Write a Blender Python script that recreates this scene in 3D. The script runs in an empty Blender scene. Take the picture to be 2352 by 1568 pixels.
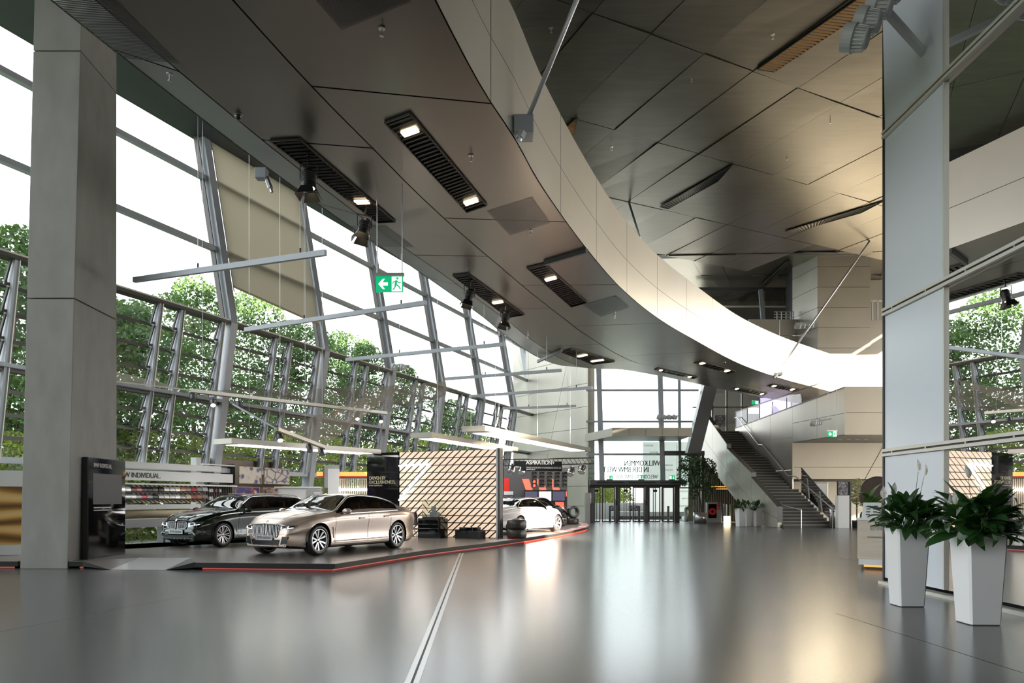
import bpy, bmesh, math, random
from mathutils import Vector, Matrix
from mathutils.bvhtree import BVHTree
R = random.Random(7)
SC = bpy.context.scene
COL = SC.collection
# ------------------------------------------------------------------ camera
H, YH, F, CX = 1.5, 1146.0, 1800.0, 1176.0     # eye height, horizon row, focal length (px), centre column
cam = bpy.data.cameras.new('camera'); camo = bpy.data.objects.new('camera', cam); COL.objects.link(camo)
camo.location = (0, 0, H); camo.rotation_euler = (math.pi/2, 0, 0)
cam.sensor_width = 36; cam.lens = 36*F/2352; cam.shift_y = (YH-784)/2352; cam.clip_end = 600
SC.camera = camo
# ------------------------------------------------------------------ world, sun, exposure
W = bpy.data.worlds.new('sky'); SC.world = W; W.use_nodes = True
nt = W.node_tree; bg = nt.nodes['Background']
sky = nt.nodes.new('ShaderNodeTexSky'); sky.sky_type = 'HOSEK_WILKIE'
sky.sun_direction = Vector((0.78, -0.62, 0.3)).normalized(); sky.turbidity = 6.0; sky.ground_albedo = 0.4
mx = nt.nodes.new('ShaderNodeMix'); mx.data_type = 'RGBA'; mx.inputs[0].default_value = 0.78
nt.links.new(sky.outputs[0], mx.inputs[6]); mx.inputs[7].default_value = (0.93, 0.97, 1.0, 1)
nt.links.new(mx.outputs[2], bg.inputs[0]); bg.inputs[1].default_value = 1.3
sun = bpy.data.lights.new('sun', 'SUN'); sun.energy = 13.0; sun.angle = math.radians(0.8); sun.color = (1.0, 0.87, 0.68)
suno = bpy.data.objects.new('sun', sun); COL.objects.link(suno)
suno.rotation_euler = Vector((0.80, -0.60, 0.27)).to_track_quat('Z', 'Y').to_euler()
suno.location = (60, -40, 30)
vs = SC.view_settings; vs.view_transform = 'Standard'; vs.look = 'None'; vs.exposure = 2.2; vs.gamma = 1.0
vs.use_curve_mapping = False
SC.cycles.max_bounces = 10; SC.cycles.transparent_max_bounces = 16; SC.cycles.diffuse_bounces = 5
SC.cycles.glossy_bounces = 4; SC.cycles.sample_clamp_indirect = 6.0; SC.cycles.caustics_reflective = False
SC.cycles.caustics_refractive = False
# ------------------------------------------------------------------ materials
MT = {}
def mat(name, col, rough=0.5, metal=0.0, emit=None, estr=0.0, spec=0.5, coat=0.0, noise=None, bump=None, rvar=0.2, trans=None):
    m = bpy.data.materials.new(name); m.use_nodes = True; n = m.node_tree.nodes; l = m.node_tree.links
    b = n['Principled BSDF']; b.inputs['Base Color'].default_value = (*col, 1)
    b.inputs['Roughness'].default_value = rough; b.inputs['Metallic'].default_value = metal
    b.inputs['Specular IOR Level'].default_value = spec; b.inputs['Coat Weight'].default_value = coat
    if emit: b.inputs['Emission Color'].default_value = (*emit, 1); b.inputs['Emission Strength'].default_value = estr
    if noise:      # (scale, amount, stretch)
        tc = n.new('ShaderNodeTexCoord'); mp = n.new('ShaderNodeMapping'); mp.inputs['Scale'].default_value = noise[2]
        nz = n.new('ShaderNodeTexNoise'); nz.inputs['Scale'].default_value = noise[0]; nz.inputs['Detail'].default_value = 6
        rp = n.new('ShaderNodeValToRGB'); a = noise[1]
        rp.color_ramp.elements[0].position = 0.3; rp.color_ramp.elements[1].position = 0.72
        rp.color_ramp.elements[0].color = (*[c*(1-a) for c in col], 1); rp.color_ramp.elements[1].color = (*[min(1, c*(1+a)) for c in col], 1)
        l.new(tc.outputs['Object'], mp.inputs[0]); l.new(mp.outputs[0], nz.inputs['Vector']); l.new(nz.outputs[0], rp.inputs[0])
        l.new(rp.outputs[0], b.inputs['Base Color'])
        mr = n.new('ShaderNodeMapRange'); mr.inputs[3].default_value = max(0.02, rough*(1-rvar)); mr.inputs[4].default_value = min(1, rough*(1+rvar))
        l.new(nz.outputs[0], mr.inputs[0]); l.new(mr.outputs[0], b.inputs['Roughness'])
        if bump:
            bp = n.new('ShaderNodeBump'); bp.inputs['Strength'].default_value = bump; bp.inputs['Distance'].default_value = 0.02
            l.new(nz.outputs[0], bp.inputs['Height']); l.new(bp.outputs[0], b.inputs['Normal'])
    if trans:      # diffuse light shining through cloth or leaf
        tr = n.new('ShaderNodeBsdfTranslucent'); tr.inputs[0].default_value = (*trans[1], 1)
        ms = n.new('ShaderNodeMixShader'); ms.inputs[0].default_value = trans[0]
        l.new(b.outputs[0], ms.inputs[1]); l.new(tr.outputs[0], ms.inputs[2]); l.new(ms.outputs[0], n['Material Output'].inputs[0])
    MT[name] = m; return m
def glass(name, tint=(1, 1, 1), ior=1.45, rough=0.0, refl=(1, 1, 1), base=0.0):
    m = bpy.data.materials.new(name); m.use_nodes = True; n = m.node_tree.nodes; l = m.node_tree.links
    n.remove(n['Principled BSDF'])
    t = n.new('ShaderNodeBsdfTransparent'); t.inputs[0].default_value = (*tint, 1)
    g = n.new('ShaderNodeBsdfGlossy'); g.inputs['Roughness'].default_value = rough; g.inputs[0].default_value = (*refl, 1)
    fr = n.new('ShaderNodeFresnel'); fr.inputs[0].default_value = ior
    ms = n.new('ShaderNodeMixShader')
    if base:
        mr = n.new('ShaderNodeMapRange'); mr.inputs[3].default_value = base; mr.inputs[4].default_value = 1.0
        l.new(fr.outputs[0], mr.inputs[0]); l.new(mr.outputs[0], ms.inputs[0])
    else: l.new(fr.outputs[0], ms.inputs[0])
    l.new(t.outputs[0], ms.inputs[1]); l.new(g.outputs[0], ms.inputs[2]); l.new(ms.outputs[0], n['Material Output'].inputs[0])
    MT[name] = m; return m
mat('floor', (0.112, 0.112, 0.112), 0.22, spec=0.65, noise=(0.25, 0.05, (1, 1, 1)), rvar=0.0)
mat('concrete', (0.32, 0.31, 0.285), 0.62, noise=(1.3, 0.13, (1.6, 1.6, 0.7)), bump=0.08)
mat('wallpanel', (0.42, 0.395, 0.345), 0.36, metal=0.55, noise=(0.6, 0.06, (1, 1, 1)))
mat('beigepanel', (0.426, 0.385, 0.316), 0.40, metal=0.45, noise=(0.6, 0.05, (1, 1, 1)))
mat('ceilmetal', (0.174, 0.159, 0.13), 0.34, metal=0.85, noise=(0.8, 0.12, (1, 6, 1)))
mat('bridgemetal', (0.204, 0.184, 0.16), 0.30, metal=0.85, noise=(0.5, 0.07, (1, 1, 1)))
mat('bridgerim', (0.27, 0.262, 0.259), 0.33, metal=0.8)
mat('fascia', (0.74, 0.71, 0.63), 0.34, metal=0.30, noise=(0.4, 0.04, (1, 1, 1)))
mat('dark', (0.022, 0.022, 0.024), 0.5)
mat('black', (0.012, 0.012, 0.013), 0.35)
mat('blackgloss', (0.006, 0.006, 0.007), 0.05, spec=0.7)
mat('steel', (0.475, 0.503, 0.551), 0.42, metal=0.1)
mat('steellight', (0.72, 0.70, 0.63), 0.40, metal=0.3)
mat('frame', (0.07, 0.063, 0.057), 0.4, metal=0.3)
mat('chrome', (0.82, 0.82, 0.83), 0.12, metal=1.0)
mat('satin', (0.56, 0.56, 0.57), 0.3, metal=0.9)
mat('aluminium', (0.55, 0.57, 0.60), 0.38, metal=0.7)
mat('slat', (0.10, 0.095, 0.085), 0.45, metal=0.4)
mat('copperslat', (0.34, 0.19, 0.07), 0.42, metal=0.5)
mat('white', (0.80, 0.80, 0.79), 0.35)
mat('whitegloss', (0.84, 0.84, 0.85), 0.12, coat=0.4)
mat('whiteglass', (0.756, 0.805, 0.864), 0.22, spec=0.55)
mat('planter', (0.864, 0.864, 0.864), 0.20, coat=0.3)
mat('blind', (0.368, 0.336, 0.28), 0.9, trans=(0.24, (0.62, 0.53, 0.38)))
mat('net', (0.40, 0.37, 0.31), 0.8)
mat('soil', (0.05, 0.035, 0.025), 0.95)
mat('leafdark', (0.022, 0.065, 0.018), 0.28, trans=(0.18, (0.10, 0.30, 0.04)), spec=0.5)
mat('leafmid', (0.045, 0.115, 0.02), 0.35, trans=(0.22, (0.16, 0.36, 0.05)))
mat('petal', (0.86, 0.86, 0.80), 0.5, trans=(0.3, (0.9, 0.9, 0.82)))
mat('bark', (0.11, 0.08, 0.055), 0.9, noise=(6, 0.3, (1, 1, 0.2)))
mat('tree1', (0.052, 0.105, 0.03), 0.6, noise=(0.55, 0.5, (1, 1, 1)), trans=(0.25, (0.11, 0.22, 0.035)))
mat('tree2', (0.12, 0.17, 0.022), 0.6, noise=(0.55, 0.5, (1, 1, 1)), trans=(0.30, (0.30, 0.36, 0.04)))  # sunlight on low foliage put into the yellow-green
mat('ficus', (0.028, 0.06, 0.022), 0.5, noise=(2.0, 0.4, (1, 1, 1)), trans=(0.2, (0.12, 0.25, 0.05)))
mat('olive', (0.42, 0.42, 0.22), 0.6, trans=(0.3, (0.5, 0.5, 0.2)))
mat('grass', (0.075, 0.116, 0.034), 0.9, noise=(3.0, 0.3, (1, 1, 1)))
mat('paving', (0.495, 0.495, 0.486), 0.7, noise=(1.0, 0.08, (1, 1, 1)))
mat('podium', (0.246, 0.212, 0.19), 0.25, spec=0.5, noise=(0.4, 0.04, (1, 1, 1)), rvar=0.0)
mat('podiumedge', (0.02, 0.02, 0.02), 0.5, spec=0.2)
mat('ramp', (0.60, 0.60, 0.60), 0.22)
mat('red', (0.70, 0.03, 0.02), 0.35)
mat('redlight', (0.8, 0.05, 0.03), 0.4, emit=(1.0, 0.10, 0.06), estr=0.5)
mat('redglow', (0.15, 0.03, 0.03), 0.4, emit=(1.0, 0.12, 0.09), estr=0.10)
mat('orangelight', (0.9, 0.5, 0.1), 0.4, emit=(1.0, 0.50, 0.12), estr=0.18)
mat('warmlight', (1, 0.85, 0.6), 0.4, emit=(1.0, 0.78, 0.48), estr=4.0)
mat('whitelight', (1, 1, 1), 0.4, emit=(1.0, 0.99, 0.96), estr=2.2)
mat('tilelight', (0.68, 0.544, 0.442), 0.4, emit=(1.0, 0.76, 0.56), estr=0.16)
mat('banner', (0.008, 0.008, 0.009), 0.7, spec=0.15)
mat('cabin', (0.03, 0.028, 0.026), 0.7)
mat('seattan', (0.42, 0.25, 0.12), 0.6)
mat('greensign', (0.0, 0.35, 0.14), 0.4, emit=(0.0, 0.42, 0.17), estr=0.2)
mat('whitesign', (0.9, 0.9, 0.9), 0.4, emit=(0.9, 0.95, 0.9), estr=0.2)
mat('screengrey', (0.03, 0.03, 0.03), 0.5, spec=0.15, emit=(0.35, 0.33, 0.32), estr=0.025)
mat('screendark', (0.015, 0.015, 0.03), 0.15, emit=(0.08, 0.08, 0.12), estr=0.28)
mat('screenwhite', (0.7, 0.7, 0.75), 0.2, emit=(0.85, 0.85, 1.0), estr=0.28)
mat('screenlilac', (0.4, 0.35, 0.6), 0.2, emit=(0.55, 0.48, 0.85), estr=0.28)
mat('goldtext', (0.62, 0.55, 0.38), 0.4)
mat('greytext', (0.06, 0.06, 0.06), 0.5)
mat('wood', (0.66, 0.57, 0.45), 0.5, noise=(2.0, 0.08, (1, 1, 12)))
mat('brownwall', (0.075, 0.048, 0.038), 0.18, coat=0.3)
mat('greywall', (0.42, 0.43, 0.44), 0.25)
mat('beige', (0.62, 0.52, 0.34), 0.55)
mat('rubber', (0.025, 0.025, 0.026), 0.42)
mat('tyregloss', (0.045, 0.042, 0.038), 0.28)
mat('risershade', (0.10, 0.095, 0.085), 0.7)  # darker than the treads: shade on the risers put into the colour
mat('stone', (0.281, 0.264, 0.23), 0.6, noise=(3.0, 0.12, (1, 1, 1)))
mat('lightgrey', (0.62, 0.63, 0.64), 0.4)
mat('redtail', (0.5, 0.01, 0.02), 0.1, emit=(0.9, 0.03, 0.05), estr=0.5, coat=0.6)
mat('lens', (0.35, 0.38, 0.42), 0.06, metal=0.4, coat=0.6)
mat('drl', (1, 1, 1), 0.2, emit=(1, 1, 1), estr=0.5)
mat('seatorange', (0.45, 0.16, 0.05), 0.6)
mat('carglass', (0.012, 0.015, 0.016), 0.04, spec=0.8)
mat('paintchampagne', (0.64, 0.52, 0.45), 0.28, metal=0.6, coat=0.15)
mat('paintblack', (0.010, 0.018, 0.014), 0.10, metal=0.2, coat=1.0)
mat('paintwhite', (0.86, 0.85, 0.82), 0.22, metal=0.0, coat=0.6)
mat('paintgrey', (0.07, 0.07, 0.075), 0.2, metal=0.5, coat=0.6)
mat('darksteel', (0.10, 0.10, 0.105), 0.4, metal=0.3)
mat('eaves', (0.05, 0.058, 0.066), 0.5, spec=0.3)
mat('stoolmirror', (0.5, 0.5, 0.5), 0.12, metal=1.0)
glass('glass', (0.93, 0.96, 0.95), 1.42)
glass('glasslow', (0.80, 0.88, 0.86), 1.5)
glass('carwindow', (0.42, 0.45, 0.43), 1.55)
glass('glassdark', (0.40, 0.42, 0.43), 1.6, base=0.03)
glass('glasscase', (0.93, 0.97, 0.92), 1.45)
glass('glassgreen', (0.78, 0.90, 0.84), 1.45)
# ------------------------------------------------------------------ pixel helpers: a direction, made a point by a known height or depth
def G(px, py, z=0.0):
    Y = F*(H-z)/(py-YH); return Vector(((px-CX)*Y/F, Y, z))
def D(px, py, Y): return Vector(((px-CX)*Y/F, Y, H+(YH-py)*Y/F))
class Fr:        # an upright plane in the hall: start point and direction in plan
    def __init__(s, p0, p1):
        s.p = Vector((p0[0], p0[1])); d = Vector((p1[0]-p0[0], p1[1]-p0[1])); s.L = d.length
        s.u = d.normalized(); s.n = Vector((s.u.y, -s.u.x))
    def s(s, px, o=0.0):
        k = (px-CX)/F; q = s.p+s.n*o; return (k*q.y-q.x)/(s.u.x-k*s.u.y)
    def P(s, a, o, z):
        q = s.p+s.u*a+s.n*o; return Vector((q.x, q.y, z))
    def z(s, px, py, o=0.0):
        return D(px, py, s.P(s.s(px, o), o, 0).y).z
# ------------------------------------------------------------------ mesh building
class MB:
    def __init__(s): s.v = []; s.f = []; s.m = []; s.cur = 0
    def quad(s, *p):
        b = len(s.v); s.v += [tuple(q) for q in p]; s.f.append(tuple(range(b, b+len(p)))); s.m.append(s.cur); return s
    def hexa(s, p):        # 8 points: bottom 4 ccw, top 4 ccw
        b = len(s.v); s.v += [tuple(q) for q in p]
        for f in ((3, 2, 1, 0), (4, 5, 6, 7), (0, 1, 5, 4), (1, 2, 6, 5), (2, 3, 7, 6), (3, 0, 4, 7)):
            s.f.append(tuple(b+i for i in f)); s.m.append(s.cur)
        return s
    def box(s, x0, x1, y0, y1, z0, z1):
        return s.hexa([(x0, y0, z0), (x1, y0, z0), (x1, y1, z0), (x0, y1, z0), (x0, y0, z1), (x1, y0, z1), (x1, y1, z1), (x0, y1, z1)])
    def fbox(s, fr, a0, a1, o0, o1, z0, z1):
        return s.hexa([fr.P(a0, o1, z0), fr.P(a1, o1, z0), fr.P(a1, o0, z0), fr.P(a0, o0, z0), fr.P(a0, o1, z1), fr.P(a1, o1, z1), fr.P(a1, o0, z1), fr.P(a0, o0, z1)])
    def bar(s, a, b, w, h, up=(0, 0, 1)):        # rectangular bar between two points
        a = Vector(a); b = Vector(b); d = (b-a).normalized(); up = Vector(up)
        if abs(d.dot(up)) > 0.98: up = Vector((0, 1, 0))
        r = d.cross(up).normalized(); u = r.cross(d)
        r *= w/2; u *= h/2
        return s.hexa([a-r-u, a+r-u, b+r-u, b-r-u, a-r+u, a+r+u, b+r+u, b-r+u])
    def tube(s, a, b, r0, r1=None, n=10, cap=True):
        a = Vector(a); b = Vector(b); r1 = r0 if r1 is None else r1
        d = (b-a).normalized(); x = d.orthogonal().normalized(); y = d.cross(x); k = len(s.v)
        for p, r in ((a, r0), (b, r1)):
            for i in range(n):
                t = 2*math.pi*i/n; s.v.append(tuple(p+x*(r*math.cos(t))+y*(r*math.sin(t))))
        for i in range(n):
            j = (i+1) % n; s.f.append((k+i, k+j, k+n+j, k+n+i)); s.m.append(s.cur)
        if cap: s.f.append(tuple(k+n-1-i for i in range(n))); s.m.append(s.cur); s.f.append(tuple(k+n+i for i in range(n))); s.m.append(s.cur)
        return s
    def path(s, pts, r, n=8):
        for a, b in zip(pts[:-1], pts[1:]): s.tube(a, b, r, n=n)
        return s
    def lathe(s, prof, n=24, M=None, close=False):      # prof: (r, z)
        M = M or Matrix(); k = len(s.v); q = len(prof)
        for i in range(n):
            t = 2*math.pi*i/n
            for r, z in prof: s.v.append(tuple(M @ Vector((r*math.cos(t), r*math.sin(t), z))))
        for i in range(n):
            j = (i+1) % n
            for a in range(q if close else q-1):
                c = (a+1) % q; s.f.append((k+i*q+a, k+j*q+a, k+j*q+c, k+i*q+c)); s.m.append(s.cur)
        return s
    def prism(s, poly, z0, z1):        # poly ccw list of (x, y)
        b = len(s.v); n = len(poly)
        s.v += [(p[0], p[1], z0) for p in poly]+[(p[0], p[1], z1) for p in poly]
        s.f.append(tuple(b+n-1-i for i in range(n))); s.f.append(tuple(b+n+i for i in range(n))); s.m += [s.cur]*2
        for i in range(n):
            j = (i+1) % n; s.f.append((b+i, b+j, b+n+j, b+n+i)); s.m.append(s.cur)
        return s
    def slab(s, pts, nrm):        # extruded polygon in space
        b = len(s.v); n = len(pts); nrm = Vector(nrm)
        s.v += [tuple(p) for p in pts]+[tuple(Vector(p)+nrm) for p in pts]
        s.f.append(tuple(b+n-1-i for i in range(n))); s.f.append(tuple(b+n+i for i in range(n))); s.m += [s.cur]*2
        for i in range(n):
            j = (i+1) % n; s.f.append((b+i, b+j, b+n+j, b+n+i)); s.m.append(s.cur)
        return s
    def mesh(s, name, mats, smooth=False):
        me = bpy.data.meshes.new(name); me.from_pydata(s.v, [], s.f)
        for m in ([mats] if isinstance(mats, str) else mats): me.materials.append(MT[m])
        me.polygons.foreach_set('material_index', s.m)
        if smooth: me.polygons.foreach_set('use_smooth', [True]*len(s.f))
        me.update(); return me
    def add(s, name, mats, parent=None, smooth=False, bevel=0):
        o = link(name, s.mesh(name, mats, smooth), parent)
        if smooth == 'auto' or bevel:
            pass
        if bevel:
            m = o.modifiers.new('bevel', 'BEVEL'); m.width = bevel; m.segments = 2; m.limit_method = 'ANGLE'
        return o
PINV = {}
def empty(name, loc=(0, 0, 0), rz=0.0):      # at a thing's base; parts built in hall coordinates keep them
    o = bpy.data.objects.new(name, None); COL.objects.link(o); o.location = loc; o.rotation_euler = (0, 0, rz)
    o.empty_display_size = 0.2; return o
def thing(name, label, cat, loc=(0, 0, 0), rz=0.0, group=None, local=False):
    o = empty(name, loc, rz); tag(o, label, cat, group)
    if not local:
        PINV[o.name] = Matrix.LocRotScale(Vector(loc), Matrix.Rotation(rz, 3, 'Z'), None).inverted()
    return o
def link(name, me, parent=None, M=None):
    o = bpy.data.objects.new(name, me); COL.objects.link(o)
    if parent is not None:
        o.parent = parent
        if parent.name in PINV: o.matrix_parent_inverse = PINV[parent.name]
    if M is not None: o.matrix_local = M
    return o
def tag(o, label=None, cat=None, group=None, kind=None):
    if label: o['label'] = label
    if cat: o['category'] = cat
    if group: o['group'] = group
    if kind: o['kind'] = kind
    return o
def struct(name, mb, m, parent=None): 
    o = mb.add(name, m, parent)
    if parent is None: o['kind'] = 'structure'
    return o
def sroot(name, loc=(0, 0, 0)): o = empty(name, (0, 0, 0)); o['kind'] = 'structure'; return o
def copy_tree(o, parent=None, M=None):
    c = o.copy(); COL.objects.link(c); c.parent = parent
    for ch in o.children: copy_tree(ch, c)
    if M is not None: c.matrix_world = M
    return c
TXT = {}
def textmesh(s, weight=0.0, depth=0.0):      # lettering as a mesh scaled into the unit square
    key = (s, weight, depth)
    if key in TXT: return TXT[key]
    cu = bpy.data.curves.new('lettering', 'FONT'); cu.body = s; cu.size = 1; cu.extrude = depth; cu.resolution_u = 3
    cu.space_character = 0.95
    o = bpy.data.objects.new('lettering', cu); COL.objects.link(o)
    me = bpy.data.meshes.new_from_object(o.evaluated_get(bpy.context.evaluated_depsgraph_get()))
    bpy.data.objects.remove(o)
    if weight:      # bold: the letters laid three times, a little apart
        bm = bmesh.new()
        for dx in (-weight, 0, weight):
            k = len(bm.verts); bm.from_mesh(me); bm.verts.ensure_lookup_table()
            for v in bm.verts[k:]: v.co.x += dx
        bm.to_mesh(me); bm.free()
    xs = [v.co.x for v in me.vertices]; ys = [v.co.y for v in me.vertices]
    x0, x1, y0, y1 = min(xs), max(xs), min(ys), max(ys)
    for v in me.vertices: v.co.x = (v.co.x-x0)/(x1-x0); v.co.y = (v.co.y-y0)/(y1-y0)
    TXT[key] = me; return me
def text(s, o, u, v, m, parent=None, name='lettering', weight=0.012, depth=0.0):      # o: lower left corner, u: along, v: up
    me = textmesh(s, weight, depth).copy(); me.materials.clear(); me.materials.append(MT[m])
    u = Vector(u); v = Vector(v); n = u.cross(v).normalized()
    M = Matrix((u, v, n)).transposed().to_4x4(); M.translation = Vector(o)
    me.transform(M)
    return link(name, me, parent)
def ftext(fr, s, px0, px1, py0, py1, o, m, parent=None, mirror=False, **k):      # on a plane, between pixel columns and rows
    a0, a1 = fr.s(px0, o), fr.s(px1, o); z1, z0 = fr.z(px0, py0, o), fr.z(px0, py1, o)
    p = fr.P(a0, o, z0); q = fr.P(a1, o, z0)
    if mirror: p, q = q, p
    return text(s, p, q-p, (0, 0, z1-z0), m, parent, **k)
def crom(pts, t):      # Catmull-Rom through points, t in 0..n-1
    n = len(pts); i = min(max(int(t), 0), n-2); f = t-i
    p1, p2 = Vector(pts[i]), Vector(pts[i+1])
    p0 = Vector(pts[i-1]) if i > 0 else p1*2-p2; p3 = Vector(pts[i+2]) if i+2 < n else p2*2-p1
    return 0.5*((2*p1)+(p2-p0)*f+(2*p0-5*p1+4*p2-p3)*f*f+(3*p1-p0-3*p2+p3)*f*f*f)
# ================================================================== THE SETTING
ZK = 7.5; ZL = 4.85; ZB = 2.5; ZR = 14.0        # facade kink, mid walkway, foot of louvres, roof
A = G(521, 744, ZK); Fm = G(1176, 941, ZK)
FD = Vector(((Fm-A).x, (Fm-A).y)); BAY = FD.length/5; FD.normalize(); FO = Vector((-FD.y, FD.x))
def FP(s, z, o=0.0):        # point on the sloping facade, o metres outward
    off = (z-ZK)*0.183 if z > ZK else (ZK-z)*0.147
    q = Vector((A.x, A.y))+FD*s+FO*(off+o); return Vector((q.x, q.y, z))
SEND = 5*BAY+4.15
b0, b1 = FP(-40, 0), FP(SEND, 0)
struct('floor', MB().prism([(b0.x, b0.y), (70, b0.y), (70, 68), (12.0, 68), (12.0, 50.75), (b1.x+1.5, 50.75), (b1.x, b1.y)], -0.3, 0.0), 'floor')
o = MB().prism([(-160, -60), (160, -60), (160, 220), (-160, 220)], -0.7, -0.32).add('lawn', 'grass'); tag(o, kind='structure')
o = MB().prism([(b1.x+0.5, b1.y+0.3), (b1.x+1.6, 50.9), (40, 50.9), (60, 130), (-10, 130)], -0.32, -0.06).add('pavement', 'paving'); tag(o, kind='structure')
g0, g1 = FP(-40, 0, 0.05), FP(SEND, 0, 0.05); g2, g3 = FP(SEND, 0, 6.0), FP(-40, 0, 6.0)
o = MB().prism([(g1.x, g1.y), (g2.x, g2.y), (g3.x, g3.y), (g0.x, g0.y)], -0.32, -0.08).add('footpath', 'paving'); tag(o, kind='structure')
o = MB().prism([(46.2, -60), (150, -60), (150, 130), (46.2, 130)], -0.32, -0.06).add('bounce_paving', 'paving'); tag(o, kind='structure')  # unseen bright paving added to bounce sunlight into the hall
# joint across the floor: two steel strips with a gap
p0, p1 = G(1060, 1270), G(946, 1568); d = (p1-p0).normalized(); p1 = p1+d*6; r = Vector((-d.y, d.x, 0))
for k, (a, w) in enumerate(((-0.036, 0.05), (0.036, 0.05))):
    struct('trim_%d' % (k+1), MB().bar(p0+r*a+Vector((0, 0, 0.001)), p1+r*a+Vector((0, 0, 0.001)), w, 0.006), 'satin')
struct('trim_3', MB().bar(p0, p1, 0.02, 0.004), 'dark')
for k, (a, b) in enumerate((((1920, 1408), (2350, 1545)), ((1590, 1232), (1985, 1290)), ((0, 1450), (420, 1370)))):
    struct('trim_%d' % (k+4), MB().bar(G(*a), G(*b), 0.012, 0.002), 'dark')
# ------------------------------------------------------------------ sloping glass facade on the left
wl = sroot('wall_left')
mA = {}
for i in range(-3, 6):
    s = i*BAY
    mb = MB()
    for za, zb in ((0, ZK), (ZK, ZR+0.4)):
        for w0, w1, o0, o1 in ((-0.16, 0.16, -0.34, 0.02),):
            mb.hexa([FP(s+w0, za, o0), FP(s+w1, za, o0), FP(s+w1, za, o1), FP(s+w0, za, o1), FP(s+w0, zb, o0), FP(s+w1, zb, o0), FP(s+w1, zb, o1), FP(s+w0, zb, o1)])
    mb.add('mullion', 'steel', wl)
    for w in (0.24, -0.30):
        mb = MB()
        for za, zb in ((0.4, ZK), (ZK, ZR)):
            ww = 0.035 if w > 0 else 0.02
            if w < 0 and za < 1: continue
            mb.hexa([FP(s+w-ww, za, -0.20), FP(s+w+ww, za, -0.20), FP(s+w+ww, za, -0.02), FP(s+w-ww, za, -0.02), FP(s+w-ww, zb, -0.20), FP(s+w+ww, zb, -0.20), FP(s+w+ww, zb, -0.02), FP(s+w-ww, zb, -0.02)])
        mb.add('cable_rail' if w < 0 else 'edge_strip', 'frame' if w < 0 else 'steellight', wl)
mb = MB()
for za, zb in ((0, ZK), (ZK, ZR+0.4)):
    s = SEND
    mb.hexa([FP(s-.16, za, -.34), FP(s+.16, za, -.34), FP(s+.16, za, .02), FP(s-.16, za, .02), FP(s-.16, zb, -.34), FP(s+.16, zb, -.34), FP(s+.16, zb, .02), FP(s-.16, zb, .02)])
mb.add('mullion', 'steel', wl)
rows_hi = [ZL+(ZK-ZL)*k/4 for k in range(5)]; rows_lo = [ZB+(ZL-ZB)*k/4 for k in range(5)]
def pane(s0, s1, z0, z1, tilt, name='pane', m='glass', fr=0.045):
    mb = MB()
    a, b, c, d = FP(s0, z0, tilt), FP(s1, z0, tilt), FP(s1, z1, 0), FP(s0, z1, 0)
    mb.quad(a, b, c, d)
    mb.cur = 1
    mb.bar(a, b, 0.05, fr*1.5); mb.bar(d, c, 0.05, fr)
    return mb.add(name, [m, 'frame'], wl)
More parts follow.
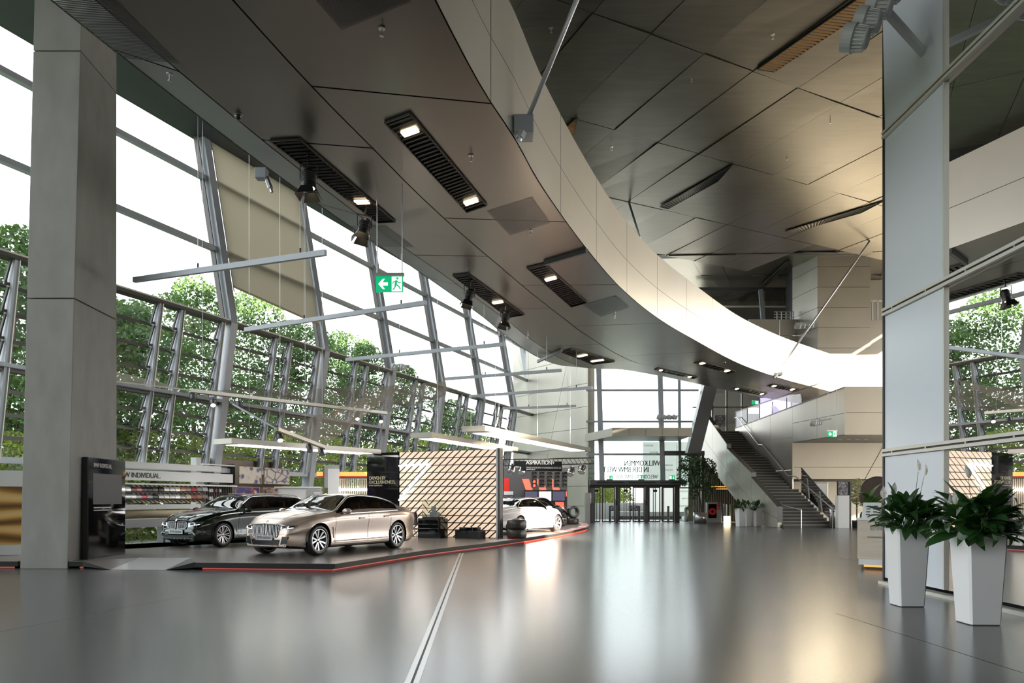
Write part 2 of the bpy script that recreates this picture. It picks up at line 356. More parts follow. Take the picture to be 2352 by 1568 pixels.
for i in range(-4, 6):
    s0 = i*BAY; s1 = (i+1)*BAY if i < 5 else SEND
    L = s1-s0
    # upper glazing and its transoms
    for za, zb in ((ZK, 10.05), (10.05, 12.55), (12.55, ZR)):
        mb = MB(); mb.quad(FP(s0+.12, za), FP(s1-.12, za), FP(s1-.12, zb), FP(s0+.12, zb)); mb.add('upper_pane', 'glass', wl)
    for z, h in ((10.05, 0.16), (12.55, 0.16)):
        MB().bar(FP(s0+.16, z, -.12), FP(s1-.16, z, -.12), 0.2, h).add('transom', 'steel', wl)
    MB().bar(FP(s0+.16, ZK, -.14), FP(s1-.16, ZK, -.14), 0.34, 0.10).add('transom', 'frame', wl)
    MB().bar(FP(s0+.16, ZK+.07, -.2), FP(s1-.16, ZK+.07, -.2), 0.24, 0.05).add('transom', 'steellight', wl)
    MB().bar(FP(s0+.16, ZL, -.18), FP(s1-.16, ZL, -.18), 0.40, 0.10).add('walkway', 'steel', wl)
    MB().bar(FP(s0+.16, ZL-.10, -.10), FP(s1-.16, ZL-.10, -.10), 0.24, 0.08).add('walkway', 'frame', wl)
    MB().bar(FP(s0+.16, ZB, -.10), FP(s1-.16, ZB, -.10), 0.30, 0.16).add('transom', 'steel', wl)
    if i == 5:
        for z0, z1 in ((ZB, ZL), (ZL, ZK)):
            mb = MB(); mb.quad(FP(s0+.12, z0), FP(s1-.12, z0), FP(s1-.12, z1), FP(s0+.12, z1)); mb.add('pane', 'glass', wl)
        mb = MB(); mb.quad(FP(s0+.12, 0), FP(s1-.12, 0), FP(s1-.12, ZB), FP(s0+.12, ZB)); mb.add('pane', 'glasslow', wl)
        continue
    cols = [0.06, 0.43, 0.59, 0.92]
    for c in (0.43, 0.59, 0.92):
        sc = s0+c*L
        mb = MB()
        mb.hexa([FP(sc-.05, ZB, -.24), FP(sc+.05, ZB, -.24), FP(sc+.05, ZB, -.04), FP(sc-.05, ZB, -.04), FP(sc-.05, ZK, -.24), FP(sc+.05, ZK, -.24), FP(sc+.05, ZK, -.04), FP(sc-.05, ZK, -.04)])
        mb.add('thin_mullion', 'steel', wl)
        mb = MB(); mb.hexa([FP(sc+.05, ZB, -.28), FP(sc+.075, ZB, -.28), FP(sc+.075, ZB, -.04), FP(sc+.05, ZB, -.04), FP(sc+.05, ZK, -.28), FP(sc+.075, ZK, -.28), FP(sc+.075, ZK, -.04), FP(sc+.05, ZK, -.04)])
        mb.add('edge_strip', 'steellight', wl)
        # opening struts beside it
        mb = MB()
        for rr in (rows_hi, rows_lo):
            for k in range(4):
                mb.bar(FP(sc-.13, rr[k]+.05, -.06), FP(sc-.10, rr[k+1]-.06, -.16), 0.05, 0.05)
                mb.bar(FP(sc-.16, rr[k]+.02, -.08), FP(sc+.02, rr[k]+.02, -.14), 0.05, 0.07)
        mb.add('strut', 'frame', wl)
    for c0, c1 in zip(cols[:-1], cols[1:]):
        for rr, t in ((rows_hi, 0.10), (rows_lo, 0.16)):
            for k in range(4):
                pane(s0+c0*L+.05, s0+c1*L-.05, rr[k]+.02, rr[k+1]-.04, t)
    MB().quad(FP(s0+.12, 0), FP(s1-.12, 0), FP(s1-.12, ZB), FP(s0+.12, ZB)).add('pane', 'glasslow', wl)
    MB().bar(FP(s0+.16, 1.05, -.05), FP(s1-.16, 1.05, -.05), 0.12, 0.10).add('transom', 'steel', wl)
# ------------------------------------------------------------------ roof: dark slab, metal panels below it
cl = sroot('ceiling')
ZC = 15.5
e0, e1 = FP(-40, ZR, .15), FP(SEND, ZR, .15)
q0, q1 = FP(-40, ZR, -2.6), FP(SEND+1, ZR, -2.6)
mb = MB(); mb.hexa([e0, e1, q1, q0, e0+Vector((0, 0, .5)), e1+Vector((0, 0, .5)), q1+Vector((0, 0, 1.9)), q0+Vector((0, 0, 1.9))])
mb.add('eaves', 'eaves', cl)
mb = MB(); mb.hexa([q0+Vector((0, 0, .1)), q1+Vector((0, 0, .1)), q1+Vector((.8, -.3, 1.6)), q0+Vector((.8, -.3, 1.6)), q0+Vector((0, 0, 1.9)), q1+Vector((0, 0, 1.9)), q1+Vector((.8, -.3, 1.9)), q0+Vector((.8, -.3, 1.9))])
mb.add('eaves', 'eaves', cl)
MB().prism([(q0.x, q0.y), (33, q0.y), (33, 43.8), (1.0, 46.5), (q1.x-3, 50), ], ZC+0.06, ZC+0.5).add('roof_slab', 'dark', cl)
C = ZC-H
def CPt(a, b):        # panel lattice: a counts the long seams, b the cross seams
    X0, Y0 = 0.570*C, 2.2*C
    # cross seam b passes (X0, Y0 + b*.45C) with dX/dY 1.8 ; long seam a with dX/dY -.42
    xa = X0+a*0.163*C; yb = 2.284*C+b*0.45*C
    # solve x = xa -.42 (y - Y0) ; y = yb + (x - X0)/1.8
    y = (yb+(xa+.42*Y0-X0)/1.8)/(1+.42/1.8); return Vector((xa-.42*(y-Y0), y, ZC))
for a in range(-13, 16):
    for b in range(-6, 4):
        p = [CPt(a, b), CPt(a+1, b), CPt(a+1, b+1), CPt(a, b+1)]
        c = sum(p, Vector())/4
        lim = min(min(46.5-(q.x-1)*0.085 for q in p), 46.5)
        if max(q.y for q in p) > lim+3 or c.y > lim or max(q.x for q in p) > 34.5 or min(q.y for q in p) < -14 or c.x < -16: continue
        if c.x < -11.2+.37*(c.y-27)+4.5: continue
        tz = [R.uniform(-.025, .025) for _ in range(4)]
        p = [c+(q-c)*0.9965+(q-c).normalized()*-0.012 for q in p]
        for q, t in zip(p, tz): q.z += t-0.02
        MB().slab([q for q in p], (0, 0, .04)).add('panel', 'ceilmetal', cl)
def grille(name, quad, z, n, parent, mslat='slat', lamps=(), depth=0.03, drop=0.016):      # quad: four pixels, slats run from edge 0-1 to edge 3-2
    p = [G(x, y, z) for x, y in quad]; dz = Vector((0, 0, -drop))
    g = MB().slab([q+dz*.3 for q in p], (0, 0, .02)).add(name, 'black', parent)
    mb = MB()
    for k in range(4): mb.bar(p[k]+dz, p[(k+1) % 4]+dz, 0.025, 0.03)
    mb.add('grille_frame', 'frame', g if parent else None)
    for k in range(n):
        t = (k+.5)/n; a = p[0].lerp(p[3], t)+dz; b = p[1].lerp(p[2], t)+dz
        run = (p[3]-p[0]).normalized(); w = (p[3]-p[0]).length/n*0.9
        e = Vector((0, 0, -depth))
        MB().hexa([a+e, b+e, b+e+run*.008, a+e+run*.008, a+run*w*.35, b+run*w*.35, b+run*(w*.35+.008), a+run*(w*.35+.008)]).add('slat', mslat, g)
    for t in lamps:
        a = p[0].lerp(p[3], t); b = p[1].lerp(p[2], t)
        run = (p[3]-p[0]).normalized()*0.09
        c0, c1 = a.lerp(b, .22)+Vector((0, 0, -.028)), a.lerp(b, .82)+Vector((0, 0, -.028))
        MB().hexa([c0-run, c1-run, c1+run, c0+run, c0-run+Vector((0, 0, .02)), c1-run+Vector((0, 0, .02)), c1+run+Vector((0, 0, .02)), c0+run+Vector((0, 0, .02))]).add('downlight', 'warmlight', g)
    return g
ZCp = ZC-0.06
grille('louvre_strip', ((1740, 158), (1778, 164), (2085, -40), (2030, -46)), ZCp, 34, cl, 'copperslat', drop=.02)
grille('louvre_strip', ((1516, 474), (1534, 479), (1650, 415), (1684, 376)), ZCp, 26, cl, 'slat', drop=.02)
grille('louvre_strip', ((1803, 530), (1822, 532), (1978, 488), (2032, 460)), ZCp, 26, cl, 'slat', drop=.02)
grille('louvre_strip', ((1290, 300), (1316, 312), (1327, 270), (1322, 272)), ZCp, 9, cl, 'copperslat', drop=.02)
# rear part of the roof: climbs, then runs level to the gallery windows
for (a, za), (b, zb), n in (((45.2, 15.45), (52, 18.0), 1), ((52, 18.0), (70, 18.2), 3)):
    for k in range(n):
        ya = a+(b-a)*k/n; yb = a+(b-a)*(k+1)/n; z0 = za+(zb-za)*k/n; z1 = za+(zb-za)*(k+1)/n
        for j in range(17):
            x0 = 4+j*1.9; sh = -1.2 if n == 1 else 2.4
            of = 0 if n == 1 else 1.2-2.4*0+sh*k-1.2*2
            if n == 1: p = [Vector((x0+1.2, ya-(x0-1)*.05, z0)), Vector((x0+3.08, ya-(x0+.9)*.05, z0)), Vector((x0+1.88, yb, z1)), Vector((x0, yb, z1))]
            else: p = [Vector((x0+sh*k, ya, z0)), Vector((x0+1.88+sh*k, ya, z0)), Vector((x0+1.88+sh*(k+1), yb-.03, z1)), Vector((x0+sh*(k+1), yb-.03, z1))]
            for q in p: q.z += R.uniform(-.06, .06)
            MB().slab(p, (0, 0, .04)).add('panel', 'ceilmetal', cl)
MB().box(3, 40, 44.6, 70, 18.6, 18.9).add('roof_slab', 'dark', cl)
grille('louvre_strip', ((1740, 662), (1752, 664), (1816, 600), (1808, 600)), 17.9, 14, cl, 'slat', drop=.02)
# ------------------------------------------------------------------ concrete column
fl, frr, br = G(46, 1306), G(155, 1306), Vector((-9.62, 19.0, 0))
cz = 14.6
def colpt(k, t):
    P0 = [G(46, 1306), G(155, 1306)]
    a = P0[0]; b = P0[1]
    dX = 0.37*t
    fr_ = [a+Vector((dX, 0, 0)), b+Vector((dX, 0, 0))]
    kx = (268-CX)/F; xr = fr_[1].x-.11; yb = xr/kx
    back = [Vector((xr, yb, 0)), Vector((fr_[0].x, yb, 0))]
    q = (fr_+back)[k].copy(); q.z = cz*t; return q
co = thing('concrete_column', 'tall square grey concrete column standing beside the black information kiosk', 'column', (colpt(0, 0)+colpt(2, 0))/2)
def lift(t0, t1, name):
    mb = MB(); p = [colpt(k, t0) for k in range(4)]+[colpt(k, t1) for k in range(4)]
    mb.hexa(p); return mb.add(name, 'concrete', co, bevel=0.012)
lift(0.0, 0.398, 'pour'); lift(0.3995, 0.763, 'pour'); lift(0.7645, 1.0, 'pour')
# ------------------------------------------------------------------ bridge overhead
ZD = 8.0; FH = 2.25
br = thing('footbridge', 'long curved footbridge overhead with metal soffit and pale panelled side', 'bridge', (0, 20, ZD))
RE = [(850, -330), (930, -150), (1000, 0), (1105, 199), (1185, 322), (1246, 431), (1348, 572), (1431, 666), (1513, 732), (1594, 780), (1692, 832), (1782, 865), (1858, 886), (1957, 911), (2032, 928), (2110, 946), (2200, 962)]
LE = [(-330, -330), (-120, -150), (70, 0), (266, 151), (446, 287), (560, 371), (758, 509), (864, 578), (960, 639), (1105, 738), (1162, 783), (1235, 830), (1300, 851), (1380, 851), (1514, 872), (1606, 891), (1720, 914), (1818, 929), (1930, 943), (2032, 952), (2160, 966)]
RP = [G(x, y, ZD) for x, y in RE]; LP = [G(x, y, ZD) for x, y in LE]
def resample(P, n):
    pts = [crom(P, i*(len(P)-1)/(12*len(P))) for i in range(12*len(P)+1)]
    d = [0]
    for a, b in zip(pts[:-1], pts[1:]): d.append(d[-1]+(b-a).length)
    out = []
    for k in range(n+1):
        t = d[-1]*k/n; i = max(j for j in range(len(d)) if d[j] <= t+1e-9); i = min(i, len(pts)-2)
        out.append(pts[i].lerp(pts[i+1], (t-d[i])/max(1e-9, d[i+1]-d[i])))
    return out
NB = 96
RS, LS = resample(RP, NB), resample(LP, NB)
def BP(s, t, dz=0.0):      # s 0..NB along, t 0 left .. 1 right
    i = min(max(int(s), 0), NB-1); f = s-i
    l = LS[i].lerp(LS[i+1], f); r = RS[i].lerp(RS[i+1], f); q = l.lerp(r, t)
    return Vector((q.x, q.y, ZD+dz))
cuts_t = [0.0, 0.16, 0.50, 1.0]
soff = [0.05, 0.0, 0.0, 0.0]
TJ = [list(range(0, NB, 12))+[NB], list(range(0, NB, 8))+[NB], list(range(4, NB, 8))]
for row in range(3):
    js = [0, 6, 14, 22, 30, 39, 48, 57, 66, 75, 84, 90, NB] if row != 1 else [0, 9, 18, 26, 35, 44, 52, 61, 70, 80, 88, NB]
    for a, b in zip(js[:-1], js[1:]):
        mb = MB(); t0, t1 = cuts_t[row], cuts_t[row+1]; N = b-a
        pad = 0.0025
        for k in range(N):
            s0, s1 = a+k+(0.03 if k == 0 else 0), a+k+1-(0.03 if k == N-1 else 0)
            # panel edge shear gives the raking joints
            sh = lambda t: (t-.5)*2.2
            z0 = 0.10 if row == 0 else 0.0
            def pt(s, t): return BP(min(max(s+sh(t), 0), NB), t, (0.22*(0.16-t)/0.16 if t < 0.16 else 0))
            mb.quad(pt(s0, t0+pad), pt(s1, t0+pad), pt(s1, t1-pad), pt(s0, t1-pad))
        mb.add('soffit_panel', 'bridgerim' if row == 0 else 'bridgemetal', br, smooth=False)
mb = MB()
for k in range(NB):
    mb.quad(BP(k, 0.003, .26), BP(k+1, 0.003, .26), BP(k+1, 0.16, .03), BP(k, 0.16, .03))
    mb.quad(BP(k, 0.16, .03), BP(k+1, 0.16, .03), BP(k+1, 0.999, .03), BP(k, 0.999, .03))
    mb.quad(BP(k, 0.003, .26), BP(k, 0.0, FH*.9), BP(k+1, 0.0, FH*.9), BP(k+1, 0.003, .26))
    mb.quad(BP(k, 0.0, 1.2), BP(k, 1.0, 1.2), BP(k+1, 1.0, 1.2), BP(k+1, 0.0, 1.2))
mb.add('deck', 'dark', br)
mb = MB()
for k in range(NB): mb.quad(BP(k, -.004, .22), BP(k, -.004, FH*.9), BP(k+1, -.004, FH*.9), BP(k+1, -.004, .22))
mb.add('outer_side', 'fascia', br)
# pale fascia panels, two courses
fj = [0, 7, 14.3, 19.5, 24.6, 29.7, 34.6, 39.5, 44.4, 49.3, 54.2, 59.1, 64, 69, 74, 80, 86, NB]
for a, b in zip(fj[:-1], fj[1:]):
    for z0, z1, kx in ((0.0, 1.04, 0), (1.055, FH, 1)):
        mb = MB(); N = max(2, int((b-a)*1.2))
        for k in range(N):
            s0 = a+(b-a)*k/N+(0.02 if k == 0 else 0); s1 = a+(b-a)*(k+1)/N-(0.02 if k == N-1 else 0)
            mb.quad(BP(s0, 1.002, z0), BP(s1, 1.002, z0), BP(s1, 1.002, z1), BP(s0, 1.002, z1))
        mb.add('side_panel', 'fascia', br, smooth=True)
mb = MB()
for k in range(NB): mb.quad(BP(k, 0.999, 0.02), BP(k+1, 0.999, 0.02), BP(k+1, 0.999, FH-.02), BP(k, 0.999, FH-.02)); mb.quad(BP(k, 0.985, FH), BP(k+1, 0.985, FH), BP(k+1, 1.002, FH), BP(k, 1.002, FH))
mb.add('side_core', 'dark', br)
# louvre strips and perforated plates let into the soffit
ZG = ZD-0.012
grille('louvre_strip', ((622, 322), (688, 318), (908, 508), (868, 510)), ZG, 30, br, 'slat', (0.70,))
grille('louvre_strip', ((884, 280), (942, 259), (1118, 470), (1072, 486)), ZG, 30, br, 'slat', (0.12, 0.90))
grille('louvre_strip', ((1040, 632), (1075, 628), (1204, 722), (1166, 728)), ZG, 26, br, 'slat', (0.62,))
grille('louvre_strip', ((1210, 614), (1250, 604), (1348, 694), (1312, 704)), ZG, 24, br, 'slat', (0.30,))
grille('louvre_strip', ((1290, 808), (1312, 800), (1412, 830), (1362, 836)), ZG, 14, br, 'slat', (0.40, 0.80))
for q, n in ((((1503, 849), (1510, 845), (1602, 866), (1592, 869)), (0.12, 0.85)), (((1594, 833), (1612, 829), (1690, 852), (1672, 857)), (0.12, 0.85)), (((1680, 893), (1690, 889), (1762, 903), (1752, 908)), (0.1, 0.9)), (((1762, 886), (1775, 882), (1836, 893), (1822, 898)), (0.15, 0.85)), (((1845, 926), (1855, 922), (1880, 926), (1868, 931)), (0.5,)), (((1918, 919), (1928, 914), (1985, 923), (1972, 928)), (0.1, 0.9))):
    grille('louvre_strip', q, ZG, 8, br, 'slat', n, depth=.05)
def perf(quad, n, z=ZG, m='black', parent=br):
    p = [G(x, y, z) for x, y in quad]; mb = MB()
    for k in range(n):
        t0, t1 = (k+.22)/n, (k+.78)/n
        mb.quad(p[0].lerp(p[3], t0), p[1].lerp(p[2], t0), p[1].lerp(p[2], t1), p[0].lerp(p[3], t1))
    return mb.add('slotted_plate', m, parent)
perf(((118, 3), (250, -12), (412, 146), (280, 133)), 40, m='darksteel')
perf(((700, -28), (840, -60), (945, 4), (785, 70)), 36)
perf(((1118, 486), (1222, 453), (1264, 512), (1172, 541)), 40)
perf(((1338, 700), (1414, 680), (1446, 706), (1380, 728)), 24)
perf(((800, 518), (884, 518), (952, 568), (868, 566)), 26)
# steel tracks under the soffit
for a, b in (((1252, 604), (1348, 576)), ((1235, 830), (1290, 804))):
    MB().bar(G(*a, ZD-.06), G(*b, ZD-.06), 0.10, 0.12).add('track', 'darksteel', br)
# ------------------------------------------------------------------ hanger rods of the bridge
for px, py, top, w in ((1207, 285, (1330, -10), 1.0), (1788, 852, (1998, 553), 1.0), (1470, 560, (1448, 468), .8)):
    Yb = 14.0 if px == 1207 else (41.5 if px == 1788 else 25.0)
    p = D(px, py, Yb)
    if px == 1470: q = G(1445, 466, ZC); p = D(1470, 545, q.y-2.0)
    else:
        q = G(*top, ZC) if px == 1788 else D(1335, -25, 14.0)
    h = thing('hanger_rod', {1207: 'thick steel rod with square bracket holding the near bend of the bridge', 1788: 'long slanting steel rod with bracket holding the sunlit part of the bridge', 1470: 'short steel rod rising to the roof behind the bridge parapet'}[px], 'rod', p)
    d = (q-p).normalized()
    MB().tube(p, q+d*(2.4 if px == 1207 else 0.2), 0.045 if px == 1207 else 0.05, n=12).add('rod', 'aluminium', h, smooth=True)
    if px != 1470:
        k = 0.26 if px == 1207 else 0.36
        MB().box(p.x-k*.8, p.x+k*.55, p.y-k*.2, p.y+k*1.4, p.z-k*.62, p.z+k*.62).add('bracket', 'steel', h, bevel=.01)
        MB().tube(p-d*k*.55, p-d*k*1.0, k*.34, n=6).tube(p-d*k*.9, p-d*k*1.25, k*.2, n=12).add('nut', 'aluminium', h)
# ------------------------------------------------------------------ white glass wall on the right, with clear panes
wr = sroot('wall_right'); WX = 6.62
ye, yc = WX*F/(2031-CX), WX*F/(2168-CX)
rails = [(1040, 0), (718, 0), (312, 0)]
rz = [0.06]+[D(2033, y, ye).z for y, _ in rails]+[13.2]
for k in range(4):
    z0, z1 = rz[k]+(0.07 if k else 0.05), rz[k+1]-0.07
    lean = 0.10 if k == 3 else 0.0
    MB().hexa([(WX, yc+.02, z0), (WX, ye-.02, z0), (WX+.08, ye-.02, z0), (WX+.08, yc+.02, z0), (WX-lean*0, yc+.02, z1), (WX-lean, ye-.02, z1), (WX+.08, ye-.02, z1), (WX+.08, yc+.02, z1)]).add('white_panel', 'whiteglass', wr, bevel=.006)
    ys = [yc-.02, yc-2.5, yc-5.0, yc-7.5]
    for a, b in zip(ys[:-1], ys[1:]):
        MB().quad((WX+.03, a, z0), (WX+.03, a, z1), (WX+.03, b+.03, z1), (WX+.03, b+.03, z0)).add('pane', 'glassdark', wr)
    MB().box(WX-.01, WX+.03, yc-.02, yc+.02, z0, z1).add('joint_strip', 'steellight', wr)
    for b in ys[1:]: MB().box(WX+.0, WX+.04, b-.012, b+.012, z0, z1).add('joint_strip', 'darksteel', wr)
for z in rz[1:4]:
    MB().box(WX-.05, WX+.08, yc-7.5, ye, z+.015, z+.065).add('rail', 'steellight', wr)
    MB().box(WX-.05, WX+.08, yc-7.5, ye, z-.065, z-.015).add('rail', 'steellight', wr)
    MB().box(WX-.02, WX+.08, yc-7.5, ye, z-.02, z+.02).add('rail', 'black', wr)
    for k in range(9): MB().box(WX-.052, WX-.02, ye-.4-k*1.1, ye-.36-k*1.1, z-.02, z+.02).add('clip', 'satin', wr)
MB().box(WX-.10, WX+.10, yc-7.5, ye+.02, 0, .05).add('sill', 'steellight', wr)
MB().box(WX-.02, WX+.10, ye-.02, ye+.03, 0, 13.2).add('edge_trim', 'black', wr)
# dark room behind the glass
bx = sroot('wall_room')
MB().box(WX+.1, 16, ye-.25, ye-.05, 0, 13.3).add('partition', 'lightgrey', bx)
MB().box(15.8, 16, -12, ye, 0, 13.3).add('back_wall', 'darksteel', bx)
MB().box(WX, 16, -12, ye, 13.2, 13.4).add('room_ceiling', 'darksteel', bx)
MB().box(WX+.1, 15.8, -12, ye-.2, 4.7, 4.9).add('room_floor', 'darksteel', bx)
MB().box(WX, 16, -12.2, -12, 0, 13.3).add('partition', 'darksteel', bx)
for yy in (yc-1.1, yc-3.6): 
    MB().tube((WX+.7, yy, 0), (WX+.7, yy, 13.2), .06, n=10).add('post', 'satin', bx)
# far right: unseen wall added to block and shape the sun
wf = sroot('wall_sun_block')
MB().box(45.5, 46, -15, 70, 8.5, 12.3).add('band', 'wallpanel', wf); 
for y0, y1, z0, z1 in ((-15, -4, 12.3, 19.5), (-4, 1.5, 12.3, 14.6), (-4, 1.5, 16.5, 19.5), (1.5, 12, 12.3, 19.5), (12, 20, 12.3, 19.0), (20, 25, 12.3, 18.0), (25, 30, 12.3, 17.0)): MB().box(45.5, 46, y0, y1, z0, z1).add('sun_baffle', 'wallpanel', wf)  # raised blocks and a gap, placed to steer where sun falls
for k in range(9): MB().box(45.6, 45.9, -15+k*10, -14.6+k*10, -.3, 8.5).add('post', 'steel', wf)
wfr = sroot('wall_light_block')  # unseen wall added behind the camera to cut and warm frontal light
for k in range(12):
    for j in range(4): MB().box(-30+k*6.3+.02, -23.7+k*6.3-.02, -16.3, -16, j*3.9+.02, j*3.9+3.88).add('panel', 'beigepanel', wfr)
# ------------------------------------------------------------------ panelled end wall left of the entrance
we = sroot('wall_end')
pe0, pe1 = FP(SEND, 6, -.1), D(1350, 1197, 50.6)
EF = Fr((pe0.x-.4, pe0.y), (pe1.x, pe1.y))
MB().fbox(EF, -1.6, EF.L, -.5, -.06, 0, 16).add('core', 'dark', we)
MB().fbox(EF, EF.L, EF.L+.03, -.55, .02, 0, 16).add('end_cap', 'wallpanel', we)
zs = [0.02, 1.05, 2.35, 3.6, 4.85, 6.1, 7.5, 9.0, 10.8, 13, 16]
for k in range(len(zs)-1):
    # raking joint: each course is cut by a slanting seam
    for part in range(2):
        zc0, zc1 = zs[k]+.012, zs[k+1]-.012
        c0 = EF.L*.16+zs[k]*.36 % (EF.L*.55); c1 = c0+(zs[k+1]-zs[k])*.36
        a0, a1, a2, a3 = (-1.6, c0-.012, c1-.012, -1.6) if part == 0 else (c0+.012, EF.L-.01, EF.L-.01, c1+.012)
        MB().slab([EF.P(a0, 0, zc0), EF.P(a1, 0, zc0), EF.P(a2, 0, zc1), EF.P(a3, 0, zc1)], EF.P(0, -.05, 0)-EF.P(0, 0, 0)).add('panel', 'wallpanel', we)
# ------------------------------------------------------------------ entrance: doors, header, glazing
YE = 50.6
xl, xr = D(1352, 0, YE).x, D(1612, 0, YE).x
X = lambda px: D(px, 0, YE).x
Z = lambda py: D(0, py, YE).z
wb = sroot('wall_back')
for a, b, m in ((1384, 1384, 0),):
    pass
for px0, px1 in ((1346, 1381), (1384, 1518), (1524, 1608)):
    for y0, y1 in ((1103, 1044), (1042, 969), (967, 897), (895, 800)):
        MB().quad((X(px0), YE, Z(y0)), (X(px1), YE, Z(y0)), (X(px1), YE, Z(y1)), (X(px0), YE, Z(y1))).add('pane', 'glassgreen' if y0 > 1000 else 'glass', wb)
for px, lean in ((1382.5, -.28), (1521, -.22), (1560, -.05)):
    w = .16 if px < 1550 else .09
    MB().hexa([(X(px)-w, YE-.25, Z(1110)), (X(px)+w, YE-.25, Z(1110)), (X(px)+w, YE+.02, Z(1110)), (X(px)-w, YE+.02, Z(1110)), (X(px)-w+lean, YE-.25, 11.6), (X(px)+w+lean, YE-.25, 11.6), (X(px)+w+lean, YE+.02, 11.6), (X(px)-w+lean, YE+.02, 11.6)]).add('mullion', 'steel', wb)
for py in (1043, 968, 896): MB().box(X(1346), X(1604), YE-.12, YE+.04, Z(py)-.06, Z(py)+.06).add('transom', 'steel', wb)
zt, zh = Z(1118), Z(1103)
MB().box(X(1352), X(1568), YE-1.1, YE+.1, zt+.12, zh).add('header', 'darksteel', wb)
for a, b in ((1367, 1428), (1438, 1498), (1509, 1566)):
    MB().box(X(a), X(b), YE-1.18, YE-1.1, zt+.22, zh-.12).add('header_grille', 'black', wb)
    MB().box(X(a)-.03, X(b)+.03, YE-1.15, YE-1.1, zt+.14, zt+.22).add('header_lip', 'darksteel', wb)
MB().box(X(1352), X(1560), YE-.5, YE+.1, zt, zt+.14).add('header', 'frame', wb)
for n, (a, b) in enumerate(((1354, 1378), (1381, 1411), (1420, 1447), (1452, 1479), (1488, 1515), (1519, 1546))):
    d_ = sroot('door_%d' % (n+1))
    x0, x1 = X(a), X(b); yy = YE-.25
    MB().box(x0+.06, x1-.06, yy-.01, yy+.01, .1, zt-.06).add('pane', 'glass', d_)
    mb = MB(); mb.box(x0, x0+.07, yy-.03, yy+.03, .02, zt); mb.box(x1-.07, x1, yy-.03, yy+.03, .02, zt); mb.box(x0+.07, x1-.07, yy-.03, yy+.03, .02, .10); mb.box(x0+.07, x1-.07, yy-.03, yy+.03, zt-.07, zt)
    mb.add('door_frame', 'frame', d_)
    for t in (.62, .8) if n % 2 == 0 else (.2, .38): MB().box(x0+(x1-x0)*t-.02, x0+(x1-x0)*t+.02, yy+.9, yy+.95, .05, zt).add('inner_bar', 'frame', d_)
    if n % 2 == 0: MB().box(x0+.3, x0+.55, yy-.02, yy-.012, zt-.33, zt-.18).add('sticker', 'black', d_)
for a, b in ((1412, 1419), (1480, 1487), (1547, 1558)): MB().box(X(a), X(b), YE-.4, YE+.1, 0, zt).add('door_post', 'frame', wb)
MB().quad((X(1560), YE-.1, .05), (X(1612), YE-.1, .05), (X(1612), YE-.1, Z(1120)), (X(1560), YE-.1, Z(1120))).add('pane', 'glassgreen', wb)
MB().quad((X(1569), YE-.1, Z(1120)), (X(1612), YE-.1, Z(1120)), (X(1612), YE-.1, Z(1045)), (X(1569), YE-.1, Z(1045))).add('pane', 'glassgreen', wb)
MB().box(X(1609), X(1615), YE-.3, YE, 0, Z(1043)).add('mullion', 'darksteel', wb)
MB().box(X(1560), X(1612), YE-.16, YE, Z(1120)-.04, Z(1120)+.04).add('transom', 'darksteel', wb)
MB().box(X(1525), X(1615), YE-.4, YE, Z(1046), Z(1036)).add('transom', 'darksteel', wb)
# lettering on the glass, meant to be read from outside
GT = Fr((xl, YE-.03), (xr, YE-.03))
lt = thing('glass_lettering', 'dark mirrored welcome lettering stuck on the entrance glazing', 'lettering', (X(1450), YE-.03, 2.6))
for s, a, b, c, d_, w in (('WILLKOMMEN', 1434, 1516, 1057, 1069.5, .02), ('IN DER BMW WELT', 1385, 1490, 1072, 1084, .02), ('WELCOME TO BMW WELT.', 1408, 1511, 1090, 1098.5, .015), ('ДОБРО ПОЖАЛОВАТЬ', 1425, 1476, 1028, 1033, 0), ('BENVENUTI.', 1478, 1500, 1021, 1025, .0), ('BINE AȚI VENIT.', 1408, 1436, 1035, 1039, 0), ('BIENVENUE.', 1491, 1512, 1036.5, 1040.5, 0), ('BENVINDO', 1386, 1406, 1053, 1057, 0), ('BIENVENIDE.', 1395, 1417, 1060, 1064, 0), ('VELKOMMEN.', 1526, 1546, 1066, 1070, 0), ('WILLKOM', 1526, 1546, 1077, 1081, 0), ('WITAJ', 1351, 1362, 1074, 1078, 0), ('BIENVENUE', 1352, 1375, 1085, 1089, 0), ('VITA', 1351, 1360, 1096, 1100, 0)):
    ftext(GT, s, a, b, c, d_, 0, 'greytext', lt, mirror=True, weight=w)
for s, a, b, c, d_ in (('HOSGELDINIZ', 1562, 1580, 1126, 1130), ('VÄLKOMMEN.', 1565, 1589, 1142, 1146), ('BIENVENIDOS', 1561, 1586, 1160, 1164), ('TAMU', 1562, 1571, 1184, 1188)):
    ftext(GT, s, a, b, c, d_, .12, 'greytext', lt, mirror=True, weight=0)
for n, px in enumerate((1396, 1467, 1536)):
    e = thing('exit_sign', 'small green exit sign with downward arrow above the %s entrance door pair' % ('first', 'middle', 'last')[n], 'sign', (X(px), YE-1.0, zh), group='exit signs above the doors')
    MB().box(X(px)-.18, X(px)+.18, YE-1.03, YE-1.0, zh+.03, zh+.30).add('panel', 'greensign', e)
    MB().box(X(px)-.16, X(px)-.02, YE-1.035, YE-1.03, zh+.06, zh+.27).add('pictogram', 'whitesign', e)
    MB().slab([(X(px)+.02, YE-1.036, zh+.13), (X(px)+.09, YE-1.036, zh+.05), (X(px)+.16, YE-1.036, zh+.13), (X(px)+.11, YE-1.036, zh+.13), (X(px)+.11, YE-1.036, zh+.26), (X(px)+.07, YE-1.036, zh+.26), (X(px)+.07, YE-1.036, zh+.13)], (0, .004, 0)).add('arrow', 'whitesign', e)
    MB().box(X(px)-.2, X(px)+.2, YE-1.06, YE-.97, zh, zh+.03).add('foot', 'dark', e)
